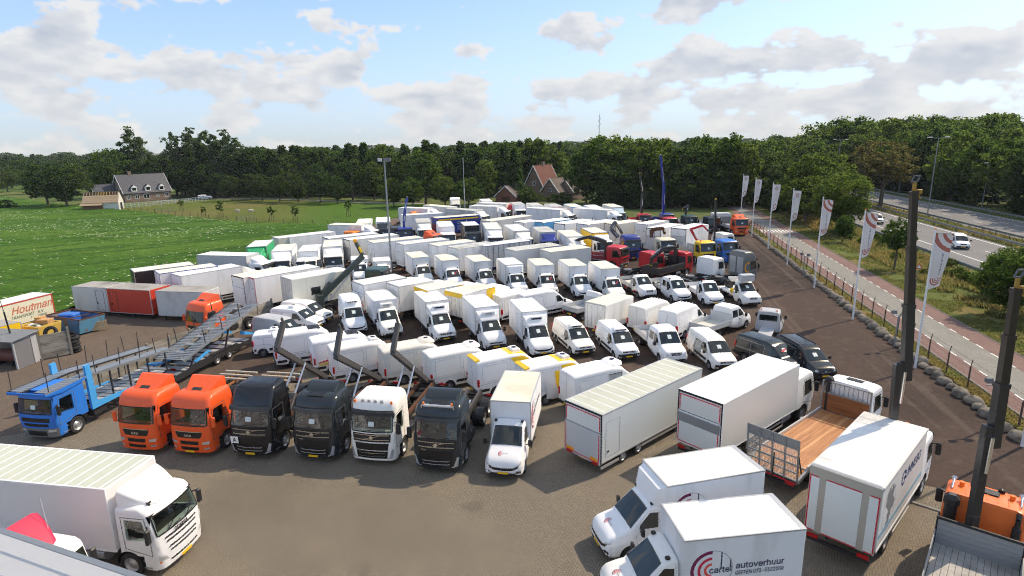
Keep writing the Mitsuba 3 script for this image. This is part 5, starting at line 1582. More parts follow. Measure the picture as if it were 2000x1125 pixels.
# ------------------------------------------------------------------ the vehicles of the yard: position (m), heading (deg), box length, height, width
POSE = {'E1': (-10.08, 68.25, -68.1, 4.3, 3.15, 2.14),
        'E2': (-6.37, 65.89, -70.8, 4.3, 3.15, 2.15),
        'E3': (-2.49, 64.93, -70.6, 4.3, 3.15, 2.15),
        'E4': (0.97, 62.54, -74.9, 4.3, 3.15, 2.14),
        'E5': (4.19, 61.74, -79.0, 4.3, 3.15, 2.13),
        'E6': (7.84, 60.91, -78.1, 4.3, 3.15, 2.15),
        'E7': (11.03, 59.21, -79.1, 4.3, 3.15, 2.15),
        'E8': (14.54, 60.17, -74.3, 4.3, 3.15, 2.15),
        'E9': (17.64, 58.27, -77.0, 4.3, 3.15, 2.15),
        'E10': (20.36, 56.66, -82.1, 4.3, 3.15, 2.15),
        'E11': (23.92, 56.26, -81.8, 4.3, 3.15, 2.15),
        'C3': (-13.78, 49.83, -68.0, 5.6, 2.7, 1.98),
        'C4': (-10.38, 48.74, -66.4, 4.3, 2.95, 2.15),
        'C5': (-5.57, 47.12, -67.5, 4.3, 3.15, 2.15),
        'C6': (-1.32, 44.79, -71.2, 4.3, 3.15, 2.16),
        'C7': (2.35, 43.06, -76.1, 4.3, 3.15, 2.15),
        'C8': (5.61, 43.14, -74.2, 5.2, 1.97, 1.88),
        'C9': (8.75, 41.91, -78.8, 5.2, 1.97, 1.89),
        'C10': (12.01, 40.9, -81.9, 4.3, 3.15, 2.15),
        'C11': (15.16, 39.29, -84.0, 5.2, 1.97, 1.88),
        'C12': (19.99, 38.51, -62.0, 5.0, 1.95, 1.91),
        'C13': (21.18, 37.35, -84.1, 5.2, 1.9, 1.91),
        'SC1': (-17.44, 53.85, -20.9, 5.0, 1.95, 1.9),
        'SC2': (-17.56, 51.68, -18.8, 4.9, 1.95, 1.89),
        'SC3': (-17.84, 47.71, -28.0, 5.2, 2.1, 1.88),
        'B1': (-12.96, 45.25, 27.0, 5.9, 2.65, 1.98),
        'B3': (-7.68, 41.94, 27.0, 5.9, 2.65, 1.98),
        'B4': (-3.98, 41.36, 27.0, 5.9, 2.65, 1.98),
        'B5': (-0.66, 40.19, 27.0, 5.9, 2.65, 1.98),
        'B6': (2.52, 39.07, 27.0, 5.9, 2.65, 1.98),
        'B2': (-9.57, 43.72, 27.0, 5.9, 2.65, 1.98),
        'B7': (5.69, 37.54, 27.0, 5.9, 2.65, 1.98),
        'B8': (8.49, 36.27, 27.0, 5.9, 2.65, 1.98),
        'B0': (-16.69, 46.48, 15.0, 4.4, 1.85, 1.8),
        'X1': (2.95, 56.9, 39.9, 5.9, 2.65, 1.98),
        'X2': (5.69, 56.91, 31.9, 6.0, 2.6, 1.98),
        'R1': (14.86, 52.66, 44.8, 6.0, 2.6, 1.98),
        'R2': (16.94, 51.24, 46.6, 6.0, 2.6, 1.98),
        'cube': (11.63, 52.76, 45.7, 4.24, 3.0, 2.16),
        'silver': (22.98, 49.93, 60.0, 4.3, 3.15, 2.15),
        'dropcrew': (20.76, 51.04, 38.0, 4.3, 3.15, 2.15),
        'D1': (-9.43, 60.04, 39.7, 4.69, 3.5, 2.52),
        'D2': (-6.4, 58.43, 38.4, 3.94, 3.5, 2.51),
        'Y1': (-3.48, 57.4, 38.3, 4.02, 3.3, 2.51),
        'Y2': (-0.77, 56.38, 45.9, 4.14, 3.3, 2.52),
        'H1': (-36.22, 65.69, 39.5, 5.83, 3.89, 2.5),
        'H2': (-33.0, 64.44, 40.2, 5.66, 3.89, 2.5),
        'H3': (-29.11, 66.44, 50.2, 6.34, 3.8, 2.52),
        'J1': (-23.82, 62.09, 49.8, 5.66, 3.9, 2.5),
        'J2': (-21.45, 62.81, 47.9, 7.23, 3.88, 2.49),
        'J3': (-17.7, 60.96, 44.2, 6.27, 3.9, 2.5),
        'G1': (-29.32, 70.62, -13.4, 7.03, 3.78, 2.51),
        'G2': (-33.26, 74.92, -77.8, 5.74, 3.77, 2.51),
        'G3': (-28.62, 71.53, -76.7, 5.86, 3.73, 2.5),
        'G4': (-25.19, 70.95, -78.3, 5.37, 3.73, 2.5),
        'G5': (-22.69, 73.75, -74.7, 5.93, 3.81, 2.52),
        'T1': (-27.45, 90.17, 41.9, 7.19, 3.9, 2.5),
        'T1b': (-28.84, 89.12, 42.0, 7.0, 3.91, 2.5),
        'T2': (-20.31, 87.81, 36.0, 7.65, 3.9, 2.5),
        'T3': (-16.96, 85.86, 37.0, 7.54, 3.9, 2.5),
        'T4': (-12.89, 82.7, 33.4, 7.27, 3.89, 2.5),
        'T5': (-9.08, 80.59, 34.3, 6.77, 3.9, 2.5),
        'T6': (-5.45, 78.57, 36.8, 5.79, 3.89, 2.5),
        'T7': (-2.49, 76.19, 37.0, 6.0, 3.89, 2.5),
        'T8': (2.07, 78.05, 33.2, 7.22, 3.9, 2.5),
        'T9': (5.68, 74.02, 31.4, 6.92, 3.88, 2.5),
        'T10': (9.16, 71.8, 26.9, 5.75, 3.88, 2.5),
        'S1': (-14.26, 97.35, -79.0, 6.27, 3.84, 2.53),
        'S2': (-9.8, 91.25, -79.9, 7.47, 3.83, 2.53),
        'S3': (-5.79, 92.25, -78.6, 5.0, 3.78, 2.51),
        'S4': (-2.27, 87.31, -83.2, 8.21, 3.79, 2.52),
        'S5': (2.17, 84.89, -78.0, 7.51, 3.77, 2.51),
        'S6': (5.7, 82.9, -82.4, 6.13, 3.81, 2.52),
        'S7': (9.14, 78.78, -83.7, 6.69, 3.74, 2.5),
        'S8': (13.16, 81.13, -80.8, 5.85, 3.78, 2.51),
        'U1': (-13.09, 114.01, 21.4, 8.0, 3.9, 2.5),
        'U2': (-6.23, 109.63, 27.5, 8.5, 3.89, 2.5),
        'U3': (3.04, 107.01, 44.4, 10.27, 3.93, 2.51),
        'U4': (4.15, 99.15, 39.6, 3.71, 3.89, 2.5),
        'U5': (9.66, 100.66, 38.2, 6.52, 3.89, 2.5),
        'U6': (13.02, 98.67, 42.1, 7.08, 3.89, 2.5),
        'U7': (16.95, 97.35, 37.9, 7.18, 3.88, 2.49),
        'U8': (20.52, 96.26, 38.0, 6.22, 3.88, 2.49),
        'U9': (24.92, 96.33, 42.0, 6.0, 3.78, 2.49),
        'U10': (25.68, 91.17, 46.6, 6.82, 3.9, 2.5),
        'U11': (29.36, 90.33, 44.0, 6.66, 3.88, 2.49),
        'V7': (12.28, 114.53, -41.2, 12.18, 3.82, 2.52),
        'V12': (21.16, 112.17, -41.0, 8.0, 3.76, 2.52),
        'F1': (-13.37, 20.75, -10.0, 8.0, 3.75, 2.53),
        'F4': (3.23, 20.71, -166.4, 4.39, 3.15, 2.12),
        'F5': (3.04, 17.8, -173.2, 4.36, 3.15, 2.15),
        'F6': (10.15, 33.09, 41.0, 8.81, 3.25, 2.51),
        'F7': (17.13, 33.54, 39.3, 7.79, 3.79, 2.52),
        'F9': (18.87, 25.99, 43.7, 6.37, 3.7, 2.52),
        'A7': (-0.63, 25.96, -100.0, 4.3, 3.15, 2.14),
        'A1': (-20.57, 29.26, -101.5, 7.0, 3.8, 2.52),
        'A2': (-17.47, 28.83, -101.1, 7.0, 3.8, 2.52),
        'A3': (-14.09, 28.47, -99.8, 7.0, 3.8, 2.52),
        'A4': (-10.61, 28.07, -101.3, 7.0, 3.8, 2.52),
        'A5': (-7.41, 27.61, -101.1, 7.0, 3.8, 2.52),
        'A6': (-3.99, 26.68, -100.9, 7.0, 3.8, 2.52),
        'DAF': (-27.32, 30.96, -100.2, 7.0, 3.8, 2.52),
        'K1': (25.71, 112.05, -82.6, 6.5, 3.8, 2.52),
        'K2': (30.26, 112.27, -76.0, 6.5, 3.8, 2.52),
        'K3': (29.32, 105.98, -70.0, 6.5, 3.8, 2.52),
        'K4': (33.4, 108.28, -83.3, 6.5, 3.8, 2.52),
        'K5': (36.8, 105.74, -81.7, 6.5, 3.8, 2.52),
        'K7': (40.28, 101.92, -88.2, 6.5, 3.8, 2.52),
        'K8': (32.81, 87.32, 20.0, 6.5, 3.8, 2.52),
        'K10': (17.22, 81.61, -78.0, 6.5, 3.8, 2.52),
        'K12': (21.91, 80.52, -78.4, 6.5, 3.8, 2.52),
        'K13': (26.44, 77.49, -76.6, 6.5, 3.8, 2.52),
        'K14': (29.64, 78.14, -77.9, 6.5, 3.8, 2.52),
        'K15': (15.1, 76.26, -38.0, 6.5, 3.8, 2.52),
        'K16': (18.62, 72.78, 26.4, 6.5, 3.8, 2.52),
        'K17': (21.87, 72.82, 41.1, 5.2, 1.91, 2.39),
        'K18': (28.05, 67.8, 27.4, 6.5, 3.8, 2.52),
        'OT1': (-10.99, 90.09, -30.0, 6.5, 3.8, 2.52),
        'OT2': (-24.93, 96.7, -20.0, 6.5, 3.8, 2.52),
        'OT3': (-18.53, 122.22, -20.0, 6.5, 3.8, 2.52),
        'W1': (-22.12, 97.85, -17.1, 6.46, 3.8, 2.52),
        'W2': (-24.74, 97.84, -80.0, 7.07, 3.77, 2.51),
        'W3': (-21.56, 99.33, -78.2, 7.67, 3.79, 2.52),
        'W4': (-17.76, 98.95, -74.7, 6.5, 3.8, 2.52),
        'W5': (-19.44, 99.96, -60.0, 6.5, 3.8, 2.52),
        'V1': (-14.55, 123.05, -25.3, 7.37, 3.8, 2.52),
        'V3': (-10.59, 124.15, -44.7, 9.09, 3.82, 2.53),
        'V4': (-4.56, 116.08, -42.4, 8.91, 3.81, 2.52),
        'V5': (-0.15, 123.96, -30.8, 7.05, 3.8, 2.52),
        'V6': (1.76, 130.13, -28.2, 7.65, 3.8, 2.52),
        'V8a': (2.36, 124.96, -82.4, 7.0, 3.8, 2.52),
        'V8b': (6.19, 122.17, -81.1, 7.0, 3.81, 2.52),
        'V8c': (10.17, 119.51, -80.3, 7.0, 3.79, 2.52),
        'V9': (13.95, 118.18, -82.5, 7.0, 3.82, 2.53),
        'V10': (17.54, 114.83, -84.2, 7.0, 3.83, 2.53),
        'V11': (21.78, 116.24, -83.3, 7.0, 3.81, 2.52),
        'V0': (-13.2, 141.6, -84.8, 7.0, 3.79, 2.52),
        'V0b': (-4.94, 134.76, -81.8, 7.0, 3.79, 2.51),
        'G6': (-24.19, 71.61, -35.0, 6.5, 3.8, 2.52),
        'M1': (-18.4, 70.31, -75.0, 4.3, 2.27, 2.13),
        'M2': (-15.3, 69.0, -75.0, 4.3, 2.27, 2.13),
        'M3': (-13.96, 65.22, -10.0, 6.5, 3.8, 2.52),
        'MC': (-27.53, 48.67, -115.0, 6.5, 3.8, 2.52),
        'F8': (20.0, 31.53, 43.0, 6.5, 3.8, 2.52),
        'F10': (18.74, 21.17, 60.0, 6.5, 3.8, 2.52),
        'HW1': (71.0, 112.83, -106.6, 4.4, 1.85, 1.85),
        'HW2': (66.09, 84.81, -115.2, 4.8, 1.95, 1.9)}

WHITE = dict(PAINT='white_paint', BOX='box_white', ROOF='roof_white', FRAME='seam_grey', LIFT='box_white', VISOR='black_plastic', TRIM='chrome', BED='bed_grey', BED2='bed_grey', SIDE='bed_side', POST='seam_grey', ACCENT='yellow_paint')


_v = [0]


def put(q, name, p, label, cat, group=None, x=None, y=None, yaw=None, z=0.0, **mats):
    a = POSE[q] if q else (x, y, yaw)
    key = thing(name, label, cat, group)
    _v[0] += 1
    tone = ('', '_warm', '', '_dull', '', '_warm')[(_v[0] * 7) % 6]
    w = dict(WHITE, PAINT='white_paint' + tone, BOX='box_white' + ('', '', '_warm', '', '_dull')[(_v[0] * 3) % 5])
    p.place(key, a[0], a[1], a[2], {**w, **mats}, z)
    return key


def blen(q, d=.1):
    return round(POSE[q][3] / d) * d


# --- row of white box vans facing the camera in the middle of the yard
G_E = 'white box vans in the middle row'
for q, fair, words in [('E1', None, 'first from the left of the middle row'), ('E2', None, 'second from the left of the middle row, pink sticker on its windscreen'), ('E3', None, 'third from the left of the middle row'),
                       ('E4', 'wedge', 'with a wind deflector over its cab, middle row'), ('E5', None, 'right of the one with a wind deflector, pink sticker on its windscreen'), ('E6', None, 'second from the right of the middle row'), ('E7', None, 'rightmost of the middle row, beside the open dropside van')]:
    k = put(q, 'box_van', proto(make_boxvan, 'daily', fairing=fair, plate=False), 'white box van, ' + words, 'van', G_E, ROOF='roof_cream' if q not in ('E4',) else 'roof_white')
    if q in ('E2', 'E5', 'E7'):
        M = scene[k + '__windscreen']['to_world']
        obj('windscreen_sticker', bar((-1.52, .50, 1.94), (-1.30, .16, 1.66), .10, .02, (1, 0, 1)), 'logo_red', k, False, to_world=M)
put('E8', 'dropside_van', proto(make_boxvan, 'sprinter', L=3.6, W=2.1, body='bed', plate=False), 'white dropside van with an empty open bed, first right of the box vans', 'pickup truck', BED='beige_box')
put('E9', 'dropside_van', proto(make_boxvan, 'daily', L=3.2, W=2.1, body='bed', crew=True, plate=False), 'white double cab dropside van behind the two tall white vans', 'pickup truck', BED='beige_box')
put('E10', 'dropside_van', proto(make_boxvan, 'daily', L=3.4, W=2.1, body='bed'), 'white single cab tipper van beside the aerial platform van', 'pickup truck', BED='white_paint', SIDE='white_paint')
put('E11', 'platform_van', proto(make_boxvan, 'sprinter', L=3.4, W=2.0, body='lift', plate=False), 'white van carrying a folded aerial work platform and a yellow chest', 'van')

# --- row of vans facing the camera behind the tall white vans
put('C3', 'reefer_van', proto(make_van, 'daily', 5.6, 2.7, 3.4, 'front', plate=False), 'tall white panel van with a small fridge unit above its windscreen', 'van')
put('C4', 'fridge_box_van', proto(make_boxvan, 'sprinter', L=4.0, H=2.95, reefer='grid', plate=False, trim=None), 'white box van with a grilled fridge unit, leftmost box van of the second row', 'van')
put('C5', 'fridge_box_van', proto(make_boxvan, 'crafter', fairing='round', reefer='slot', side_door=False), 'white fridge box van with a rounded deflector and black chequered grille band', 'van')
put('C6', 'fridge_box_van', proto(make_boxvan, 'jumper', fairing='round', reefer='grid'), 'white fridge box van with swept headlights and dark grey bumper', 'van', ROOF='roof_white')
put('C7', 'fridge_box_van', proto(make_boxvan, 'daily', fairing='round', reefer='slot', side_door=True), 'white fridge box van with a side door, beside the two small white vans', 'van')
for q, w_, od, pod in [('C8', 'with a flat fridge unit, left one of the pair', False, 'front'), ('C9', 'with a flat fridge unit, right one of the pair', False, 'front'), ('C11', 'with its side door slid open', True, None)]:
    put(q, 'delivery_van', proto(make_van, 't5', 5.2, 1.97, 3.15, pod, od), 'low white delivery van ' + w_, 'van', 'low white delivery vans')
put('C10', 'dropside_van', proto(make_boxvan, 'sprinter', L=2.9, W=2.05, body='bed', crew=True, plate=False), 'white double cab dropside van between the low white delivery vans', 'pickup truck', BED='bed_grey')
k = put('C12', 'delivery_van', proto(make_van, 'vivaro', 5.0, 1.95, 3.1), 'dark green grey delivery van with pink stripes on its windscreen', 'van', PAINT='slate_paint')
M = scene[k + '__windscreen']['to_world']
for d_ in (0, .16):
    obj('windscreen_sticker', bar((-1.42, .2 - d_, 1.56), (-1.30, -.25 - d_, 1.46), .09, .02, (1, 0, 1)), 'logo_red', k, False, to_world=M)
put('C13', 'minibus', proto(make_van, 'vclass', 5.2, 1.9, 3.2, None, False, True, True, True, bars=True), 'shiny black people carrier with dark windows and roof rails', 'van', PAINT='black_paint')

# --- small vans by the concrete fence
put('SC1', 'delivery_van', proto(make_van, 'scudo', 5.0, 1.95, 3.1), 'small white van nearest the window trailer, parked askew', 'van')
put('SC2', 'delivery_van', proto(make_van, 'scudo', 4.9, 1.95, 3.1, 'cube'), 'small white van with a round fan unit on its roof', 'van')
put('SC3', 'delivery_van', proto(make_van, 't5', 5.2, 2.05, 3.2), 'grey delivery van beside the concrete fence', 'van', PAINT='silver_paint')
put('B0', 'small_van', proto(make_van, 'berlingo', 4.4, 1.85, 2.75, 'cube'), 'short white van with a roof fan, beside the car transport trailer', 'van')

# --- tall panel vans with their backs to the camera
G_B = 'tall white panel vans seen from behind'
for q, kw, words, mats in [
        ('B1', dict(pod='flat'), 'with a black fridge unit, leftmost of the row', {}),
        ('B2', dict(pod='flat', graphic=True), 'with a red and yellow print on its rear', {}),
        ('B3', dict(pod='cube'), 'with a square roof fan, behind the first hook lift', {}),
        ('B4', dict(pod='dome'), 'with a white dome unit, slightly cream', dict(PAINT='cream_white')),
        ('B5', dict(pod='dome'), 'with a white dome unit and open yard behind its black wheel', {}),
        ('B6', dict(pod='cube', spoiler=True), 'with yellow roof spoiler, its doors shut', {}),
        ('B7', dict(open_door=True, spoiler=True, pod='cube'), 'with yellow roof and its side door open', {}),
        ('B8', dict(pod='dome', open_door=True), 'with a white dome unit and its side door open', {})]:
    put(q, 'panel_van', proto(make_van, 'sprinter', 5.9, 2.65, 3.65, **kw), 'tall white panel van ' + words, 'van', G_B, **mats)
put('X1', 'panel_van', proto(make_van, 'sprinter', 5.9, 2.65, 3.65), 'tall white panel van just right of the yellow trimmed boxes', 'van')
put('X2', 'panel_van', proto(make_van, 'crafter', 6.0, 2.6, 3.7), 'long white panel van facing right, behind the white fridge boxes', 'van')
G_R = 'white panel vans right of the cube box'
put('R1', 'panel_van', proto(make_van, 'crafter', 6.0, 2.6, 3.7), 'white panel van seen from behind, next to the cube box', 'van', G_R)
put('R2', 'panel_van', proto(make_van, 'crafter', 6.0, 2.6, 3.7), 'white panel van seen from behind, next to the dropside bed', 'van', G_R)
put('cube', 'box_van', proto(make_boxvan, 'crafter', L=4.25, H=3.0, rear='doors', trim=None, z0=.75), 'white cube shaped box van with cream roof, seen from behind', 'van', ROOF='roof_cream')
put('dropcrew', 'dropside_van', proto(make_boxvan, 'crafter', L=3.2, W=2.1, body='bed', crew=True, plate=False), 'white double cab dropside van seen from behind, bed empty', 'pickup truck', BED='beige_box')
put('silver', 'dropside_van', proto(make_boxvan, 'sprinter', L=2.6, W=2.0, body='flatbed', crew=True, plate=False), 'silver double cab chassis van with orange beacons seen from behind', 'pickup truck', PAINT='silver_paint')
put(None, 'dropside_van', proto(make_boxvan, 'crafter', L=3.0, W=2.1, body='bed', crew=False), 'white service pickup with an orange beacon bar, half behind the cube box', 'pickup truck', x=9.6, y=56.6, yaw=38)

# --- boxes behind
for q, name, label, kw, mats in [
        ('D1', 'box_truck', 'white box truck left of the grilled fridge van, red letter on its door', dict(rear='lift'), {}),
        ('D2', 'box_truck', 'plain white box truck behind the chequered grille van', dict(rear='lift'), {}),
        ('Y1', 'box_truck', 'white box truck with a yellow strip above its rear door, left of two', dict(rear='doors'), dict(FRAME='yellow_paint', ROOF='roof_cream')),
        ('Y2', 'box_truck', 'white box truck with a yellow rear strip and yellow front panel', dict(rear='doors'), dict(FRAME='yellow_paint', ROOF='roof_cream'))]:
    k = put(q, name, proto(make_truck, 'daf', 'low', True, None, body='box', BL=blen(q), H=round(POSE[q][4], 1), **kw), label, 'truck', **mats)
    M = scene[k + '__cargo_box']['to_world']
    if q == 'D1':
        m = meshkit.text_mesh('S', .5, .004, True)
        v = m.vertices.copy()
        m.vertices = np.column_stack([np.full(len(v), -2.42 - blen(q) - .075) - v[:, 2], .7 - v[:, 0] - 1.4, v[:, 1] + 1.3])
        obj('lettering', m, 'tape_red', k, False, to_world=M)
    if q in ('Y1', 'Y2'):
        x1, H_ = -2.42 - blen(q), round(POSE[q][4], 1)
        obj('rear_band', bx(x1 - .04, x1 - .01, -1.2, 1.2, H_ - .42, H_ - .06), 'yellow_paint', k, False, to_world=M)
        obj('side_panel', bx(-2.48, -3.6 if q == 'Y2' else -3.2, -1.262, -1.267, H_ - (1.3 if q == 'Y2' else .5), H_ - .06), 'yellow_paint', k, False, to_world=M)

# --- trailers and box trucks that stand with their backs to us
for q, nm, label, kw, mats in [
        ('H1', 'trailer', 'box trailer with black sides by the green field', {}, dict(BOX='black_box', FRAME='black_plastic', LIFT='black_box', ROOF='roof_cream')),
        ('H2', 'trailer', 'white box trailer with blue upper edge beside the black one', {}, dict(ROOF='roof_cream', TRIMX='navy_paint')),
        ('J1', 'trailer', 'short white box trailer with stained cream roof, half behind another', {}, dict(ROOF='roof_cream', FRAME='rust')),
        ('J2', 'trailer', 'white box trailer with a side door and red edged rear frame', dict(side_door=((-1, -2.0, -3.0, 1.2, 3.0),)), dict(FRAME='tape_red')),
        ('T1', 'trailer', 'long white box trailer beside the green box truck', {}, {}),
        ('T1b', 'trailer', 'beige box trailer mostly hidden behind the green box truck', {}, dict(BOX='beige_box')),
        ('T2', 'trailer', 'white box trailer with dark framed rear, one left of the lamp post row', {}, dict(FRAME='chassis_black')),
        ('T3', 'trailer', 'white box trailer with a dark rear frame and vent, near the lamp post', {}, dict(FRAME='seam_dark', LIFT='grey_box')),
        ('T4', 'trailer', 'white box trailer with mottled cream roof right behind the lamp post', dict(rear='doors'), dict(ROOF='roof_cream')),
        ('T5', 'trailer', 'white tarpaulin trailer with creased sides right of the lamp post', {}, dict(ROOF='tarp_dirty')),
        ('T6', 'trailer', 'white box trailer with pale yellow roof behind the second box van', {}, dict(ROOF='roof_cream')),
        ('T7', 'trailer', 'short white box trailer with grey roof in front of the yellow roofed one', {}, dict(ROOF='roof_grey')),
        ('T8', 'trailer', 'curtain sided trailer with dark blue top rail and upright posts', dict(stripes=9, trim=None), dict(ROOF='tarp_dirty', POST='seam_dark', BOX='side_worn')),
        ('T9', 'trailer', 'grey sided trailer with a striped grey and beige roof', dict(ribs=4), dict(BOX='grey_white', LIFT='grey_white', ROOF='roof_grey')),
        ('T10', 'trailer', 'pale grey box trailer with dull cream roof behind the rightmost box vans', {}, dict(ROOF='roof_cream', BOX='side_worn')),
        ('U1', 'trailer', 'white box trailer beside the thin blue crane boom', {}, {}),
        ('U2', 'trailer', 'curtain trailer with deep blue side and yellow stripe', dict(trim=None), dict(BOX='navy_paint', FRAME='maroon_paint', LIFT='maroon_paint', ROOF='roof_cream')),
        ('U3', 'trailer', 'dirty beige trailer behind the box truck with the black framed cab', dict(trim=None), dict(BOX='side_worn', ROOF='roof_cream')),
        ('U4', 'trailer', 'short white box trailer left of the sky blue one', {}, dict(FRAME='seam_dark')),
        ('U5', 'trailer', 'box trailer with sky blue rear and side', {}, dict(BOX='sky_blue_paint', LIFT='side_worn', FRAME='seam_dark')),
        ('U6', 'trailer', 'white box trailer with a dark framed rear, right of the sky blue one', {}, dict(FRAME='seam_dark', LIFT='side_worn')),
        ('U7', 'trailer', 'white box trailer with navy rear frame, behind the yellow truck', {}, dict(FRAME='navy_paint')),
        ('U8', 'trailer', 'cream white box trailer with daisies printed on its side', {}, dict(BOX='cream_white', FRAME='rust', ROOF='roof_cream')),
        ('U9', 'trailer', 'short white box trailer right of the daisy trailer', {}, {}),
        ('U10', 'trailer', 'white box trailer with two panel rear lift, left of the right hand pair', {}, dict(FRAME='seam_dark', LIFT='side_worn')),
        ('U11', 'trailer', 'white box trailer with a grey rear lift, right one of the pair at the right', {}, dict(FRAME='seam_dark', LIFT='grey_white'))]:
    kw = {'trim': 'alu', **kw}
    if q == 'H2':
        kw['trim'] = 'navy_paint'
    if q in ('T8',):
        kw['trim'] = 'navy_paint'
    a = POSE[q]
    mats.pop('TRIMX', None)
    fx_, fy_ = a[0], a[1]
    k = put(q, nm, proto(make_trailer, L=blen(q), H=round(a[4], 1), **kw), label, 'trailer', **mats)
    M = scene[k + '__cargo_box']['to_world']
    if q == 'U2':
        obj('side_stripe', bx(-.3, -blen(q) + .3, -1.252, -1.258, 3.35, 3.62), 'yellow_paint', k, False, to_world=M)
        obj('side_print', merge([bx(-2.6, -2.8, -1.252, -1.257, 1.3, 3.2)] + [bx(-3.4 - .1 * (i % 3), -4.6, -1.252, -1.257, 2.9 - .32 * i, 2.98 - .32 * i) for i in range(5)]), 'pale_blue_paint', k, False, to_world=M)
    if q == 'U8':
        r_ = random.Random(8)
        for i, (fx0, fz0, fr0) in enumerate([(-.7, 2.75, .22), (-1.15, 2.05, .26), (-.35, 2.1, .2), (-1.9, 1.75, .2), (-.8, 2.3, .2)]):
            pet = union_all([affinity.rotate(affinity.scale(Point(fr0 * .75, 0).buffer(fr0 * .4, quad_segs=3), 1, .55), t, origin=(0, 0)) for t in range(0, 360, 40)])
            v_, f_ = tri(affinity.translate(pet.buffer(.01), fx0, fz0))
            obj('daisy_print', tm(np.column_stack([v_[:, 0], np.full(len(v_), -1.2535 - .0006 * i), v_[:, 1]]), f_), 'petal_lilac', k, False, to_world=M)
            v_, f_ = tri(Point(fx0, fz0).buffer(fr0 * .32, quad_segs=3))
            obj('daisy_heart', tm(np.column_stack([v_[:, 0], np.full(len(v_), -1.2585), v_[:, 1]]), f_), 'tape_orange', k, False, to_world=M)
        for i in range(14):
            x_ = -r_.uniform(.2, 1.5)
            v_, f_ = tri([(x_, 1.1), (x_ + .09, 1.1), (x_ + r_.uniform(-.2, .3), 1.5 + r_.random() * .8)])
            obj('stem_print', tm(np.column_stack([v_[:, 0], np.full(len(v_), -1.2526), v_[:, 1]]), f_), 'stem_green', k, False, to_world=M)
P('petal_lilac', (0.62, 0.55, 0.66), 0.5)
P('stem_green', (0.28, 0.30, 0.03), 0.5)
P('roof_pale_cream', (0.80, 0.79, 0.68), 0.5)
P('cream_white', (0.70, 0.68, 0.61), 0.4)
P('grey_white', (0.52, 0.54, 0.56), 0.45)

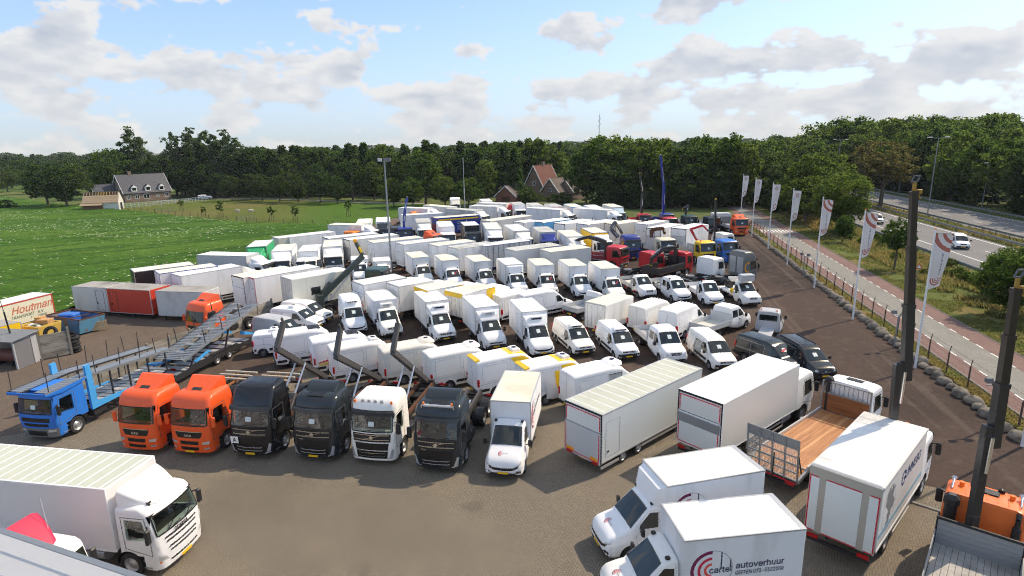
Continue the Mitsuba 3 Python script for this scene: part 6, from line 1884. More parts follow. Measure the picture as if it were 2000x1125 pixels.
# --- rigid box trucks
for q, kw, label, mats in [
        ('H3', dict(style='daf', deflector='truck', rear='lift'), 'white box truck with a dark line along its side, by the field', dict(ROOF='roof_white')),
        ('G1', dict(style='scania', deflector='truck', ribs=0), 'silver grey box truck with white deflector, facing right by the field', dict(BOX='grey_white', ROOF='roof_white')),
        ('G2', dict(style='daf', deflector='truck'), 'green box truck with white roof by the field edge', dict(BOX='green_box', PAINT='green_box')),
        ('G3', dict(style='scania', deflector='truck'), 'white box truck with cream roof right of the green one', dict(ROOF='roof_cream')),
        ('G4', dict(style='daf', deflector=None, roof='low'), 'white box truck half hidden by a cream cab', dict(ROOF='roof_white')),
        ('G5', dict(style='scania', deflector='truck'), 'white box truck with a wide white deflector, behind the yellow tipped crane', dict(ROOF='roof_cream')),
        ('S1', dict(style='daf', deflector='truck'), 'grey box truck with stained sides, behind the orange cab', dict(BOX='side_worn', ROOF='roof_grey')),
        ('S2', dict(style='daf', deflector=None, roof='low'), 'white box truck with a plain front, right of the orange cab', {}),
        ('S3', dict(style='daf', deflector=None, roof='low'), 'box truck with white roof and black framed front', dict(BOX='black_box', PAINT='slate_paint')),
        ('S4', dict(style='scania', deflector='truck'), 'cream roofed box truck behind the sky blue low loader', dict(ROOF='roof_cream')),
        ('S5', dict(style='daf', deflector='truck'), 'pale box truck with bluish roof and grey deflector', dict(ROOF='roof_white', BOX='side_worn')),
        ('S6', dict(style='daf', deflector='truck'), 'box truck with glossy royal blue front and cream roof', dict(BOX='side_worn', PAINT='navy_paint', ROOF='roof_grey')),
        ('S7', dict(style='scania', deflector='truck'), 'white box truck with a blue faded side, right of the royal blue one', dict(ROOF='roof_cream')),
        ('S8', dict(style='scania', deflector='truck', trim='navy_paint'), 'box truck with yellow sides, blue front frame and white cab', dict(BOX='yellow_paint', ROOF='roof_cream')),
        ('W1', dict(style='scania', deflector='truck'), 'white box truck facing right near the paddock, orange cab before it', dict(ROOF='roof_cream')),
        ('W2', dict(style='daf', deflector=None, roof='low'), 'cream roofed box truck farthest left near the paddock', dict(ROOF='roof_cream')),
        ('W3', dict(style='daf', deflector='truck'), 'white box truck with a dark deflector beside the lamp post', dict(PAINT='slate_paint')),
        ('V1', dict(style='scania', deflector='truck'), 'long white box truck at the back left, facing right', {}),
        ('V3', dict(style='scania', deflector='truck'), 'cream roofed box truck at the back, facing right behind the orange cab', dict(ROOF='roof_cream', BOX='side_worn')),
        ('V4', dict(style='scania', deflector='truck'), 'grey sided box truck at the back left of two white deflectors', dict(ROOF='roof_grey', BOX='side_worn')),
        ('V5', dict(style='daf', deflector='truck'), 'white box truck at the back, facing right, long roof', {}),
        ('V6', dict(style='daf', deflector='truck'), 'white box truck with red cab at the very back', dict(PAINT='red_paint')),
        ('V7', dict(style='scania', deflector='truck'), 'large white box truck with long grey shaded side at the back', {}),
        ('V12', dict(style='scania', deflector='truck'), 'white box truck facing right in front of the pale blue truck', {}),
        ('V8a', dict(style='daf', roof='low'), 'grey roofed box truck at the back, leftmost of three', dict(ROOF='roof_grey')),
        ('V8b', dict(style='daf', roof='low'), 'grey roofed box truck at the back, middle of three', dict(ROOF='roof_grey')),
        ('V8c', dict(style='daf', roof='low'), 'grey roofed box truck at the back, rightmost of three', dict(ROOF='roof_grey', PAINT='red_paint')),
        ('V9', dict(style='daf', roof='low', trim='sky_blue_paint'), 'box truck with blue front and tan roof at the back', dict(ROOF='roof_cream', BOX='side_worn', PAINT='sky_blue_paint')),
        ('V10', dict(style='daf', roof='low'), 'white roofed box truck with pale blue side at the back', dict(BOX='pale_blue_paint')),
        ('V11', dict(style='scania', deflector='truck'), 'pale blue truck with cream box, rightmost of the back row', dict(PAINT='pale_blue_paint', ROOF='roof_cream', BOX='cream_white')),
        ('V0', dict(style='daf', roof='low', deflector='truck'), 'white truck with beige deflector farthest back under the trees', dict(PAINT='cream_white')),
        ('V0b', dict(style='daf', roof='low'), 'white box truck farthest back near the brick garage', {})]:
    st_ = kw.pop('style')
    rf_ = kw.pop('roof', 'low')
    put(q, 'box_truck', proto(make_truck, st_, rf_, True, body='box', BL=min(blen(q, .2), 8.6), H=round(POSE[q][4], 1), text=False, visor=True, spots=False, **kw), label, 'truck', **mats)

# --- the trailer with a window
a = POSE['J3']
k = put('J3', 'trailer', proto(make_trailer, L=blen('J3'), H=round(a[4], 1), rear='doors', trim=None, side_door=((-1, -1.6, -2.5, 1.4, 3.2),)), 'pale green grey site trailer with one dark window', 'trailer', BOX='site_grey', ROOF='roof_white')
M = scene[k + '__cargo_box']['to_world']
obj('window', cbx(-3.4, -4.4, -1.245, -1.275, 2.0, 2.75, .01), 'vehicle_glass', k, False, to_world=M)
obj('window_frame', merge([bx(-3.36, -4.44, -1.24, -1.268, zz, zz + .05) for zz in (1.95, 2.75)] + [bx(xx, xx - .05, -1.24, -1.267, 1.95, 2.8) for xx in (-3.36, -4.39)]), 'seam_grey', k, False, to_world=M)
obj('wall_seam', merge([bx(x_, x_ - .02, -1.25, -1.256, 1.1, 3.8) for x_ in (-.9, -2.8, -4.8)]), 'seam_grey', k, False, to_world=M)
P('site_grey', (0.60, 0.61, 0.56), 0.5)
for q, nm, words in [('M1', 'panel_van', 'white van seen nose on between the box trailers and the dark green cab'), ('M2', 'panel_van', 'white van seen nose on right of the lamp post foot')]:
    put(q, nm, proto(make_boxvan, 'daily', L=3.0, H=2.6, plate=False), words, 'van')
put('M3', 'truck_cab', proto(make_truck, 'daf', 'low', True, None, 5.6, (-4.4,), 'tractor', card=False, plate=False), 'dark green lorry tractor behind the white boxes near the lamp post', 'truck', PAINT='dark_green_paint')
put('G6', 'truck_cab', proto(make_truck, 'scania', 'low', True, None, 5.6, (-4.4,), 'tractor', card=False), 'cream white lorry tractor turned right between white box trucks', 'truck', PAINT='cream_white')
G_O = 'orange tractors at the back'
put('OT1', 'truck_cab', proto(make_truck, 'tgx', 'low', True, 'wedge', 5.8, (-4.6,), 'tractor', text=False), 'orange lorry tractor before the stained grey box truck', 'truck', PAINT='orange_paint')
put('OT2', 'truck_cab', proto(make_truck, 'daf', 'low', True, None, 5.8, (-4.6,), 'tractor', text=False), 'light orange lorry tractor among the white boxes near the paddock', 'truck', PAINT='amber_paint')
put('OT3', 'truck_cab', proto(make_truck, 'daf', 'low', True, 'fh', 5.8, (-4.6,), 'tractor', text=False), 'light orange lorry tractor farthest back, before a long white truck', 'truck', PAINT='amber_paint')
put('W5', 'truck_cab', proto(make_truck, 'daf', 'low', True, None, 5.8, (-4.6,), 'tractor', text=False), 'black lorry tractor with pale roof edge right of the lamp post', 'truck', PAINT='black_paint')
put('W4', 'crane_truck', proto(make_truck, 'daf', 'low', False, None, 7.0, (-5.6,), 'flat', text=False, crane=dict(x=-2.5, mat='navy_paint', pts=[(-2.5, 0, 3.6), (-2.6, .3, 5.6), (-3.0, .9, 7.9)])), 'blue truck with a thin raised blue crane boom', 'truck', PAINT='navy_paint')

# --- trucks with cranes and tippers at the right back
put('K1', 'crane_truck', proto(make_truck, 'daf', 'low', False, None, 7.4, (-6.0,), 'flat', text=False, crane=dict(x=-2.4, w=.42, pts=[(-2.4, 0, 4.0), (-2.5, .2, 6.6), (-2.6, -.5, 10.6)])), 'red flatbed truck with a tall black crane raised upright', 'truck', PAINT='red_paint', SIDE='red_paint')
put('K2', 'crane_truck', proto(make_truck, 'daf', 'low', False, None, 7.4, (-6.0,), 'flat', text=False, crane=dict(x=-2.4, w=.42, mat='navy_paint', pts=[(-2.4, 0, 4.0), (-2.4, -.1, 8.0), (-2.5, -1.0, 13.9)])), 'blue truck with the tallest raised crane, navy and silver', 'truck', PAINT='navy_paint', SIDE='navy_paint')
put('K3', 'crane_truck', proto(make_truck, 'daf', 'low', False, None, 6.4, (-5.2,), 'flat', text=False, card=False), 'red flatbed truck with a red headboard before the tallest crane', 'truck', PAINT='red_paint', SIDE='red_paint')
put('K4', 'crane_truck', proto(make_truck, 'daf', 'low', True, None, 7.4, (-6.0,), 'flat', text=False, spots=True, crane=dict(x=-2.9, pts=[(-2.9, 0, 3.6), (-3.2, .6, 4.6), (-3.0, -.6, 3.9)])), 'dark green truck with roof lamps and a folded crane', 'truck', PAINT='dark_green_paint')
put('K5', 'crane_truck', proto(make_truck, 'daf', 'low', True, None, 7.4, (-6.0,), 'flat', text=False), 'dark slate truck beside the grey steel container', 'truck', PAINT='slate_paint')
put('K7', 'flatbed_truck', proto(make_truck, 'tgx', 'low', True, 'wedge', 9.4, (-7.2,), 'flat', text=False), 'orange truck with a long flat bed beside the entrance flags', 'truck', PAINT='orange_paint')
put('K8', 'crane_truck', proto(make_truck, 'daf', 'low', True, None, 7.4, (-6.0,), 'flat', text=False, card=False, crane=dict(x=-2.9, w=.27, pts=[(-2.9, 0, 3.5), (-2.9, .1, 5.6), (-2.9, .2, 7.9)])), 'white truck with a slim black mast raised upright behind its cab', 'truck')
put('K10', 'claw_truck', proto(make_truck, 'tgx', 'mid', True, None, 7.6, (-6.2,), 'flat', text=False, crane=dict(x=-3.0, w=.5, mat='crane_grey', pts=[(-3.0, -1.2, 3.0), (-3.2, -2.2, 4.2), (-3.6, -1.4, 5.1), (-3.6, -.3, 3.4)])), 'royal blue truck with a folded grab crane at its side', 'truck', PAINT='navy_paint')
put('K12', 'claw_truck', proto(make_truck, 'tgx', 'low', True, None, 7.6, (-6.2,), 'flat', text=False, crane=dict(x=-3.0, w=.5, mat='rust', pts=[(-3.0, -1.2, 3.0), (-3.2, -1.2, 4.1), (-3.4, .6, 4.2), (-3.4, .9, 3.4)])), 'cream truck with a rusty folded grab crane', 'truck', PAINT='cream_paint')
put('K13', 'tipper_truck', proto(make_truck, 'tgx', 'low', False, None, 7.6, (-5.2, -6.5), 'tipper', text=False, beacons=True, lower='chassis_black', crane=dict(x=-2.2, w=.3, mat='red_paint', pts=[(-2.2, -.6, 3.1), (-2.6, -1.4, 4.6), (-2.8, .5, 5.0), (-2.6, 1.2, 4.3)])), 'yellow tipper truck with grey sides and a red loader crane', 'truck', PAINT='yellow_paint', SIDE='grey_box')
put('K14', 'flatbed_truck', proto(make_truck, 'tgx', 'low', True, None, 7.6, (-6.2,), 'flat', text=False), 'bright blue truck right of the yellow tipper truck', 'truck', PAINT='blue_paint')
put('K15', 'crane_truck', proto(make_truck, 'daf', 'low', True, None, 7.6, (-6.2,), 'flat', text=False, card=False, crane=dict(x=-3.0, w=.40, pts=[(-3.0, 0, 3.3), (-5.4, -.4, 3.9), (-8.4, -.8, 2.9), (-8.8, -.8, 1.9)])), 'red flatbed truck facing right with a black crane laid over its bed', 'truck', PAINT='red_paint', SIDE='maroon_paint')
put('K16', 'truck_cab', proto(make_truck, 'daf', 'low', True, None, 6.4, (-5.0,), 'tractor', text=False, card=False), 'red lorry tractor seen from behind between two red trucks', 'truck', PAINT='red_paint')
a = POSE['K17']
c_, s_ = math.cos(math.radians(a[2])), math.sin(math.radians(a[2]))
put('K17', 'tipper_truck', proto(make_truck, 'daf', 'low', False, None, 7.4, (-5.2, -6.4), 'tipper', H=2.0, text=False, card=False, beacons=True, crane=dict(x=-2.2, w=.42, pts=[(-2.2, 0, 3.5), (-4.4, .4, 3.6), (-6.2, .7, 2.6), (-6.2, .7, 1.9)])), 'red truck with an open rusty tipper bed and a black crane over it', 'truck', PAINT='red_paint', SIDE='black_alu', BED='rust')
P('black_alu', (0.03, 0.03, 0.034), 0.4)
put('K18', 'truck_cab', proto(make_truck, 'tgx', 'high', True, None, 6.4, (-5.0,), 'tractor', text=False, card=False, plate=False), 'dark grey lorry tractor with an orange ring on its side, seen from behind', 'truck', PAINT='steel_grey_paint')
kk = [k for k in labels if k.startswith('truck_cab')][-1]
M = scene[kk + '__chassis']['to_world']
ring = Point(-1.75, 2.05).buffer(.62, quad_segs=8).difference(Point(-1.75, 2.05).buffer(.46, quad_segs=8)).intersection(sbox(-2.6, 1.3, -1.62, 2.8))
v_, f_ = tri(ring)
obj('ring_print', tm(np.column_stack([v_[:, 0], np.full(len(v_), -1.262), v_[:, 1]]), f_), 'tape_orange', kk, False, to_world=M)
obj('back_panel', merge([cbx(-2.31, -2.33, -.95, -.1, 1.3, 3.2, .01), cbx(-2.31, -2.33, .1, .95, 1.3, 3.2, .01)]), 'bed_grey', kk, False, to_world=M)
put(None, 'truck_cab', proto(make_truck, 'scania', 'low', True, None, 6.2, (-4.9,), 'tractor', text=False, card=False, plate=False), 'white lorry tractor with a chrome exhaust, left of the dark grey one', 'truck', x=24.6, y=68.9, yaw=33)
# bare chassis between the rows
for x_, y_, yw in [(15.0, 67.0, 24), (20.0, 64.6, 20)]:
    c = Proto()
    add_chassis(c, 7.6, (-1.4, -5.6, -6.9), x0=0)
    c.add('cross_frame', merge([bar((-.3, -.9, 1.05), (-.3, .9, 1.05), .12), bar((-7, -.9, 1.02), (-7, .9, 1.02), .1)]), 'galvanised', False)
    put(None, 'bare_chassis', c, 'bare truck chassis lying low ' + ('left of the red tipper truck' if x_ < 17 else 'in front of the dark grey tractor'), 'truck chassis', x=x_, y=y_, yaw=yw)

# --- the two white vans on the motorway
put('HW1', 'car', proto(make_van, 'berlingo', 4.4, 1.85, 2.75, glazed=False, card=False), 'white van driving on the motorway, farther of the two', 'van')
put('HW2', 'car', proto(make_van, 'scudo', 4.8, 1.95, 3.0, glazed=True, card=False), 'white van driving on the motorway, nearer of the two', 'van')

# --- front row
G_A = 'lorry tractors of the front row'
put('A1', 'lorry_tractor', proto(make_truck, 'tgx', 'mid', True, 'wedge', 9.4, (-5.8, -7.2), 'swap', card=False, plate=False, visor=False, mirror='PAINT', inside=True), 'bright orange lorry tractor, left one of the orange pair', 'truck', G_A, PAINT='orange_paint')
put('A2', 'lorry_tractor', proto(make_truck, 'tgx', 'mid', True, 'wedge', 9.4, (-5.8, -7.2), 'swap', card=False, visor=False, mirror='PAINT', inside=True), 'bright orange lorry tractor, right one of the orange pair', 'truck', G_A, PAINT='orange_paint')
k = put('A3', 'lorry_tractor', proto(make_truck, 'fh', 'high', True, None, 9.2, (-6.0, -7.4), None, hook=((-8.8, 1.15), (-3.5, 5.05), (-4.47, 6.3)), inside=True), 'black lorry tractor with a white letter A plate on its grille', 'truck', G_A, PAINT='black_paint', VISOR='slate_paint', TRIM='seam_grey')
M = scene[k + '__chassis']['to_world']
obj('letter_plate', cbx(.03, .05, -1.02, -.58, .98, 1.36, .01), 'white_paint', k, False, to_world=M)
m = meshkit.text_mesh('A', .22, .004, True)
m.vertices = np.column_stack([np.full(len(m.vertices), .052) + m.vertices[:, 2], m.vertices[:, 0] - .90, m.vertices[:, 1] + 1.06])
obj('letter', m, 'grille_black', k, False, to_world=M)
put('A4', 'lorry_tractor', proto(make_truck, 'fh', 'mid', True, 'fh', 9.2, (-6.0, -7.4), None, hook=((-8.8, 1.15), (-3.3, 4.75), (-4.1, 6.1)), inside=True), 'dark slate lorry with a plain roof, between black and white ones', 'truck', G_A, PAINT='slate_paint', VISOR='slate_paint', TRIM='seam_grey')
put('A5', 'lorry_tractor', proto(make_truck, 'fh', 'mid', True, None, 9.2, (-6.0, -7.4), None, hook=((-8.8, 1.15), (-3.6, 5.0), (-4.6, 6.35)), spots=True, plate=False, inside=True), 'white lorry with four round roof spotlights and black visor', 'truck', G_A, VISOR='black_plastic')
put('A6', 'lorry_tractor', proto(make_truck, 'fh', 'mid', True, 'fh', 8.2, (-5.6, -6.9), 'lowered', lightbar=True, card=False, plate=False, inside=True), 'dark slate lorry with an amber ended light bar on its roof', 'truck', G_A, PAINT='slate_paint', VISOR='slate_paint', TRIM='seam_grey')
k = put('A7', 'box_van', proto(make_boxvan, 'daily', card=False, side_door=False), 'white box van with cream roof at the right end of the front row', 'van', ROOF='roof_cream')


# the rental firm's mark: half rings of a C, a thin circle and the words
def firm_mark(parent, M, fn, s, full=True, words=True, off=0.0):
    def put_(nm, poly, mat, d):
        v, f = tri(poly)
        obj(nm, tm(fn(v[:, 0] * s, v[:, 1] * s, d), f), mat, parent, False, to_world=M)
    half = sbox(-2, -2, 0, 2)
    ring = lambda a, b: Point(0, 0).buffer(a, quad_segs=16).difference(Point(0, 0).buffer(b, quad_segs=16)).intersection(half)
    put_('logo_ring', ring(1.0, .84), 'logo_plum', .004)
    put_('logo_ring', ring(.66, .53), 'logo_red', .0042)
    put_('logo_ring', ring(.36, .24), 'logo_coral', .0044)
    if full:
        put_('logo_circle', Point(0, 0).buffer(1.0, quad_segs=20).difference(Point(0, 0).buffer(.985, quad_segs=20)).intersection(sbox(0, -2, 2, 2)), 'logo_dark', .0045)

    def word(t, h, x, y, wd):
        m = meshkit.text_mesh(t, h * s, .003, True)
        v = m.vertices.copy()
        v[:, 0] *= wd * s / v[:, 0].max()
        m.vertices = fn(v[:, 0] + x * s, v[:, 1] + y * s, .004 + v[:, 2])
        obj('lettering', m, 'logo_dark', parent, False, to_world=M)
    if words:
        word('cartel', .30, -.13, -.16, 1.12)
        put_('logo_stroke', sbox(.42, .06, .48, .90), 'logo_dark', .0046)
        put_('logo_stroke', sbox(.86, .06, .915, .48), 'logo_dark', .0047)
        word('autoverhuur', .30, 1.14, -.04, 2.35)
        if words == 'all':
            word('GEFFEN 073-5322200', .20, 1.14, -.38, 2.35)


M = scene[k + '__cargo_box']['to_world']
firm_mark(k, M, lambda a, b, d: np.column_stack([-3.3 - a, np.full(len(a), 1.084) + d, b + 2.1]), .75, True, True)


def hood_mark(parent, M, x, y, z, s, sl):
    fn = lambda a, b, d: np.column_stack([x - b * math.cos(sl), y + a, z + b * math.sin(sl) + .012 + d])
    firm_mark(parent, M, fn, s, False, False)
    m = merge([sbx for sbx in [bx(0, 1.9 * s, .0, .10 * s, 0, .002), bx(.1 * s, .14 * s, .1 * s, .62 * s, 0, .002)]])
    v = m.vertices.copy()
    m.vertices = fn(v[:, 0], v[:, 1], v[:, 2])
    obj('hood_print', m, 'logo_dark', parent, False, to_world=M)


BD = Body([t for t in van_stations('daily', 9, 2.27) if t[0] > -2.3] + [(-2.35, .5, 2.27, .99, .84, .17)], 1.04)
hood_mark(k, M, -.50, -.15, float(BD.ztop([-.50], [0])[0, 2]) + .01, .17, .30)

# --- foreground right: two rental box vans
k4 = put('F4', 'rental_box_van', proto(make_boxvan, 'daily', L=4.35, H=3.15, fairing='wedge', card=False, trim=None), 'white rental box van with a wind deflector, the farther of the two', 'van', 'rental box vans at the front', ROOF='roof_pale_cream')
k5 = put('F5', 'rental_box_van', proto(make_boxvan, 'daily', L=4.35, H=3.15, card=False, trim=None), 'white rental box van nearest the camera, large round logo and phone number', 'van', 'rental box vans at the front', ROOF='roof_white')
for k, xm, zm, s_ in ((k4, -3.45, 1.95, .75), (k5, -3.42, 1.92, .75)):
    M = scene[k + '__cargo_box']['to_world']
    firm_mark(k, M, lambda a, b, d, xm=xm, zm=zm: np.column_stack([xm - a, np.full(len(a), 1.080) + d, b + zm]), s_, True, 'all')
    hood_mark(k, M, -.50, -.1, float(BD.ztop([-.50], [0])[0, 2]) + .01, .17, .30)
    rr = [bx(-2.41 - .0, -2.41 - 4.35, s * 1.081, s * 1.04, 3.10, 3.157) for s in (1, -1)]
    obj('roof_edge', merge(rr + [bx(-6.55, -6.765, -1.04, 1.04, 3.10, 3.158), bx(-2.405, -2.47, -1.04, 1.04, 3.1, 3.158)]), 'alu', k + '__cargo_box', False, to_world=M)
M = scene[k4 + '__cargo_box']['to_world']

# --- foreground right: trailer, white truck, flatbed, lettered truck
put('F6', 'trailer', proto(make_trailer, L=8.9, H=3.25, z0=.62, wr=.36, axles=2, ribs=13, tape=True, side_door=((-1, -7.5, -8.6, .85, 2.75),)), 'low white trailer with pale green ribbed roof and orange rear plates', 'trailer', ROOF='roof_pale_green', BOX='box_cool', LIFT='grey_white', FRAME='chassis_black')
kf6 = [k for k in labels if k.startswith('trailer')][-1]
M = scene[kf6 + '__cargo_box']['to_world']
obj('warning_plate', merge([bx(-8.972, -8.985, s * .55, s * 1.05, .66, .82) for s in (1, -1)]), 'tape_orange', kf6, False, to_world=M)
side = merge([bar((-.8, -1.2, .42), (-5.6, -1.2, .42), .05, .14), bar((-8.9, -1.22, .36), (-7.5, -1.22, .36), .05, .14)])
obj('side_guard', side, 'alu', kf6, False, to_world=M)
P('box_cool', (0.68, 0.71, 0.70), 0.42)
put('F7', 'box_truck', proto(make_truck, 'daf', 'low', True, None, body='box', BL=7.8, H=3.8, rear='lift', tape=True, plate=False, card=False, trim='box_white'), 'large white box truck with red tape round its tail lift', 'truck', ROOF='roof_bright', BOX='cream_white2', LIFT='box_cool', FRAME='chassis_black')
kf7 = [k for k in labels if k.startswith('box_truck')][-1]
M = scene[kf7 + '__cargo_box']['to_world']
obj('lift_band', bx(-2.42 - 7.8 - .07, -2.42 - 7.8 - .085, -1.2, 1.2, 2.15, 2.62), 'galvanised', kf7, False, to_world=M)
P('roof_bright', (0.84, 0.85, 0.84), 0.45)
P('cream_white2', (0.70, 0.69, 0.65), 0.42)

a = POSE['F9']
k9 = put('F9', 'box_truck', proto(make_truck, 'scania', 'low', True, None, body='box', BL=6.5, H=3.75, rear=None, trim=None, ribs=0, card=False, plate=False, text=False), 'white curtain truck with dirty ribbed roof, blue lettering and a grey globe print', 'truck', ROOF='tarp_dirty', BOX='curtain_white')
P('curtain_white', (0.66, 0.65, 0.63), 0.5)
P('lift_sand', (0.40, 0.37, 0.315), 0.55)
P('letter_blue', (0.035, 0.065, 0.16), 0.5)
P('stripe_blue', (0.25, 0.44, 0.55), 0.5)
P('globe_grey', (0.20, 0.20, 0.20), 0.6)
M = scene[k9 + '__cargo_box']['to_world']
x1 = -2.42 - 6.5
box9 = k9 + '__cargo_box'
obj('tail_lift', cbx(x1 - .006, x1 - .07, -1.24, 1.24, .92, 3.70, .015), 'lift_sand', box9, False, to_world=M)
for y0, y1 in ((-1.17, -.86), (-.62, .62), (.86, 1.17)):
    obj('lift_panel', cbx(x1 - .065, x1 - .082, y0, y1, 1.0, 3.28, .01), 'box_cool', box9, False, to_world=M)
ms = [bx(x1 - .083, x1 - .087, y, y + .04, 1.02, 3.36) for y in (-1.21, 1.17)] + [bx(x1 - .083, x1 - .087, a_, b_, 3.30, 3.34) for a_, b_ in ((-1.17, -.9), (-.62, .62), (.9, 1.17))]
ms += [bx(x1 - .084, x1 - .088, a_, b_, .95, .99) for a_, b_ in ((-1.17, -.9), (-.62, .62), (.9, 1.17))]
obj('marking_tape', merge(ms), 'tape_red', box9, False, to_world=M)
for i in range(11):
    x_ = -2.6 - i * .62
    obj('roof_rib', hull([(x_ + d, y, 3.745) for d in (-.06, .06) for y in (-1.2, 1.2)] + [(x_, y, 3.768) for y in (-1.2, 1.2)]), 'tarp_dirty', box9, False, to_world=M)
obj('curtain_rail', merge([bx(-2.43, x1 + .01, -1.263, -1.29, 3.62, 3.74), bx(-2.43, x1 + .01, -1.263, -1.285, 1.02, 1.12)]), 'grey_white', box9, False, to_world=M)
m = meshkit.text_mesh('UNNEBO', .42, .004, True)
m2 = meshkit.text_mesh('G', .62, .004, True)
m.vertices[:, 0] += .60
m.vertices[:, 1] += .12
w_ = merge([m2, m])
v = w_.vertices.copy()
w_.vertices = np.column_stack([-6.25 + v[:, 0] * 1.0, -1.2625 - v[:, 2], v[:, 1] + 2.55])
obj('lettering', w_, 'letter_blue', box9, False, to_world=M)
obj('side_stripe', bx(-2.5, -8.8, -1.2622, -1.2660, 1.50, 1.72), 'stripe_blue', box9, False, to_world=M)
gl = Point(0, 0).buffer(1.0, quad_segs=12)
rr_ = random.Random(4)
land = union_all([Polygon([(cx_ + r0 * (.6 + .5 * rr_.random()) * math.cos(t), cy_ + r0 * (.6 + .5 * rr_.random()) * math.sin(t)) for t in np.linspace(0, 6.0, 14)]).buffer(0) for cx_, cy_, r0 in ((-.2, .5, .5), (.15, .15, .5), (.1, -.35, .35), (.3, .6, .35), (-.1, -.75, .25), (.55, .0, .3))]).intersection(gl)
for g_ in getattr(land, 'geoms', [land]):
    v, f = tri(affinity.translate(affinity.scale(g_, .85, .95, origin=(0, 0)), -7.75, 2.40))
    obj('globe_print', tm(np.column_stack([v[:, 0], np.full(len(v), -1.2640), v[:, 1]]), f), 'globe_grey', box9, False, to_world=M)
rim = gl.difference(gl.buffer(-.03))
v, f = tri(affinity.translate(affinity.scale(rim, .85, .95, origin=(0, 0)), -7.75, 2.40))
obj('globe_print', tm(np.column_stack([v[:, 0], np.full(len(v), -1.2645), v[:, 1]]), f), 'globe_grey', box9, False, to_world=M)

# ------------------------------------------------------------------ foreground left: white box truck, red-white truck
a = POSE['F1']
P('roof_strip', (0.50, 0.53, 0.44), 0.55)
P('box_warm', (0.74, 0.72, 0.72), 0.4)
put('F1', 'box_truck', proto(make_truck, 'scania', 'low', False, 'truck', body='box', BL=7.8, H=3.75, ribs=15, rear='lift', plate=True, card=False, visor=False, trim='box_white', gap=.14, inside=True, axles=(-8.0,)), 'large white box truck with pale green ribbed roof, foreground left', 'truck', ROOF='roof_strip', BOX='box_warm')
k1 = [k for k in labels if k.startswith('box_truck')][-1]
M = scene[k1 + '__chassis']['to_world']
obj('roof_bar', merge([bar((-.62, -.85, 2.98), (-.62, .55, 2.98), .05), bar((-1.02, -.75, 3.1), (-1.02, .65, 3.1), .05), bar((-.55, -.78, 2.9), (-1.02, -.72, 3.1), .05), bar((-.55, .5, 2.9), (-1.02, .6, 3.1), .05)]), 'black_plastic', k1, False, to_world=M)
obj('wiper', merge([bar((-.02, -.7, 1.80), (-.16, -.1, 2.05), .025), bar((-.02, .3, 1.80), (-.14, .75, 2.05), .025)]), 'black_plastic', k1, False, to_world=M)


def red_truck():
    p = Proto()
    C, c = add_cab(p, 'daf', 'low', False, None, card=False, plate=False, visor=False, text=False)
    zt = 2.97
    prof = [(-.75, .62, zt), (-.95, .80, zt + .14), (-1.35, .98, zt + .4), (-1.75, 1.1, zt + .66), (-2.0, 1.14, zt + .8)]
    p.add('wind_deflector', loft([[(x, -hw, zt - .06), (x, -hw * .97, zz - .1), (x, -hw * .8, zz), (x, hw * .8, zz), (x, hw * .97, zz - .1), (x, hw, zt - .06)] for x, hw, zz in prof]), 'pink_red', 38)
    add_chassis(p, 7.0, (-5.4,))
    p.add('bed_floor', bx(-2.2, -7, -1.25, 1.25, 1.05, 1.15), 'bed_grey', False)
    for s in (1, -1):
        p.add('corner_post', cbx(-2.2, -2.42, s * 1.25, s * 1.05, 1.15, 3.45, .03), 'pink_red', False)
    p.add('head_frame', merge([cbx(-2.2, -2.42, -1.05, 1.05, 3.25, 3.45, .03), bar((-2.3, -.4, 1.2), (-2.3, -.4, 3.3), .09)]), 'pink_red', False)
    p.add('aerial', tube([(-1.2, .8, 2.95), (-1.7, 1.1, 4.3)], .012, 5), 'alu', 40)
    p.add('headboard', bx(-2.24, -2.28, -1.05, 1.05, 1.2, 3.2), 'cream_white', False)
    return p


put(None, 'flatbed_truck', proto(red_truck), 'truck with white cab and bright red roof deflector behind the metal roof', 'truck', x=-15.35, y=17.05, yaw=-13)

# the sheet metal roof right below the camera
P('roof_metal', _grime((0.50, 0.51, 0.52), (0.40, 0.40, 0.41), 0.8, 0.6), 0.42, metal=0.35)
hall = thing('warehouse', 'grey ribbed metal roof of a building cut off at the bottom left corner', 'building')
e0, e1 = np.array([-14.19, 14.23, 6.0]), np.array([-9.0, 12.21, 6.0])
ed = (e1 - e0) / np.linalg.norm(e1 - e0)
e0 = e0 - ed * 6
e1 = e1 + ed * 2.2
ns = np.array([-ed[1], ed[0], 0]) * -1.0
if ns[1] > 0:
    ns = -ns
sl = ns * math.cos(.10) + np.array([0, 0, 1]) * math.sin(.10)
Lr = float(np.linalg.norm(e1 - e0))
for i in range(9):
    a0, a1 = .62 * i, .62 * (i + 1)
    q = []
    for t, zz in ((a0, 0), (a0 + .46, 0), (a0 + .49, .05), (a0 + .59, .05), (a1 + .012, 0)):
        q.append([e0 + sl * t + np.array([0, 0, zz]), e1 + sl * t + np.array([0, 0, zz])])
    v = np.array([x for r in q for x in r])
    v = np.vstack([v, v - [0, 0, .012]])
    n_ = 10
    f = [(2 * j, 2 * j + 1, 2 * j + 3) for j in range(4)] + [(2 * j, 2 * j + 3, 2 * j + 2) for j in range(4)]
    f += [(n_ + 2 * j, n_ + 2 * j + 3, n_ + 2 * j + 1) for j in range(4)] + [(n_ + 2 * j, n_ + 2 * j + 2, n_ + 2 * j + 3) for j in range(4)]
    obj('roof__sheet', tm(v, f), 'roof_metal', hall, False)
g0, g1 = e0 - ns * .03, e1 - ns * .03
obj('gutter', merge([bar(g0 - [0, 0, .05], g1 - [0, 0, .05], .16, .14)]), 'galvanised', hall, False)
wv = [e0 + ns * .25, e1 + ns * .25]
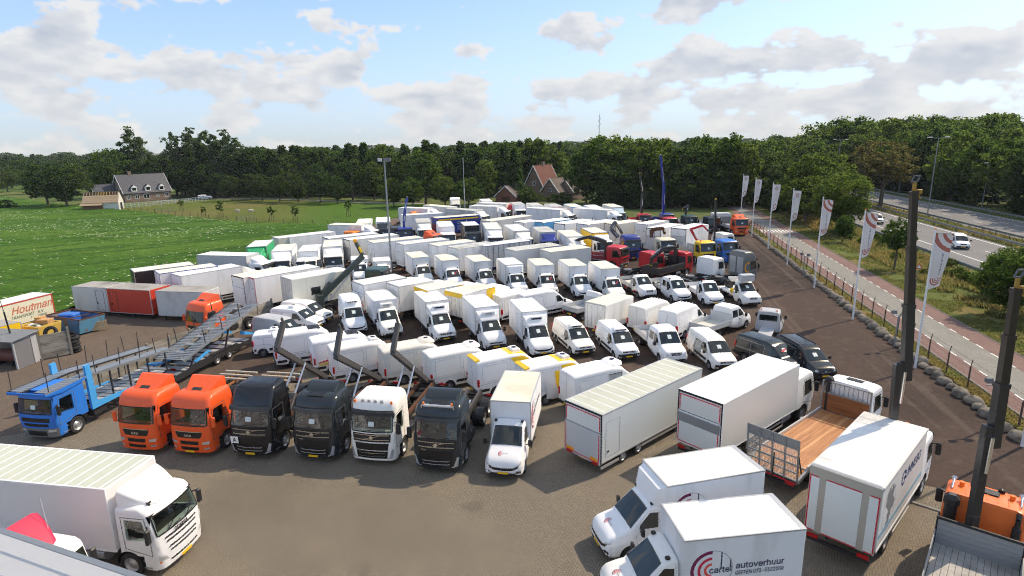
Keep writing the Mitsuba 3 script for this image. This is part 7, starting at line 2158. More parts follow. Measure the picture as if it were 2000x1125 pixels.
obj('wall', hull([[p_[0], p_[1], z_] for p_ in (wv[0], wv[1], wv[0] + ns * .2, wv[1] + ns * .2) for z_ in (0, 5.85)]), 'grey_box', hall, False)
put(None, 'panel_van', proto(make_van, 'crafter', 6.0, 2.6, 3.7), 'white van whose roof just shows at the bottom edge, beside the metal roof', 'van', x=-6.3, y=13.6, yaw=-12)

# ------------------------------------------------------------------ wooden flatbed with a mesh ramp
P('deck_wood', mikit.proc(lambda p, n, uv: mix(C3(.50, .235, .095), C3(.30, .125, .045), dr.clip(fbm((p.x * .773 + p.y * .635) * .9, (p.x * -.635 + p.y * .773) * 16, 0, 3) * 1.3 - .2, 0, 1))), 0.55)
P('deck_wood_light', mikit.proc(lambda p, n, uv: mix(C3(.60, .33, .15), C3(.42, .20, .08), dr.clip(fbm((p.x * .773 + p.y * .635) * .9, (p.x * -.635 + p.y * .773) * 14, 4, 3) * 1.3 - .2, 0, 1))), 0.55)
P('board_wood', mikit.proc(lambda p, n, uv: mix(C3(.34, .13, .045), C3(.17, .06, .02), dr.clip(fbm((p.x * -.635 + p.y * .773) * 1.2, p.z * 22, 0, 3) * 1.2 - .15, 0, 1))), 0.5)


def wood_flatbed():
    p = Proto()
    C, c = add_cab(p, 'daf', 'low', False, None, card=False, plate=False, visor=False, text=False)
    p.add('roof_hatch', cbx(-.75, -1.15, -.42, .42, 2.95, 3.0, .015), 'grille_black', 30, c)
    L, z0, h, x0 = 10.0, 1.0, 1.27, -2.0
    add_chassis(p, L, (-6.8, -8.0))
    p.add('air_intake_pipe', merge([cyl((-1.9, 1.0, 1.2), (-1.9, 1.0, 3.0), .16, 10), cbx(-1.65, -2.1, .78, 1.2, 2.75, 3.15, .1)]), 'black_plastic', 30)
    n = 14
    for i in range(n):
        y0 = -h + .10 + (2 * h - .2) * i / n
        p.add('deck_plank', bx(x0 - .08, -L + .95, y0 + .004, y0 + (2 * h - .2) / n - .004, z0 + .14, z0 + .18), 'deck_wood' if (i * 7) % 5 else 'deck_wood_light', False)
        p.add('deck_plank', hull([(x, y, z_) for x, z_ in ((-L + .88, z0 + .17), (-L + .05, z0 - .06)) for y in (y0 + .004, y0 + (2 * h - .2) / n - .004) for z_ in (z_, z_ - .04)]), 'deck_wood_light' if i % 3 else 'deck_wood', False)
    p.add('deck_frame', merge([bx(x0, -L + .9, -h, h, z0, z0 + .13), bx(-L + .95, -L + .88, -h + .1, h - .1, z0 + .14, z0 + .185)] + [hull([(x, s * yy, zz) for x, za, zb in ((-L + .9, z0, z0 + .19), (-L, z0 - .2, z0 - .02)) for yy in (h, h - .1) for zz in (za, zb)]) for s in (1, -1)]), 'galvanised', False)
    for s in (1, -1):
        p.add('side_rail', cbx(x0 - .04, -L + .9, s * h, s * (h - .09), z0 + .13, z0 + .34, .01), 'alu', False)
    for i in range(3):
        p.add('headboard_plank', bx(x0, x0 - .04, -h + .08, h - .08, z0 + .2 + .34 * i, z0 + .53 + .34 * i), 'board_wood', False)
    fr = [bx(x0 + .01, x0 - .05, s * h, s * (h - .08), z0 + .1, z0 + 1.95) for s in (1, -1)] + [bx(x0 + .012, x0 - .052, -h + .08, h - .08, zz, zz + .07) for zz in (z0 + 1.22, z0 + 1.88)]
    p.add('headboard_frame', merge(fr), 'galvanised', False)
    for y in np.linspace(-h + .2, h - .2, 10):
        p.add('headboard_bar', bar((x0 - .02, y, z0 + 1.29), (x0 - .02, y, z0 + 1.88), .035), 'galvanised', False)
    # ramp standing upright at the back, leaning a little outwards
    xr, lean = -L + .02, -.10
    R = lambda y, z: (xr + lean * (z - .8), y, z)
    zs, ys = np.linspace(.92, 2.55, 5), np.linspace(-1.2, 1.2, 5)
    ra = p.add('ramp', merge([bar(R(y, .85), R(y, 2.95), .07) for y in ys] + [bar(R(-1.2, z), R(1.2, z), .06) for z in zs]), 'galvanised', False)
    p.add('ramp_flap', hull([R(y, z) for y in (-1.24, 1.24) for z in (2.56, 3.02)] + [(q[0] + .03, q[1], q[2]) for q in (R(-1.24, 2.56), R(1.24, 2.56), R(-1.24, 3.02), R(1.24, 3.02))]), 'galvanised', False, ra)
    wires = []
    for i in range(33):
        y = -1.2 + 2.4 * (i + .5) / 33
        wires.append(bar(R(y, .92), R(y, 2.55), .012))
    for i in range(24):
        z = .95 + 1.6 * (i + .5) / 24
        wires.append(bar(R(-1.2, z), R(1.2, z), .012))
    p.add('ramp_mesh', merge(wires), 'alu', False, ra)
    p.add('ramp_stay', merge([bar((xr - .12, -.1, .7), R(-.1, 2.0), .05), bar((xr + .3, -1.22, 1.2), R(-1.22, 2.2), .05)]), 'black_plastic', False, ra)
    side_guard(p, -3.2, -6.0, 1.22, .5, .25)
    p.add('marking_tape', bx(xr - .1, xr - .11, -1.2, 1.2, .80, .86), 'tape_red', False)
    return p


k8 = put(None, 'flatbed_truck', proto(wood_flatbed), 'white truck with a wooden plank deck and a raised wire mesh ramp', 'truck', x=19.75, y=31.2, yaw=39.4)
labels[k8 + '__ramp'] = {'label': 'galvanised ramp frame filled with wire mesh'}

# crane mast between the cab and the box of the lettered truck (F9); it stands on that truck
F9x, F9y, F9a = POSE['F9'][:3]


def mast(key, base, zc, zt, wcol, wboom, top, lean=(0, 0), hook='stub'):
    b = np.array(base)
    c = obj('crane', merge([cbx(b[0] - wcol * .6, b[0] + wcol * .6, b[1] - wcol * .6, b[1] + wcol * .6, 1.0, 2.6, .03), bar((b[0], b[1], 2.5), (b[0] + lean[0] * .3, b[1], zc), wcol, wcol * 1.1), cbx(b[0] - wcol * .8, b[0] + wcol * .75, b[1] - wcol * .5, b[1] + wcol * .5, zc - .35, zc + .1, .03)]), 'crane_black', key, False)
    obj('piston', cyl((b[0] + wcol * .1, b[1] - wcol * .62, zc * .72), (b[0] + wcol * .1, b[1] - wcol * .62, zc - .3), .07, 10), 'chrome', c, 40)
    x0, x1 = b[0] + wcol * .85, b[0] + wcol * .85 + lean[0]
    d = lambda t: np.array([x0 + (x1 - x0) * t, b[1] + lean[1] * t, zc - .75 + (zt - zc + .75) * t])
    segs = [(0, .42, 1.0), (.42, .72, .84), (.72, 1.0, .70)]
    for s0, s1, k in segs:
        o = obj('boom', merge([bar(d(s0), d(s1), wboom * k, wboom * k * 1.2), bar(d(s1) - [0, 0, .16], d(s1), wboom * k * 1.16, wboom * k * 1.36)]), 'crane_black' if k > .9 else 'crane_brown', c, False)
    obj('hose', tube([d(.05) + [wboom * .75, 0, 0], d(.3) + [wboom * .85, 0, 0], d(.55) + [wboom * .7, 0, 0]], .035, 6), 'crane_black', c, 40)
    t = d(1.0)
    h = obj('hook', merge([cbx(t[0] - .06, t[0] + .05, t[1] - .07, t[1] + .07, t[2], t[2] + .35, .02), cbx(t[0] + .1, t[0] + .34, t[1] - .06, t[1] + .06, t[2] - .12, t[2] + .08, .03), tube([(t[0] + .22, t[1], t[2] + .05), (t[0] + .24, t[1], t[2] - .25), (t[0] + .32, t[1], t[2] - .3)], .03, 6)]), 'hook_gold', c, False)
    obj('tip_frame', tube([(t[0] - .15, t[1], t[2] + .38), (t[0] - .05, t[1], t[2] + .62), (t[0] + .18, t[1], t[2] + .62), (t[0] + .08, t[1], t[2] + .38), (t[0] - .15, t[1], t[2] + .38)], .035, 6), 'crane_grey', c, 40)
    return c


P('hook_gold', (0.34, 0.20, 0.03), 0.5)
P('crane_brown', (0.042, 0.034, 0.030), 0.32, metal=0.35)
mast(k9, (17.15, 24.35), 6.35, 13.9, .26, .30, None, (-.80, 0))
obj('beacon', cyl((F9x - .8 * math.cos(math.radians(F9a)), F9y - .8 * math.sin(math.radians(F9a)) - .3, 2.95), (F9x - .8 * math.cos(math.radians(F9a)), F9y - .8 * math.sin(math.radians(F9a)) - .3, 3.14), .07, 10), 'lamp_orange', k9, 30)

# ------------------------------------------------------------------ orange truck with an open bed, bottom right
P('bed_plank_grey', mikit.proc(lambda p, n, uv: mix(C3(.40, .385, .36), C3(.24, .23, .21), dr.clip(fbm(p.x * 2.2, p.y * 2.2, 0, 4) * 1.5 - .3, 0, 1))), 0.7)
P('bed_board_grey', (0.30, 0.31, 0.32), 0.5, metal=0.3)


def orange_flatbed():
    p = Proto()
    C, c = add_cab(p, 'daf', 'low', False, None, card=False, plate=False, visor=False, text=False)
    p.add('roof_hatch', cbx(-.72, -1.15, -.38, .42, 2.96, 3.02, .015), 'grille_black', 30, c)
    for i in range(7):
        p.add('roof_rib', cbx(-.75, -1.6, -1.0 + i * .31, -.95 + i * .31, 2.945, 2.985, .008), 'orange_paint2', False, c)
    for y in (.75, -.75):
        p.add('beacon', cyl((-1.0, y, 2.93), (-1.0, y, 3.14), .085, 12), 'lamp_orange', 30, c)
        hn = p.add('horn', merge([cyl((-1.45, y * 1.35, 2.98), (-.95, y * 1.35, 3.12), .03, 10, .05), cyl((-.95, y * 1.35, 3.12), (-.85, y * 1.35, 3.15), .05, 10, .10)]), 'chrome', 40, c)
    p.add('work_lamp', merge([cyl((-.72, y, 3.0), (-.62, y, 3.02), .11, 12) for y in (.4, -.42)]), 'black_plastic', 30, c)
    p.add('air_intake_pipe', merge([cyl((-1.95, .95, 1.2), (-1.95, .95, 2.6), .2, 12), cbx(-1.7, -2.2, .7, 1.2, 2.5, 3.0, .14)]), 'black_plastic', 30)
    p.add('exhaust_pipe', merge([cbx(-1.9, -2.1, -1.1, -.85, 1.2, 2.45, .05), tube([(-2.0, -.98, 2.4), (-2.0, -.98, 2.75), (-1.85, -.98, 2.9)], .08, 10)]), 'black_plastic', 40)
    L, z0, h, x0 = 8.4, 1.15, 1.27, -2.75
    add_chassis(p, L, (-6.0,))
    n = 13
    for i in range(n):
        y0 = -h + .05 + (2 * h - .1) * i / n
        p.add('bed_plank', bx(x0 - .06, -L + .06, y0 + .006, y0 + (2 * h - .1) / n - .006, z0 + .11, z0 + .145), 'bed_plank_grey', False)
    p.add('bed_floor', bx(x0, -L, -h, h, z0, z0 + .10), 'chassis_black', False)
    for i in range(5):
        p.add('headboard_plank', cbx(x0 - .02, x0 - .06, -h + .05, h - .05, z0 + .14 + i * .20, z0 + .332 + i * .20, .006), 'bed_board_grey', False)
    p.add('headboard_frame', merge([cbx(x0 + .01, x0 - .08, -h, h, z0 + 1.14, z0 + 1.24, .012)] + [cbx(x0 + .01, x0 - .08, s * h, s * (h - .06), z0, z0 + 1.14, .012) for s in (1, -1)]), 'black_plastic', False)
    for s in (1, -1):
        for k in range(2):
            xa, xb = x0 - .1 - k * 2.72, x0 - .1 - k * 2.72 - 2.66
            p.add('dropside', cbx(xa, xb, s * (h + .0), s * (h - .035), z0 + .05, z0 + .72, .01), 'bed_board_grey', False)
    p.add('tailboard', cbx(-L + .03, -L, -h + .04, h - .04, z0 + .05, z0 + .72, .01), 'bed_board_grey', False)
    p.add('step_frame', tube([(-2.4, 1.25, 1.5), (-2.4, 1.25, 2.1), (-2.0, 1.25, 2.1), (-2.0, 1.25, 1.5), (-2.4, 1.25, 1.5)], .03, 6), 'black_plastic', 40)
    return p


P('orange_paint2', (0.84, 0.17, 0.03), 0.36, coat=.5)
k10 = put(None, 'crane_truck', proto(orange_flatbed), 'orange truck with a grey plank bed and a tall black crane, bottom right corner', 'truck', x=18.4, y=20.45, yaw=48.5, PAINT='orange_paint2')
mast(k10, (16.72, 18.94), 6.05, 11.1, .27, .29, None, (-.20, 0))

# ------------------------------------------------------------------ blue car carrier and the low car trailer behind it
P('carrier_blue', (0.02, 0.17, 0.62), 0.4, coat=.4)
P('carrier_light_blue', (0.06, 0.33, 0.72), 0.45)


def grid(p, nm, pts0, pts1, n, mat, under=None, w=.16):
    """cross slats between two edges given as polylines parameterised 0..1"""
    for i in range(n):
        t = (i + .5) / n
        a, b = pts0(t), pts1(t)
        p.add(nm, bar(a, b, w, .035), mat, False, under)


def car_carrier():
    p = Proto()
    C, c = add_cab(p, 'daf', 'low', True, None, card=True, plate=False, visor=False, text=False, inside=True)
    L = 9.6
    add_chassis(p, L, (-6.6,))
    top = lambda x: 3.06 if x > -3.0 else 3.06 - (-3.0 - x) * .10
    xs = [.12, -1.2, -3.0, -6.0, -9.6]
    for s in (1, -1):
        rail = [bar((xs[i], s * 1.24, top(xs[i])), (xs[i + 1], s * 1.24, top(xs[i + 1])), .07, .16) for i in range(4)]
        p.add('deck_rail', merge(rail), 'galvanised' if s > 0 else 'black_alu', False)
        p.add('side_frame', xz_prism([(.14, 3.02), (.14, 2.93), (-.9, 2.80), (-2.3, 2.95), (-2.5, 3.12), (-1.0, 3.06)], s * 1.27, s * 1.30), 'carrier_blue', False)
        p.add('deck_pillar', merge([xz_prism([(-2.52, .95), (-2.98, .95), (-2.86, 3.75), (-2.52, 3.75)], s * 1.28, s * 1.12), xz_prism([(-2.9, .95), (-6.4, .95), (-6.4, 1.12), (-2.9, 1.35)], s * 1.27, s * 1.20)]), 'carrier_light_blue', False)
        for x in (-.1, -2.1, -3.2, -5.0, -6.6, -8.0, -9.2):
            p.add('stanchion', bar((x, s * 1.24, top(x)), (x + .12 * math.sin(x * 3), s * 1.24, top(x) + 1.2), .035), 'black_alu', False)
        for x in (-4.2, -5.6, -7.2, -8.8):
            p.add('deck_leg', bar((x, s * 1.2, 1.0), (x, s * 1.2, top(x)), .08), 'black_alu', False)
    p.add('front_rail', cbx(.18, .10, -1.3, 1.3, 2.93, 3.08, .015), 'carrier_blue', False)
    p.add('ladder', merge([bar((-3.3 - d, -1.24, 1.1), (-3.1 - d, -1.24, 2.4), .04) for d in (0, .4)] + [bar((-3.25 + .03 * i, -1.24, 1.3 + .28 * i), (-3.65 + .03 * i, -1.24, 1.3 + .28 * i), .035) for i in range(4)]), 'carrier_light_blue', False)
    for s in (1, -1):
        grid(p, 'deck_slat', lambda t: (.05 - 9.6 * t, s * 1.2, top(.05 - 9.6 * t) + .04), lambda t: (.05 - 9.6 * t, s * .42, top(.05 - 9.6 * t) + .04), 38, 'galvanised', w=.21)
    p.add('deck_beam', merge([bar((xs[i], s * .42, top(xs[i]) - .02), (xs[i + 1], s * .42, top(xs[i + 1]) - .02), .06, .1) for i in range(4) for s in (1, -1)]), 'black_alu', False)
    p.add('middle_plate', merge([cbx(-.4, -2.0, -.40, .40, 3.0, 3.05, .01)]), 'carrier_blue', False)
    for i in range(11):
        x = -3.6 - i * .52
        p.add('lower_slat', bx(x, x - .42, -1.1, 1.1, 1.02, 1.07), 'galvanised' if i % 3 else 'bed_grey', False)
    p.add('ramp_end', hull([(-9.4, s * .5 - .6, 1.2) for s in (1, -1)] + [(-11.0, s * .25 - .7, .85) for s in (1, -1)] + [(-9.4, s * .5 - .6, 1.05) for s in (1, -1)]), 'carrier_light_blue', False)
    return p


kc = put('DAF', 'car_carrier', proto(car_carrier), 'blue car transporter lorry with a grey open upper deck', 'truck', PAINT='carrier_blue')


def car_trailer():
    p = Proto()
    L = 9.4                                                   # front (nearest us) at x = 0, runs back along -x
    for s in (1, -1):
        p.add('side_beam', xz_prism([(.2, .35), (.2, .70), (-1.4, .80), (-1.8, .95), (-6.6, .95), (-7.0, .75), (-L, .62), (-L, .35), (-6.5, .45), (-2, .45), (-1.2, .35)], s * 1.25, s * 1.15), 'chassis_black', False)
        for x in (-4.2, -5.6):
            add_wheel(p, x, s * 1.12, .40, .30, rim='rim_steel', n=18)
        p.add('mudguard', xz_prism([(-3.6, .80), (-3.7, .97), (-6.1, .97), (-6.2, .80)], s * 1.27, s * .95), 'black_plastic', False)
        p.add('fold_ramp', xz_prism([(-2.0, .98), (-3.6, 1.35), (-3.6, 1.42), (-2.0, 1.08)], s * 1.27, s * 1.02), 'carrier_light_blue', False)
        p.add('fold_ramp', xz_prism([(-7.6, 1.35), (-8.9, .95), (-8.9, 1.10), (-7.7, 1.6)], s * 1.27, s * .85), 'carrier_light_blue', False)
        za = lambda x: 1.50 + (-x - .8) * .205
        p.add('deck_rail', bar((-.8, s * 1.24, za(-.8)), (-9.9, s * 1.24, za(-9.9)), .09, .18), 'black_alu' if s < 0 else 'galvanised', False)
        grid(p, 'deck_slat', lambda t: (-.85 - 8.9 * t, s * 1.2, za(-.85 - 8.9 * t) + .05), lambda t: (-.85 - 8.9 * t, s * (.34 if t > .12 else .02), za(-.85 - 8.9 * t) + .05), 40, 'galvanised', w=.19)
        p.add('deck_beam', bar((-1.0, s * .36, za(-1)), (-9.8, s * .36, za(-9.8)), .06, .1), 'galvanised', False)
        for x in (-1.4, -5.2):
            p.add('deck_leg', bar((x, s * 1.2, .8), (x - .8, s * 1.2, za(x - .8)), .1), 'black_alu', False)
        for x in (-3.2, -5.2, -7.4):
            p.add('stanchion', bar((x, s * 1.24, za(x)), (x + .1, s * 1.24, za(x) + 1.2), .05), 'black_alu', False)
    for i in range(7):
        t = -1.8 - i * 1.15
        p.add('cross_plate', bx(t, t - .5, -.34, .34, 1.5 + (-t - .8) * .205, 1.53 + (-t - .8) * .205 + .01), 'galvanised', False)
    for i in range(9):
        p.add('lower_slat', bx(-.1 - i * .95, -.75 - i * .95, -1.13, 1.13, .70, .74), 'bed_grey' if i % 2 else 'galvanised', False)
    p.add('front_nose', cbx(.4, -.3, -1.0, 1.0, .35, .68, .05), 'chassis_black', False)
    return p


put(None, 'car_trailer', proto(car_trailer), 'low black car transport trailer with a sloping slatted upper deck', 'trailer', x=-25.0, y=39.3, yaw=-102.0 + 0)

# the orange tipped knuckle boom by the window trailer
ck = Proto()
add_chassis(ck, 6.6, (-1.2, -5.0), x0=0)
ck.add('mudguard_white', merge([xz_prism([(-.2, .6), (-.5, 1.1), (-1.9, 1.1), (-2.2, .6), (-2.1, .6), (-1.8, 1.0), (-.6, 1.0), (-.3, .6)], s * .8, s * 1.24) for s in (1, -1)]), 'white_paint', False)
ck.add('column', cbx(-5.9, -5.2, -.35, .35, .9, 2.0, .05), 'crane_dark_green', False)
bo = ck.add('boom', merge([bar((-5.5, 0, 1.6), (-.8, 0, 5.35), .42, .5), bar((-5.6, .1, 1.5), (-4.2, .1, 2.9), .6, .6)]), 'crane_dark_green', False)
ck.add('jib', bar((-.8, 0, 5.4), (-1.25, .5, 6.75), .3, .32), 'crane_dark_green', False, bo)
ck.add('jib_sign', bar((-.95, -.17, 5.75), (-1.12, .1, 6.3), .05, .26), 'yellow_paint', False, bo)
ck.add('hook', cbx(-1.15, -1.5, .4, .65, 6.7, 7.1, .05), 'tape_orange', False, bo)
ck.add('piston', cyl((-4.6, -.05, 1.3), (-1.9, -.05, 4.1), .07, 10), 'chrome', 40, bo)
P('crane_dark_green', (0.035, 0.05, 0.045), 0.5)
put(None, 'boom_chassis', ck, 'white truck chassis with a dark boom raised to an orange tip, before the window trailer', 'truck', x=-14.6, y=60.2, yaw=33)

# ------------------------------------------------------------------ the edge of the yard: boulders, wire fence, flags, lamps
P('boulder_stone', mikit.proc(lambda p, n, uv: mix(C3(.235, .205, .165), C3(.115, .10, .08), sst(.35, .7, fbm(p.x * 3, p.y * 3, p.z * 3, 4)))), 0.9)
ico = trimesh.creation.icosphere(subdivisions=3)
brs = random.Random(5)
stones = []
for i in range(5):
    v = ico.vertices * (1 + .34 * (meshkit.fbm(ico.vertices * 1.3 + i * 7, 4, i)[:, None] - .5))
    v[:, 2] = np.where(v[:, 2] < -.35, -.35 + (v[:, 2] + .35) * .2, v[:, 2])
    stones.append(mikit.ply(tm(v, ico.faces), None, smooth=True))
t, i = -63.0, 0
while t < 18:
    q = rp(-3.3 + brs.uniform(-.12, .12), t)
    s = brs.uniform(.31, .45)
    if t > -30:
        s *= .9
    key = numbered('boulder')
    scene[key] = {**stones[i % 5], 'bsdf': {'type': 'ref', 'id': 'm_boulder_stone'}, 'to_world': T().translate([q[0], q[1], s * .30]).rotate([0, 0, 1], brs.random() * 360).scale([s * brs.uniform(1.0, 1.35), s, s * brs.uniform(.72, .95)])}
    tag(key, 'grey boulder in the row between the yard and the wire fence', 'boulder', 'boulders along the yard edge')
    t += s * 2.1 + brs.uniform(.05, .35)
    i += 1

P('post_rust', (0.075, 0.05, 0.038), 0.8)
P('wire_dark', (0.05, 0.048, 0.045), 0.6)
fen = thing('wire_fence', 'barbed wire fence on thin brown posts between boulders and red lane', 'fence')
for t in np.arange(-64, 24, 2.75):
    q = rp(-2.35, t)
    obj('post', merge([bx(q[0] - .035, q[0] + .035, q[1] - .035, q[1] + .035, 0, 1.5), bar((q[0], q[1], 1.5), (q[0] + .1, q[1] + .02, 1.95), .04)]), 'post_rust', fen, False)
w_ = []
for z in (.45, .9, 1.35):
    w_.append(bar((*rp(-2.35, -64), z), (*rp(-2.35, 23), z), .012))
w_.append(bar((*rp(-2.28, -64), 1.85), (*rp(-2.28, 23), 1.85), .012))
obj('wire', merge(w_), 'wire_dark', fen, False)

# flags on white poles: a cloth hanging from the pole, printed with the rings and the firm's name
P('pole_white', (0.74, 0.75, 0.76), 0.35)


def flag_print(p, n, uv):
    x, y = uv.x, uv.y * 3.2                                    # cloth 1 wide, 3.2 high, y up from the bottom
    c = C3(.66, .63, .62)
    red = C3(.40, .13, .10)

    def ring(c, cx, cy, r0, r1, ok):
        d = dr.sqrt(dr.square(x - cx) + dr.square(y - cy))
        return dr.select((d > r0) & (d < r1) & ok, red, c)
    big = y > 2.0
    for a, b in ((.98, 1.22), (.54, .72), (.18, .30)):
        c = ring(c, 1.12, 3.35, a, b, big)
    low = y < .85
    for a, b in ((.30, .38), (.18, .25), (.08, .13)):
        c = ring(c, .50, .52, a, b, low & (y < .62))
    return c


P('flag_cloth', mikit.proc(flag_print), 0.7)
P('flag_plain', mikit.proc(lambda p, n, uv: dr.select((dr.abs(dr.sqrt(dr.square(uv.x - .5) + dr.square(uv.y * 3.2 - .5)) - .26) < .06) | (dr.abs(dr.sqrt(dr.square(uv.x - .5) + dr.square(uv.y * 3.2 - 2.75)) - .16) < .05), C3(.36, .17, .15), C3(.66, .63, .62))), 0.7)


def flag(i, x, y, w, h, ztop, swing, word):
    key = thing('flag', ['white flag with red rings nearest the camera, by the tall crane', 'white flag with red rings, second from the right', 'white flag with red rings, third from the right', 'white flag fourth from the right, rolled narrow', 'white flag third from the left', 'white flag second from the left', 'white flag leftmost of the row, by the orange flatbed truck'][i], 'flag', 'flags along the yard edge')
    obj('pole', cyl((x, y, 0), (x, y, ztop + .25), .085, 12, .055), 'pole_white', key, 40)
    obj('pole_cap', cyl((x, y, ztop + .25), (x, y, ztop + .34), .07, 10, .05), 'lamp_orange' if i < 2 else 'pole_white', key, 30)
    obj('top_arm', bar((x, y, ztop + .02), (x + w * math.cos(swing), y + w * math.sin(swing), ztop - .02), .04), 'alu', key, False)
    nu, nv = 14, 34
    u, v = np.meshgrid(np.linspace(0, 1, nu), np.linspace(0, 1, nv), indexing='ij')

    def surf(u, v, off=0.0):
        k = (1 - v)                                            # 0 at the top
        wob = .10 * np.sin(3.5 * v + 6 * u + i * 1.7) * u * (.3 + k) + .05 * np.sin(9 * v + i)
        hang = w * u * (1 - .38 * k ** 1.5 * u)
        d = wob + off
        drop = h * k * (1 - .12 * u * k) + .0
        return np.stack([x + hang * math.cos(swing) - d * math.sin(swing), y + hang * math.sin(swing) + d * math.cos(swing), ztop - drop - .05 * u], -1)
    f = []
    for a in range(nu - 1):
        for b in range(nv - 1):
            q = a * nv + b
            f += [(q, q + nv, q + nv + 1), (q, q + nv + 1, q + 1)]
    pts = surf(u, v).reshape(-1, 3)
    obj('cloth', tm(pts, f), 'flag_cloth' if i < 3 else 'flag_plain', key, True, uv=np.column_stack([u.ravel(), v.ravel()]))
    if word:
        m = meshkit.text_mesh('cartel autoverhuur', .13, .004, False)
        q = m.vertices.copy()
        L = q[:, 0].max()
        vv = .24 + q[:, 0] / L * .42
        uu = .62 - q[:, 1] / w * .9
        for sgn in (1, -1):
            k = m.copy()
            k.vertices = surf(uu, vv, sgn * (.012 + q[:, 2])).reshape(-1, 3)
            obj('lettering', k, 'logo_dark', key, False)


FL = [(28.75, 39.55), (31.12, 51.61), (33.77, 63.86), (36.51, 76.45), (39.17, 88.55), (41.8, 101.35), (44.4, 113.5)]
for i, (x, y) in enumerate(FL):
    flag(i, x, y, [1.15, 1.0, 1.0, .95, 1.05, 1.0, 1.0][i], [4.0, 4.1, 4.0, 4.0, 4.0, 4.0, 4.0][i], 9.75, [-.25, -.5, -.35, -.2, -.2, -.2, -.2][i], i < 3)
x, y = rp(-3.0, -62.5)
obj('pole', cyl((26.9, 28.3, 0), (26.9, 28.3, 9.9), .085, 12, .055), 'pole_white', thing('flag_pole', 'foot of a white flag pole cut off at the right edge', 'pole'), 40)


def lamp_post(name, label, x, y, h, arms, group=None, bent=1.6):
    key = thing(name, label, 'street lamp', group)
    obj('pole', cyl((x, y, 0), (x, y, h), .12, 10, .065), 'galvanised', key, 40)
    for s_ in arms:
        ex = np.array([x + RN[0] * s_ * bent, y + RN[1] * s_ * bent, h + .12])
        k = obj('arm', bar((x, y, h), ex, .07), 'galvanised', key, False)
        obj('lamp_head', cbx(ex[0] - .5, ex[0] + .5, ex[1] - .16, ex[1] + .16, ex[2] - .06, ex[2] + .14, .05), 'bed_side', k, 30)


G_L = 'motorway lamp posts'
lamp_post('street_lamp', 'tall double armed lamp post in the motorway median, nearest', 87.6, 123.5, 16.0, (-1, 1), G_L)
lamp_post('street_lamp', 'double armed lamp post in the median behind the brownish tree', 97.5, 178, 16.0, (-1, 1), G_L)
lamp_post('street_lamp', 'distant double armed lamp post above the trees, third from the right', 112, 262, 16.5, (-1, 1), G_L)
lamp_post('street_lamp', 'distant double armed lamp post above the trees, fourth from the right', 124, 332, 17.5, (-1, 1), G_L)
lamp_post('street_lamp', 'farthest double armed lamp post above the trees', 136, 395, 18.5, (-1, 1), G_L)
lamp_post('street_lamp', 'single armed lamp post in front of the dark wood at the right', 108.9, 136.1, 10.1, (-.5,), G_L, 1.0)
lamp_post('street_lamp', 'thin lamp post half hidden by the brownish median tree', 118.0, 180.0, 10.1, (-.5,), G_L, 1.0)
lamp_post('street_lamp', 'thin lamp post at the bend behind the median tree', 124.0, 218.0, 10.1, (-.5,), G_L, 1.0)

# the yard's floodlight mast
key = thing('floodlight_mast', 'tall galvanised mast with floodlights on top in the middle of the trucks', 'street lamp')
fx_, fy_ = -15.7, 75.6
obj('pole', cyl((fx_, fy_, 0), (fx_, fy_, 14.6), .16, 12, .085), 'galvanised', key, 40)
obj('cross_arm', bar((fx_ - .7, fy_, 14.5), (fx_ + .7, fy_, 14.5), .09), 'galvanised', key, False)
for dx in (-.55, .15, .6):
    obj('floodlight', hull([(fx_ + dx + a, fy_ + b, 14.55 + c) for a, b, c in ((-.22, -.3, 0), (.22, -.3, 0), (-.22, .2, .1), (.22, .2, .1), (-.22, -.25, .4), (.22, -.25, .4), (-.15, .25, .35), (.15, .25, .35))]), 'steel_grey_paint' if dx > 0 else 'bed_side', key, 20)
for (x, y), wd in [((30.1, 44.0), 'pole with two small floodlights by the second flag'), ((35.0, 69.0), 'pole with a small floodlight by the third flag'), ((26.7, 30.4), 'green pole with two floodlights beside the black crane')]:
    key = thing('floodlight_pole', wd, 'street lamp')
    obj('pole', cyl((x, y, 0), (x, y, 2.6), .05, 8), 'galvanised', key, 40)
    obj('cross_arm', bar((x - .45, y, 2.6), (x + .45, y, 2.6), .05), 'galvanised', key, False)
    for dx, dz in ((-.4, .12), (.4, -.02)):
        obj('floodlight', hull([(x + dx + a, y + b, 2.65 + dz + c) for a, b, c in ((-.17, -.15, 0), (.17, -.15, 0), (-.17, .1, .06), (.17, .1, .06), (-.17, -.12, .28), (.17, -.12, .28), (-.1, .14, .25), (.1, .14, .25))]), 'steel_grey_paint', key, 20)
key = thing('road_sign', 'small red edged warning sign on the verge beside the road', 'sign')
sx, sy = rp(6.2, -27)
obj('post', cyl((sx, sy, 0), (sx, sy, 2.3), .03, 8), 'galvanised', key, 40)
for nm, r_, mat, dy in (('board', .42, 'tape_red', 0), ('board_face', .27, 'white_paint', -.012)):
    m = prism([(r_ * math.cos(a), r_ * math.sin(a)) for a in (math.pi / 2, math.pi / 2 + 2.094, math.pi / 2 + 4.189)], .01)
    m.vertices = np.column_stack([sx + m.vertices[:, 0], sy - .05 + dy - m.vertices[:, 2], 2.5 + m.vertices[:, 1]])
    obj(nm, m, mat, key, False)

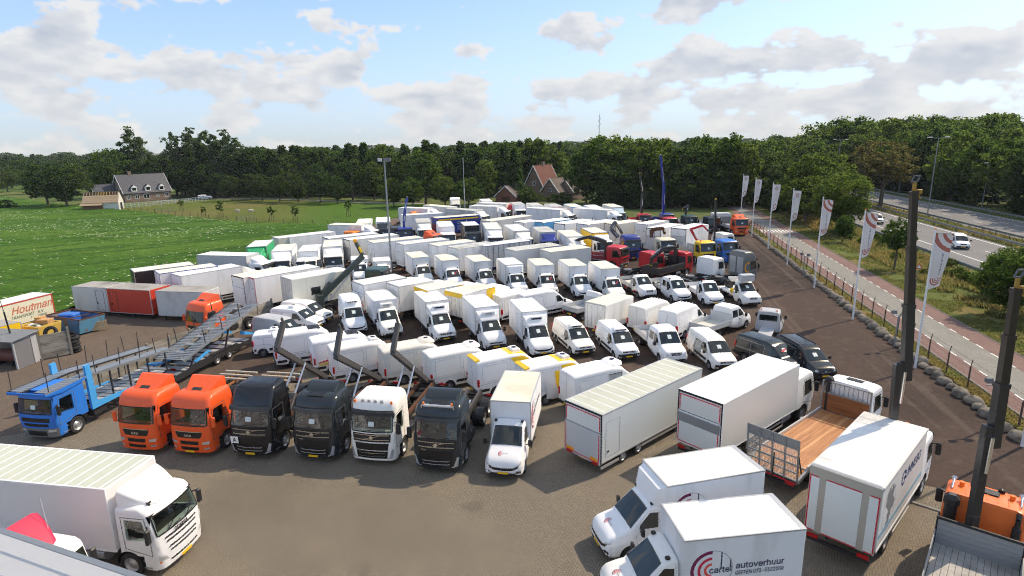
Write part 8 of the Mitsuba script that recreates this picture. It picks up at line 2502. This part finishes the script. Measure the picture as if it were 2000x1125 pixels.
# ------------------------------------------------------------------ left part of the yard
P('concrete_old', mikit.proc(lambda p, n, uv: mix(C3(.30, .285, .25), C3(.17, .16, .135), sst(.35, .7, fbm(p.x * .8, p.y * .8, p.z * 2.4, 4)))), 0.9)
P('concrete_post', (0.22, 0.205, 0.18), 0.9)
key = thing('concrete_fence', 'grey concrete plank fence with posts behind the car transporter', 'fence')
A_, B_ = np.array([-30.4, 35.2]), np.array([-23.25, 57.6])
d_ = (B_ - A_) / np.linalg.norm(B_ - A_)
n_ = int(np.linalg.norm(B_ - A_) / 2.0)
for i in range(n_ + 1):
    q = A_ + d_ * i * 2.0
    m = bx(-.07, .07, -.07, .07, 0, 1.95)
    m.vertices[:, :2] = m.vertices[:, :1] * d_ + m.vertices[:, 1:2] * np.array([-d_[1], d_[0]]) + q
    obj('post', m, 'concrete_post', key, False)
    if i < n_:
        for r in range(4):
            a, b = q + d_ * .075, q + d_ * 1.925
            obj('plank', bar((*a, .24 + .44 * r), (*b, .24 + .44 * r), .05, .425), 'concrete_old', key, False)


def placed(key, x, y, yaw):
    return T().translate([x, y, 0]).rotate([0, 0, 1], yaw)


def container(label, q0, q1, D, z0, H, side, roof, door, cat='container', extra=None):
    """front long face from q0 to q1 (left to right as seen), depth D behind it"""
    q0, q1 = np.array(q0), np.array(q1)
    L = float(np.linalg.norm(q1 - q0))
    yaw = math.degrees(math.atan2(*(q1 - q0)[::-1]))
    p = Proto()
    b = p.add('box', cbx(0, L, 0, D, z0, H, .02), side, False)
    p.add('roof', cbx(.06, L - .06, .06, D - .06, H - .005, H + .012, .005), roof, False, b)
    e = .06
    p.add('edge_frame', merge([cbx(-.012, L + .012, y, y + s * e, z, z + t * e, .008) for y, s in ((-.012, 1), (D + .012, -1)) for z, t in ((z0 - .01, 1), (H + .016, -1))] + [cbx(x - .013, x + s * e, y, y + t * e, z0, H, .008) for x, s in ((0, 1), (L - .05, 1)) for y, t in ((-.013, 1), (D + .013, -1))]), 'alu' if side != 'side_worn' else 'grey_box', False, b)
    for xa, xb in door:
        k = p.add('door', merge([bx(xa, xb, -.002, -.02, z0 + .15, z0 + .17), bx(xa, xb, -.002, -.02, H - .35, H - .33), bx(xa, xa + .025, -.002, -.021, z0 + .15, H - .33), bx(xb - .025, xb, -.002, -.021, z0 + .15, H - .33)]), 'seam_dark', False, b)
        p.add('handle', bx(xa + .12, xa + .2, -.02, -.06, z0 + .8, z0 + 1.0), 'black_plastic', False, k)
    p.add('support_leg', merge([bx(x - .05, x + .05, y - .05, y + .05, 0, z0) for x in (.5, L * .5, L - .5) for y in (.3, D - .3)]), 'chassis_black', False)
    if extra:
        extra(p, b, L, D)
    key = thing('cargo_container', label, cat)
    p.place(key, float(q0[0]), float(q0[1]), yaw)
    return key


container('worn grey container body with two doors, left one of the three', (-45.0, 58.7), (-40.85, 57.7), 2.45, .5, 3.0, 'side_worn', 'roof_dirty', [(2.9, 3.9)])
container('red container body with one red door, middle one of the three', (-40.75, 57.6), (-35.5, 56.15), 2.5, .5, 3.0, 'container_red', 'roof_dirty', [(.35, 1.25)])
container('worn white container body behind the orange lorry cab', (-34.8, 55.9), (-29.6, 54.9), 2.4, .5, 3.0, 'side_worn', 'roof_dirty', [])
put('MC', 'lorry_tractor', proto(make_truck, 'tgx', 'mid', True, 'wedge', 6.0, (-4.9,), 'tractor', card=False, plate=False, text=False, visor=False, mirror='PAINT'), 'orange lorry tractor behind the concrete fence, seen from its left', 'truck', PAINT='orange_paint')
# the lettered trailer
P('trailer_cream', (0.68, 0.67, 0.52), 0.5)
P('script_red', (0.50, 0.16, 0.10), 0.6)
P('script_green', (0.10, 0.14, 0.09), 0.6)


def lettered(p, b, L, D):
    p.add('red_edge', merge([bx(0, L, -.014, -.03, 2.82, 2.92), bx(L - .1, L, -.015, -.03, .9, 2.82)]), 'container_red', False, b)

    def word(t, h, x, z, mat, shear=0.0, bold=True):
        m = meshkit.text_mesh(t, h, .006, bold)
        v = m.vertices.copy()
        m.vertices = np.column_stack([v[:, 0] + x + shear * v[:, 1], -.004 - v[:, 2], v[:, 1] + z])
        p.add('lettering', m, mat, False, b)
    word('Houtman', .66, 3.35, 1.82, 'script_red', .35)
    word('TRANSPORT   B.V.', .26, 3.3, 1.38, 'script_green')
    word('T       CERDE', .2, 5.0, 1.05, 'script_green')
    p.add('end_panel', bx(.0, 1.2, -.013, -.026, .8, 2.4), 'maroon_paint', False, b)


container('cream trailer body with red script lettering and red edge, by the field', (-46.8, 48.9), (-45.05, 56.1), 2.3, .8, 2.95, 'trailer_cream', 'roof_white', [], 'trailer', lettered)


def arch(p, b, L, D):
    a = np.linspace(0, math.pi, 12)
    o = [(1.4 + 1.3 * math.cos(t), .3 + 1.45 * math.sin(t)) for t in a]
    i = [(1.4 + 1.15 * math.cos(t), .3 + 1.28 * math.sin(t)) for t in a[::-1]]
    p.add('arch_print', xz_prism(o + i, -.004, -.02), 'white_paint', False, b)
    p.add('arch_back', xz_prism(i, -.003, -.012), 'black_box', False, b)
    for k in range(6):
        t = .45 + k * .45
        p.add('slat', bar((1.4 + .2 * math.cos(t), -.02, .4 + .2 * math.sin(t)), (1.4 + 1.1 * math.cos(t), -.02, .3 + 1.2 * math.sin(t)), .16, .012, (0, 1, 0)), 'pale_yellow_paint', False, b)


container('yellow container with a white arch on its side, behind the shed', (-43.6, 44.6), (-42.0, 48.4), 2.4, .1, 2.3, 'yellow_paint', 'roof_dirty', [], 'container', arch)

# skips
P('skip_yellow', mikit.proc(lambda p, n, uv: mix(C3(.62, .42, .08), C3(.34, .20, .07), sst(.5, .75, fbm(p.x * 2.2, p.y * 2.2, p.z * 2.2, 4)))), 0.6)
P('skip_blue', mikit.proc(lambda p, n, uv: mix(C3(.045, .16, .38), C3(.15, .11, .08), sst(.52, .74, fbm(p.x * 2, p.y * 2, p.z * 2, 4)))), 0.55)
P('skip_light_blue', mikit.proc(lambda p, n, uv: mix(C3(.13, .36, .55), C3(.26, .20, .15), sst(.55, .72, fbm(p.x * 2.6, p.y * 2.6, p.z * 2.6, 4)))), 0.6)
P('pallet_wood', (0.42, 0.31, 0.18), 0.85)
P('cardboard', (0.46, 0.26, 0.11), 0.85)
P('bag_white', (0.66, 0.66, 0.64), 0.6)
P('bag_dark', (0.03, 0.03, 0.04), 0.4)
P('tarp_olive', (0.21, 0.23, 0.17), 0.8)
P('plastic_blue', (0.03, 0.14, 0.50), 0.4)


def shell(bot, top, t=.06):
    """an open tray from two quads of corners"""
    b, u = np.array(bot, float), np.array(top, float)
    out = []
    for i in range(4):
        j = (i + 1) % 4
        n = np.cross(b[j] - b[i], u[i] - b[i])
        n = n / np.linalg.norm(n) * t
        out.append(hull([b[i], b[j], u[i], u[j], b[i] + n, b[j] + n, u[i] + n, u[j] + n]))
    out.append(hull(list(b) + [q + [0, 0, t] for q in b]))
    return out


p = Proto()
top = [(-1.15, -1.0, 1.55), (1.15, -1.0, 1.55), (1.15, 1.0, 1.55), (-1.15, 1.0, 1.55)]
bot = [(-.95, -.8, .12), (.95, -.8, .12), (.95, .8, .12), (-.95, .8, .12)]
p.add('tray', merge(shell(bot, top)), 'skip_yellow', False)
p.add('rim', merge([bar(top[i], top[(i + 1) % 4], .12) for i in range(4)] + [bar((x, -1.03, 1.5), (x * .85, -.83, .12), .1) for x in (-.75, 0, .75)]), 'skip_yellow', False)
sk = put(None, 'skip', p, 'yellow skip piled high with rubbish, beside the yellow container', 'skip', x=-41.9, y=50.2, yaw=-18)
rr = random.Random(9)
c_, s_ = math.cos(math.radians(-18)), math.sin(math.radians(-18))
W_ = lambda x, y: (-41.9 + x * c_ - y * s_, 50.2 + x * s_ + y * c_)
for nm, mat, x, y, z, sx, sy, sz, wd, cat in [('cardboard_box', 'cardboard', .45, .2, 1.75, .5, .4, .22, 'brown cardboard box on top of the rubbish in the yellow skip', 'box'), ('cardboard_box', 'cardboard', -.65, .55, 1.7, .3, .35, .3, 'brown cardboard box standing at the back of the yellow skip', 'box')]:
    q = W_(x, y)
    k = obj(nm, cbx(q[0] - sx, q[0] + sx, q[1] - sy, q[1] + sy, z - sz, z + sz, .02), mat, None, False)
    tag(k, wd, cat)
junk = []
for i in range(26):
    x, y = rr.uniform(-.9, .9), rr.uniform(-.8, .8)
    q = W_(x, y)
    m = ico.copy()
    m = trimesh.Trimesh(m.vertices * (1 + .5 * (meshkit.fbm(m.vertices * 2 + i, 2, i)[:, None] - .5)), m.faces, process=False)
    m.apply_scale([rr.uniform(.16, .34), rr.uniform(.16, .34), rr.uniform(.12, .22)])
    m.apply_translation([q[0], q[1], 1.45 + rr.uniform(0, .22) - .25 * abs(x)])
    junk.append(m)
for sel, mat, nm, wd in [(junk[0:10], 'bag_white', 'white_rubbish', 'white bags and scraps heaped in the yellow skip'), (junk[10:16], 'bag_dark', 'dark_rubbish', 'black rubbish bags in the yellow skip'), (junk[16:22], 'tarp_olive', 'crumpled_tarp', 'crumpled olive sheeting in the yellow skip'), (junk[22:24], 'plastic_blue', 'blue_rubbish', 'bright blue plastic scraps in the yellow skip')]:
    tag(obj(nm, merge(sel), mat, None, 50), wd, 'rubbish', kind='stuff')
p = Proto()
L, h = 4.6, 1.15
top = [(-L / 2 - .2, -h, 1.5), (L / 2 + .1, -h, 1.5), (L / 2 + .1, h, 1.5), (-L / 2 - .2, h, 1.5)]
bot = [(-L / 2 + .35, -h + .1, .15), (L / 2 - .35, -h + .1, .15), (L / 2 - .35, h - .1, .15), (-L / 2 + .35, h - .1, .15)]
sh_ = shell(bot, top)
p.add('tray', merge([sh_[0], sh_[2], sh_[3], sh_[4]]), 'skip_blue', False)
p.add('end_wall', sh_[1], 'skip_light_blue', False)
for i in range(7):
    x = -L / 2 + .4 + i * .62
    p.add('side_rib', merge([hull([(x + d, s * (h + .06), 1.45) for d in (-.05, .05)] + [(x + d, s * (h - .02), 1.45) for d in (-.05, .05)] + [(x + d, s * (h - .03), .2) for d in (-.05, .05)] + [(x + d, s * (h - .12), .2) for d in (-.05, .05)]) for s in (1, -1)]), 'skip_blue', False)
p.add('rim', merge([bar(top[i], top[(i + 1) % 4], .11) for i in range(4)] + [bar((.5, -h, 1.4), (.5, h, 1.4), .07)]), 'rust', False)
put(None, 'skip', p, 'blue steel skip with rusty rim, right of the yellow skip', 'skip', x=-40.9, y=53.2, yaw=-24)
k = obj('plastic_crate', cbx(-42.4, -40.9, 52.8, 53.9, .8, 1.62, .1), 'plastic_blue', None, 30)
tag(k, 'bright blue plastic bin lying in the blue skip', 'bin')
p = Proto()
for i in range(5):
    p.add('slat', cbx(-.6, .6, -.02, .02, .12 + i * .17, .24 + i * .17, .005), 'pallet_wood', False)
for x in (-.55, 0, .55):
    p.add('bearer', cbx(x - .05, x + .05, .02, .12, .05, .98, .005), 'pallet_wood', False)
put(None, 'pallet', p, 'wooden pallet standing upright at the end of the blue skip', 'pallet', x=-38.55, y=52.75, yaw=35)

# shed, concrete wall piece, tyres, aerial
P('shed_grey', (0.17, 0.17, 0.185), 0.6)
P('shed_roof', (0.18, 0.19, 0.20), 0.55)
p = Proto()
p.add('wall', bx(-.06, 0, -.0, 1.9, 0, 2.3), 'grey_box', False)
p.add('door', cbx(.0, .03, .06, 1.35, .05, 2.2, .008), 'shed_grey', False)
p.add('back_wall', bx(-4, -.06, 1.84, 1.9, 0, 2.4), 'concrete_post', False)
p.add('corner_post', merge([bx(-.08, .05, -.06, .04, 0, 2.25), bx(-.05, .06, 1.38, 1.46, 0, 2.3), bx(-3.6, -3.5, -.05, .05, 0, 2.2)]), 'grey_box', False)
for i in range(14):
    x = .25 - i * .32
    p.add('roof_sheet', hull([(x - d, y, z + e) for d in (0, .315) for y, z in ((-.3, 2.26), (2.1, 2.5)) for e in (0, .03)] + [(x - .16, y, z + .055) for y, z in ((-.3, 2.26), (2.1, 2.5))]), 'shed_roof', False)
sh = put(None, 'shed', p, 'open fronted shed with a grey door and ribbed roof, left edge', 'shed', x=-38.3, y=43.0, yaw=-10)
c = put(None, 'oil_tank', (lambda q: (q.add('tank', merge([cyl((-1.2, 0, .75), (1.2, 0, .75), .5, 18)]), 'maroon_dull', 40), q.add('cradle', merge([bx(x - .08, x + .08, -.45, .45, 0, .4) for x in (-.8, .8)]), 'chassis_black', False), q)[-1])(Proto()), 'dull red tank lying inside the open shed', 'tank', x=-40.1, y=44.3, yaw=-10)
P('maroon_dull', (0.14, 0.045, 0.035), 0.6)
p = Proto()
for i in range(5):
    p.add('plank', cbx(.08, 1.9, -.05, .05, .06 + i * .40, .44 + i * .40, .02), 'concrete_old', False)
for x in (0, 1.98):
    p.add('post', bx(x - .08, x + .08, -.09, .09, 0, 2.35), 'concrete_post', False)
put(None, 'concrete_wall', p, 'piece of concrete plank wall beside the shed door', 'wall', x=-38.0, y=45.0, yaw=42)
for i in range(5):
    m = lathe_y([(.28, -.13), (.45, -.13), (.52, -.06), (.52, .06), (.45, .13), (.28, .13), (.28, -.13)], 18)
    m.vertices = m.vertices[:, [0, 2, 1]] + [-36.75 + .05 * math.sin(i * 2), 46.9 + .05 * math.cos(i * 3), .14 + i * .27]
    m.invert()
    tag(obj('old_tyre', m, 'tyre_rubber', None, 40), 'black tyre in the stack beside the concrete wall piece', 'tyre', 'stacked old tyres')
m = lathe_y([(.28, -.13), (.45, -.13), (.52, -.06), (.52, .06), (.45, .13), (.28, .13), (.28, -.13)], 18)
m.vertices = m.vertices[:, [0, 2, 1]] * [1, 1, 1]
m.apply_transform(trimesh.transformations.rotation_matrix(1.1, (1, .3, 0)))
m.apply_translation([-38.0, 46.4, 1.9])
tag(obj('old_tyre', m, 'tyre_rubber', None, 40), 'black tyre leaning on top behind the concrete wall piece', 'tyre')
key = thing('aerial_mast', 'thin dark mast behind the shed roof', 'mast')
obj('pole', merge([cyl((-39.6, 44.6, 0), (-39.75, 44.5, 4.2), .06, 8), cyl((-39.75, 44.5, 4.2), (-39.95, 44.4, 7.0), .025, 6)]), 'crane_black', key, 40)

# grey steel cage at the back of the yard
p = Proto()
p.add('box', cbx(-1.6, 1.6, -1.2, 1.2, .1, 2.4, .02), 'steel_grey_paint', False)
p.add('roof_panel', cbx(-1.65, 1.65, -1.25, 1.25, 2.4, 3.0, .02), 'grey_white', False)
p.add('cage_bar', merge([bar((x, -1.23, .1), (x, -1.23, 2.4), .05) for x in np.linspace(-1.5, 1.5, 7)]), 'galvanised', False)
put(None, 'steel_cage', p, 'grey steel cage with pale top panel under the weeping birch', 'container', x=40.0, y=112.0, yaw=-8)

# ------------------------------------------------------------------ houses
P('brick_brown', mikit.proc(lambda p, n, uv: mix(C3(.25, .185, .145), C3(.16, .115, .09), mikit.cell_rand(dr.floor((p.x + p.y) * 2.2), dr.floor(p.z * 7)))), 0.9)
P('brick_red', mikit.proc(lambda p, n, uv: mix(C3(.26, .115, .075), C3(.17, .075, .055), mikit.cell_rand(dr.floor((p.x + p.y) * 2.2), dr.floor(p.z * 7)))), 0.9)
P('roof_slate', (0.045, 0.052, 0.070), 0.45)
P('roof_brown', (0.17, 0.080, 0.062), 0.9, spec=.2)
P('roof_grey_tile', (0.15, 0.125, 0.11), 0.9, spec=.2)
P('timber_yellow', (0.55, 0.36, 0.12), 0.7)
P('timber_grey', (0.33, 0.25, 0.17), 0.8)


def house(name, label, x, y, yaw, L, W, eave, ridge, wall, roof, over=.4, hip=0.0, wins=(), chimney=None, dormers=(), rows=9, door=None, cat='house', group=None):
    """ridge along x; the long wall y = -W/2 looks at us"""
    key = thing(name, label, cat, group)
    M = placed(key, x, y, yaw)
    h = W / 2
    o = lambda nm, m, mat, par=None: obj(nm, m, mat, par or key, False, to_world=M)
    wl = o('wall', merge([cbx(-L / 2, L / 2, -h, h, 0, eave, .01), hull([(s * (L / 2 - .02), t * h, eave) for s in (1, -1) for t in (1, -1)] + [(s * (L / 2 - .02 - hip), 0, ridge - .12) for s in (1, -1)])]), wall)
    rf = None
    for t in (-1, 1):
        for r in range(rows):
            a, b = r / rows, (r + 1) / rows
            P_ = lambda q, k: (t * (h + over) * (1 - q), eave - over * .8 + (ridge - eave + over * .8) * q + k)
            y0, z0 = P_(a, .09)
            y1, z1 = P_(min(1, b + .25 / rows), .06)
            e0, e1 = L / 2 + over - hip * a, L / 2 + over - hip * b
            pts = [(s * e0, y0, z0 + k) for s in (1, -1) for k in (0, -.06)] + [(s * e1, y1, z1 + k) for s in (1, -1) for k in (0, -.06)]
            rf_ = o('roof', hull(pts), roof) if rf is None else o('tile_course', hull(pts), roof, rf)
            rf = rf or rf_
    if hip:
        for s in (1, -1):
            o('hip_face', hull([(s * (L / 2 + over), t * (h + over), eave - over * .8 + .05) for t in (1, -1)] + [(s * (L / 2 + over - hip), 0, ridge + .05)] + [(s * (L / 2 - .3), t * h * .9, eave) for t in (1, -1)]), roof, rf)
    o('ridge_cap', bar((-L / 2 - over + hip, 0, ridge + .08), (L / 2 + over - hip, 0, ridge + .08), .22, .12), roof, rf)
    for s in (1, -1):
        if not hip:
            o('verge_board', merge([bar((s * (L / 2 + over), t * (h + over), eave - over * .8), (s * (L / 2 + over), 0, ridge), .08, .22) for t in (1, -1)]), 'white_paint', rf)
    for face, a, zb, w_, hh in wins:                           # face: 's' long wall, 'w' left gable, 'e' right gable
        if face == 's':
            f = lambda u, d, z: (a + u, -h - d, z)
        else:
            sg = -1 if face == 'w' else 1
            f = lambda u, d, z, sg=sg: (sg * (L / 2 + d), a + u, z)
        bxx = lambda u0, u1, d0, d1, z0, z1: hull([f(u, d, z) for u in (u0, u1) for d in (d0, d1) for z in (z0, z1)])
        wn = o('window', merge([bxx(-w_ / 2, w_ / 2, -.05, .03, zb, zb + .1), bxx(-w_ / 2, w_ / 2, -.05, .03, zb + hh - .1, zb + hh), bxx(-.05, .05, -.05, .03, zb + .1, zb + hh - .1)] + [bxx(s * w_ / 2, s * (w_ / 2 - .1), -.05, .03, zb + .1, zb + hh - .1) for s in (1, -1)]), 'white_paint')
        o('pane', bxx(-w_ / 2 + .08, w_ / 2 - .08, -.06, .012, zb + .08, zb + hh - .08), 'vehicle_glass', wn)
    if door:
        o('door', cbx(door[0], door[0] + door[1], -h - .04, -h + .05, .05, door[2], .01), door[3])
    if chimney:
        o('chimney', merge([cbx(chimney - .5, chimney + .5, -.35, .35, ridge - .6, ridge + 1.0, .02), cbx(chimney - .55, chimney + .55, -.4, .4, ridge + 1.0, ridge + 1.12, .02)]), wall, rf)
    for a in dormers:
        zb = eave + .35
        yy = -h - .1
        d = o('dormer', merge([hull([(a + u, y_, z) for u in (-.85, .85) for y_ in (yy, yy + 2.4) for z in (zb, zb + 1.3)])]), 'white_paint')
        o('dormer_roof', hull([(a + u, y_, zb + 1.3) for u in (-1.05, 1.05) for y_ in (yy - .2, yy + 2.6)] + [(a, y_, zb + 2.2) for y_ in (yy - .2, yy + 3.4)]), 'roof_slate', d)
        o('gable', hull([(a + u, y_, zb + 1.3) for u in (-1.0, 1.0) for y_ in (yy - .22, yy - .26)] + [(a, y_, zb + 2.15) for y_ in (yy - .22, yy - .26)]), 'white_paint', d)
        o('pane', hull([(a + u, y_, z) for u in (-.6, .6) for y_ in (yy - .02, yy + .01) for z in (zb + .25, zb + 1.2)]), 'vehicle_glass', d)
    return key


house('farmhouse', 'brown brick farmhouse with slate roof, three white dormers and a chimney', -130.0, 211.0, 52, 15.0, 9.5, 3.2, 9.2, 'brick_brown', 'roof_slate',
      wins=[('s', -6.2, 1.0, 1.2, 1.4), ('s', -3.6, 1.0, 1.4, 1.4), ('s', -.6, .9, 2.0, 1.6), ('s', 3.0, 1.3, .9, .9), ('s', 6.0, 1.0, 1.3, 1.4), ('w', -1.2, 4.0, .8, 1.1), ('w', 1.2, 4.0, .8, 1.1), ('w', 0, 1.0, 1.6, 1.6)], chimney=-3.2, dormers=(-4.2, .2, 4.6), rows=10)
house('annex', 'low slate roofed annex at the left end of the farmhouse', -138.5, 204.5, 52, 8, 7, 2.4, 6.2, 'brick_brown', 'roof_slate', wins=[('s', 0, .8, 1.4, 1.2), ('s', 2.5, .8, 1.4, 1.2)], rows=8, cat='house')
# the outbuilding whose roof is being built
key = thing('outbuilding', 'half built brick outbuilding with open yellow roof timbers', 'building')
M = placed(key, -121.5, 177.5, 20)
o = lambda nm, m, mat, par=None: obj(nm, m, mat, par or key, False, to_world=M)
o('wall', merge([bx(-4.5, 4.5, -3, -2.8, 0, 2.2), bx(-4.5, 4.5, 2.8, 3, 0, 2.2), bx(-4.5, -4.3, -2.8, 2.8, 0, 2.2), hull([(4.3 + d, s * 2.8, z) for d in (0, .2) for s in (1, -1) for z in (0, 2.4)] + [(4.3 + d, 0, 5.0) for d in (0, .2)])]), 'site_grey')
o('brick_base', bx(-4.6, .5, -3.05, -3.0, 0, 1.6), 'brick_red')
o('lean_to_roof', hull([(-5, -4.3, 1.7), (.5, -4.3, 1.7), (-5, -3.0, 2.3), (.5, -3.0, 2.3), (-5, -4.3, 1.62), (.5, -3.0, 2.2)]), 'timber_grey')
for i in range(13):
    x = -4.4 + i * .72
    o('rafter', merge([bar((x, s * 3.3, 2.1), (x, 0, 5.2), .1, .14) for s in (1, -1)]), 'timber_yellow' if 4 < i < 10 else 'timber_grey')
for s in (-1, 1):
    for i in range(6):
        if s == -1 and i > 3:
            continue
        q0, q1 = i / 6, (i + 1) / 6
        o('roof_board', hull([(x, s * 3.35 * (1 - q) , 2.15 + 3.1 * q + k) for x in (-4.6, 4.5) for q in (q0 + .01, q1 - .01) for k in (.1, .14)]), 'timber_grey')
o('doorway', bx(4.52, 4.53, -1.2, 1.2, 0, 2.0), 'black_plastic')
house('house', 'steep brown roofed house with a chimney among the trees', 10.2, 188.0, 52, 9, 7.6, 3.4, 10.2, 'brick_brown', 'roof_brown', chimney=.5, wins=[('w', 0, 4.2, 1.2, 1.3), ('s', 2, 1, 1.6, 1.3)], rows=9)
house('house', 'lower grey tiled house in front of the brown roofed one', 14.2, 180.5, 50, 7, 6.4, 2.8, 6.6, 'brick_brown', 'roof_grey_tile', wins=[('w', 0, 2.6, 1.4, 1.0), ('s', 0, .9, 1.4, 1.2)], rows=7)
house('house', 'lowest dark tiled house at the right, half hidden by trees', 18.6, 182.0, 50, 6, 6, 2.6, 6.2, 'brick_brown', 'roof_grey_tile', rows=7)
house('garage', 'red brick garage with a dark door at the back of the yard', .6, 172.5, 62, 8, 6.6, 2.4, 5.2, 'brick_red', 'roof_grey_tile', wins=[('s', 0, .8, 1.2, 1.1)], rows=7, cat='garage')
kk = [k for k in labels if k.startswith('garage')][-1]
obj('door', cbx(-4.05, -4.0, -1.3, 1.3, .05, 2.2, .01), 'rust', kk, False, to_world=scene[kk + '__wall']['to_world'])

# paddock furniture
for x, y, yw, wd in [(-63.0, 140.5, 12, 'grey metal hurdle beside a young tree in the paddock'), (-97.0, 166.5, 10, 'grey metal hurdle at the left end of the paddock')]:
    key = thing('hurdle', wd, 'fence')
    M = placed(key, x, y, yw)
    obj('frame', merge([bar((-2, 0, z), (2, 0, z), .05) for z in (.2, .7, 1.2)] + [bar((t, 0, 0), (t, 0, 1.25), .06) for t in (-2, -1, 0, 1, 2)]), 'galvanised', key, False, to_world=M)
P('wool', (0.55, 0.51, 0.43), 0.95)
P('sheep_face', (0.16, 0.13, 0.11), 0.9)


def sheep():
    def lump(js):
        m = None
        for (a, ra), (b, rb) in js:
            s = []
            for c, r in ((a, ra), (b, rb)):
                q = m3.Manifold.sphere(r, 14).translate(list(c))
                s.append(q)
            k = m3.Manifold.batch_hull(s)
            m = k if m is None else m + k
        m = m.refine_to_length(.09)
        t = from_m(m)
        t = trimesh.Trimesh(t.vertices, t.faces, process=True)
        trimesh.smoothing.filter_taubin(t, iterations=6)
        return t
    p = Proto()
    js = [(((.38, 0, .68), .25), ((-.38, 0, .70), .28)), (((.0, 0, .64), .29), ((-.3, 0, .66), .29)), (((.42, 0, .74), .17), ((.66, 0, .62), .12)), (((.66, 0, .60), .11), ((.84, 0, .40), .065)), (((-.62, 0, .68), .06), ((-.68, 0, .5), .04))]
    for s in (1, -1):
        js += [(((.34, s * .14, .5), .09), ((.32, s * .14, .26), .055)), (((.32, s * .14, .26), .05), ((.34, s * .14, .03), .04)), (((-.38, s * .15, .55), .12), ((-.30, s * .15, .36), .07)), (((-.30, s * .15, .36), .06), ((-.42, s * .15, .22), .045)), (((-.42, s * .15, .22), .045), ((-.39, s * .15, .03), .04)), (((.64, s * .09, .66), .045), ((.60, s * .22, .64), .025))]
    p.add('body', lump(js), 'wool', True)
    return p


for x, y, yw, wd in [(-74.0, 160.5, 170, 'pale sheep grazing in the paddock, left of two'), (-70.2, 160.0, 20, 'pale sheep grazing in the paddock, right of two')]:
    put(None, 'sheep', proto(sheep), wd, 'sheep', x=x, y=y, yaw=yw)
# the garden fence and glass frames before the farmhouse
key = thing('garden_fence', 'pale garden fence of many panels before the farmhouse', 'fence')
a_, b_ = np.array([-118.0, 181.0]), np.array([-104.0, 205.0])
for i in range(12):
    q0, q1 = a_ + (b_ - a_) * i / 12, a_ + (b_ - a_) * (i + .94) / 12
    obj('panel', merge([bar((*q0, z), (*q1, z), .06) for z in (.2, .75, 1.3)] + [bar((*(q0 + (q1 - q0) * t), 0), (*(q0 + (q1 - q0) * t), 1.4), .06) for t in (0, .5, 1)]), 'pale_blue_paint', key, False)
put(None, 'car', proto(make_van, 'scudo', 4.6, 1.6, 2.8, None, False, False, False, True), 'white car parked beside the farmhouse garden', 'car', x=-105.5, y=211, yaw=20)
# wire and posts round the paddock
key = thing('paddock_fence', 'thin wooden post and wire fence between paddock and crop field', 'fence')
PF = [(-31.5, 124.3), (-39.9, 128.6), (-58.2, 135.2), (-75.8, 147.0), (-98.4, 163.8), (-118, 177.5)]
for (x0, y0), (x1, y1) in zip(PF[:-1], PF[1:]):
    L = math.hypot(x1 - x0, y1 - y0)
    for t in np.arange(0, L, 4.0):
        xx, yy = x0 + (x1 - x0) * t / L, y0 + (y1 - y0) * t / L
        obj('post', bx(xx - .05, xx + .05, yy - .05, yy + .05, 0, 1.2), 'post_brown', key, False)
    obj('wire', merge([bar((x0, y0, z), (x1, y1, z), .015) for z in (.5, .85, 1.1)]), 'wire_dark', key, False)

# the radio mast on the horizon and a slim mast among the trees
key = thing('radio_mast', 'thin lattice radio mast rising above the trees on the horizon', 'mast')
mx, my, mh = 104.0, 700.0, 49.0
ms = []
for k in range(3):
    t = k * 2.094
    ms.append(bar((mx + 1.0 * math.cos(t), my + 1.0 * math.sin(t), 0), (mx + .4 * math.cos(t), my + .4 * math.sin(t), mh), .22))
for z in np.arange(20, mh, 2.2):
    ms.append(bar((mx - .6, my, z), (mx + .6, my, z + 1.6), .14))
obj('lattice', merge(ms), 'grey_white', key, False)
obj('antenna', merge([bx(mx + s * .8 - .25, mx + s * .8 + .25, my - .3, my + .3, z, z + 2.6) for s, z in ((1, 38), (-1, 41), (1, 44), (-1, 35))]), 'white_paint', key, False)
obj('top_rod', cyl((mx, my, mh), (mx, my, mh + 4), .12, 6), 'grey_white', key, False)
key = thing('thin_mast', 'thin pale mast standing before the conifer at the back', 'mast')
obj('pole', merge([cyl((-11.0, 143.0, 0), (-11.0, 143.0, 6.5), .12, 8), cyl((-11.0, 143.0, 6.5), (-11.0, 143.0, 13.8), .07, 8)]), 'grey_box', key, 40)
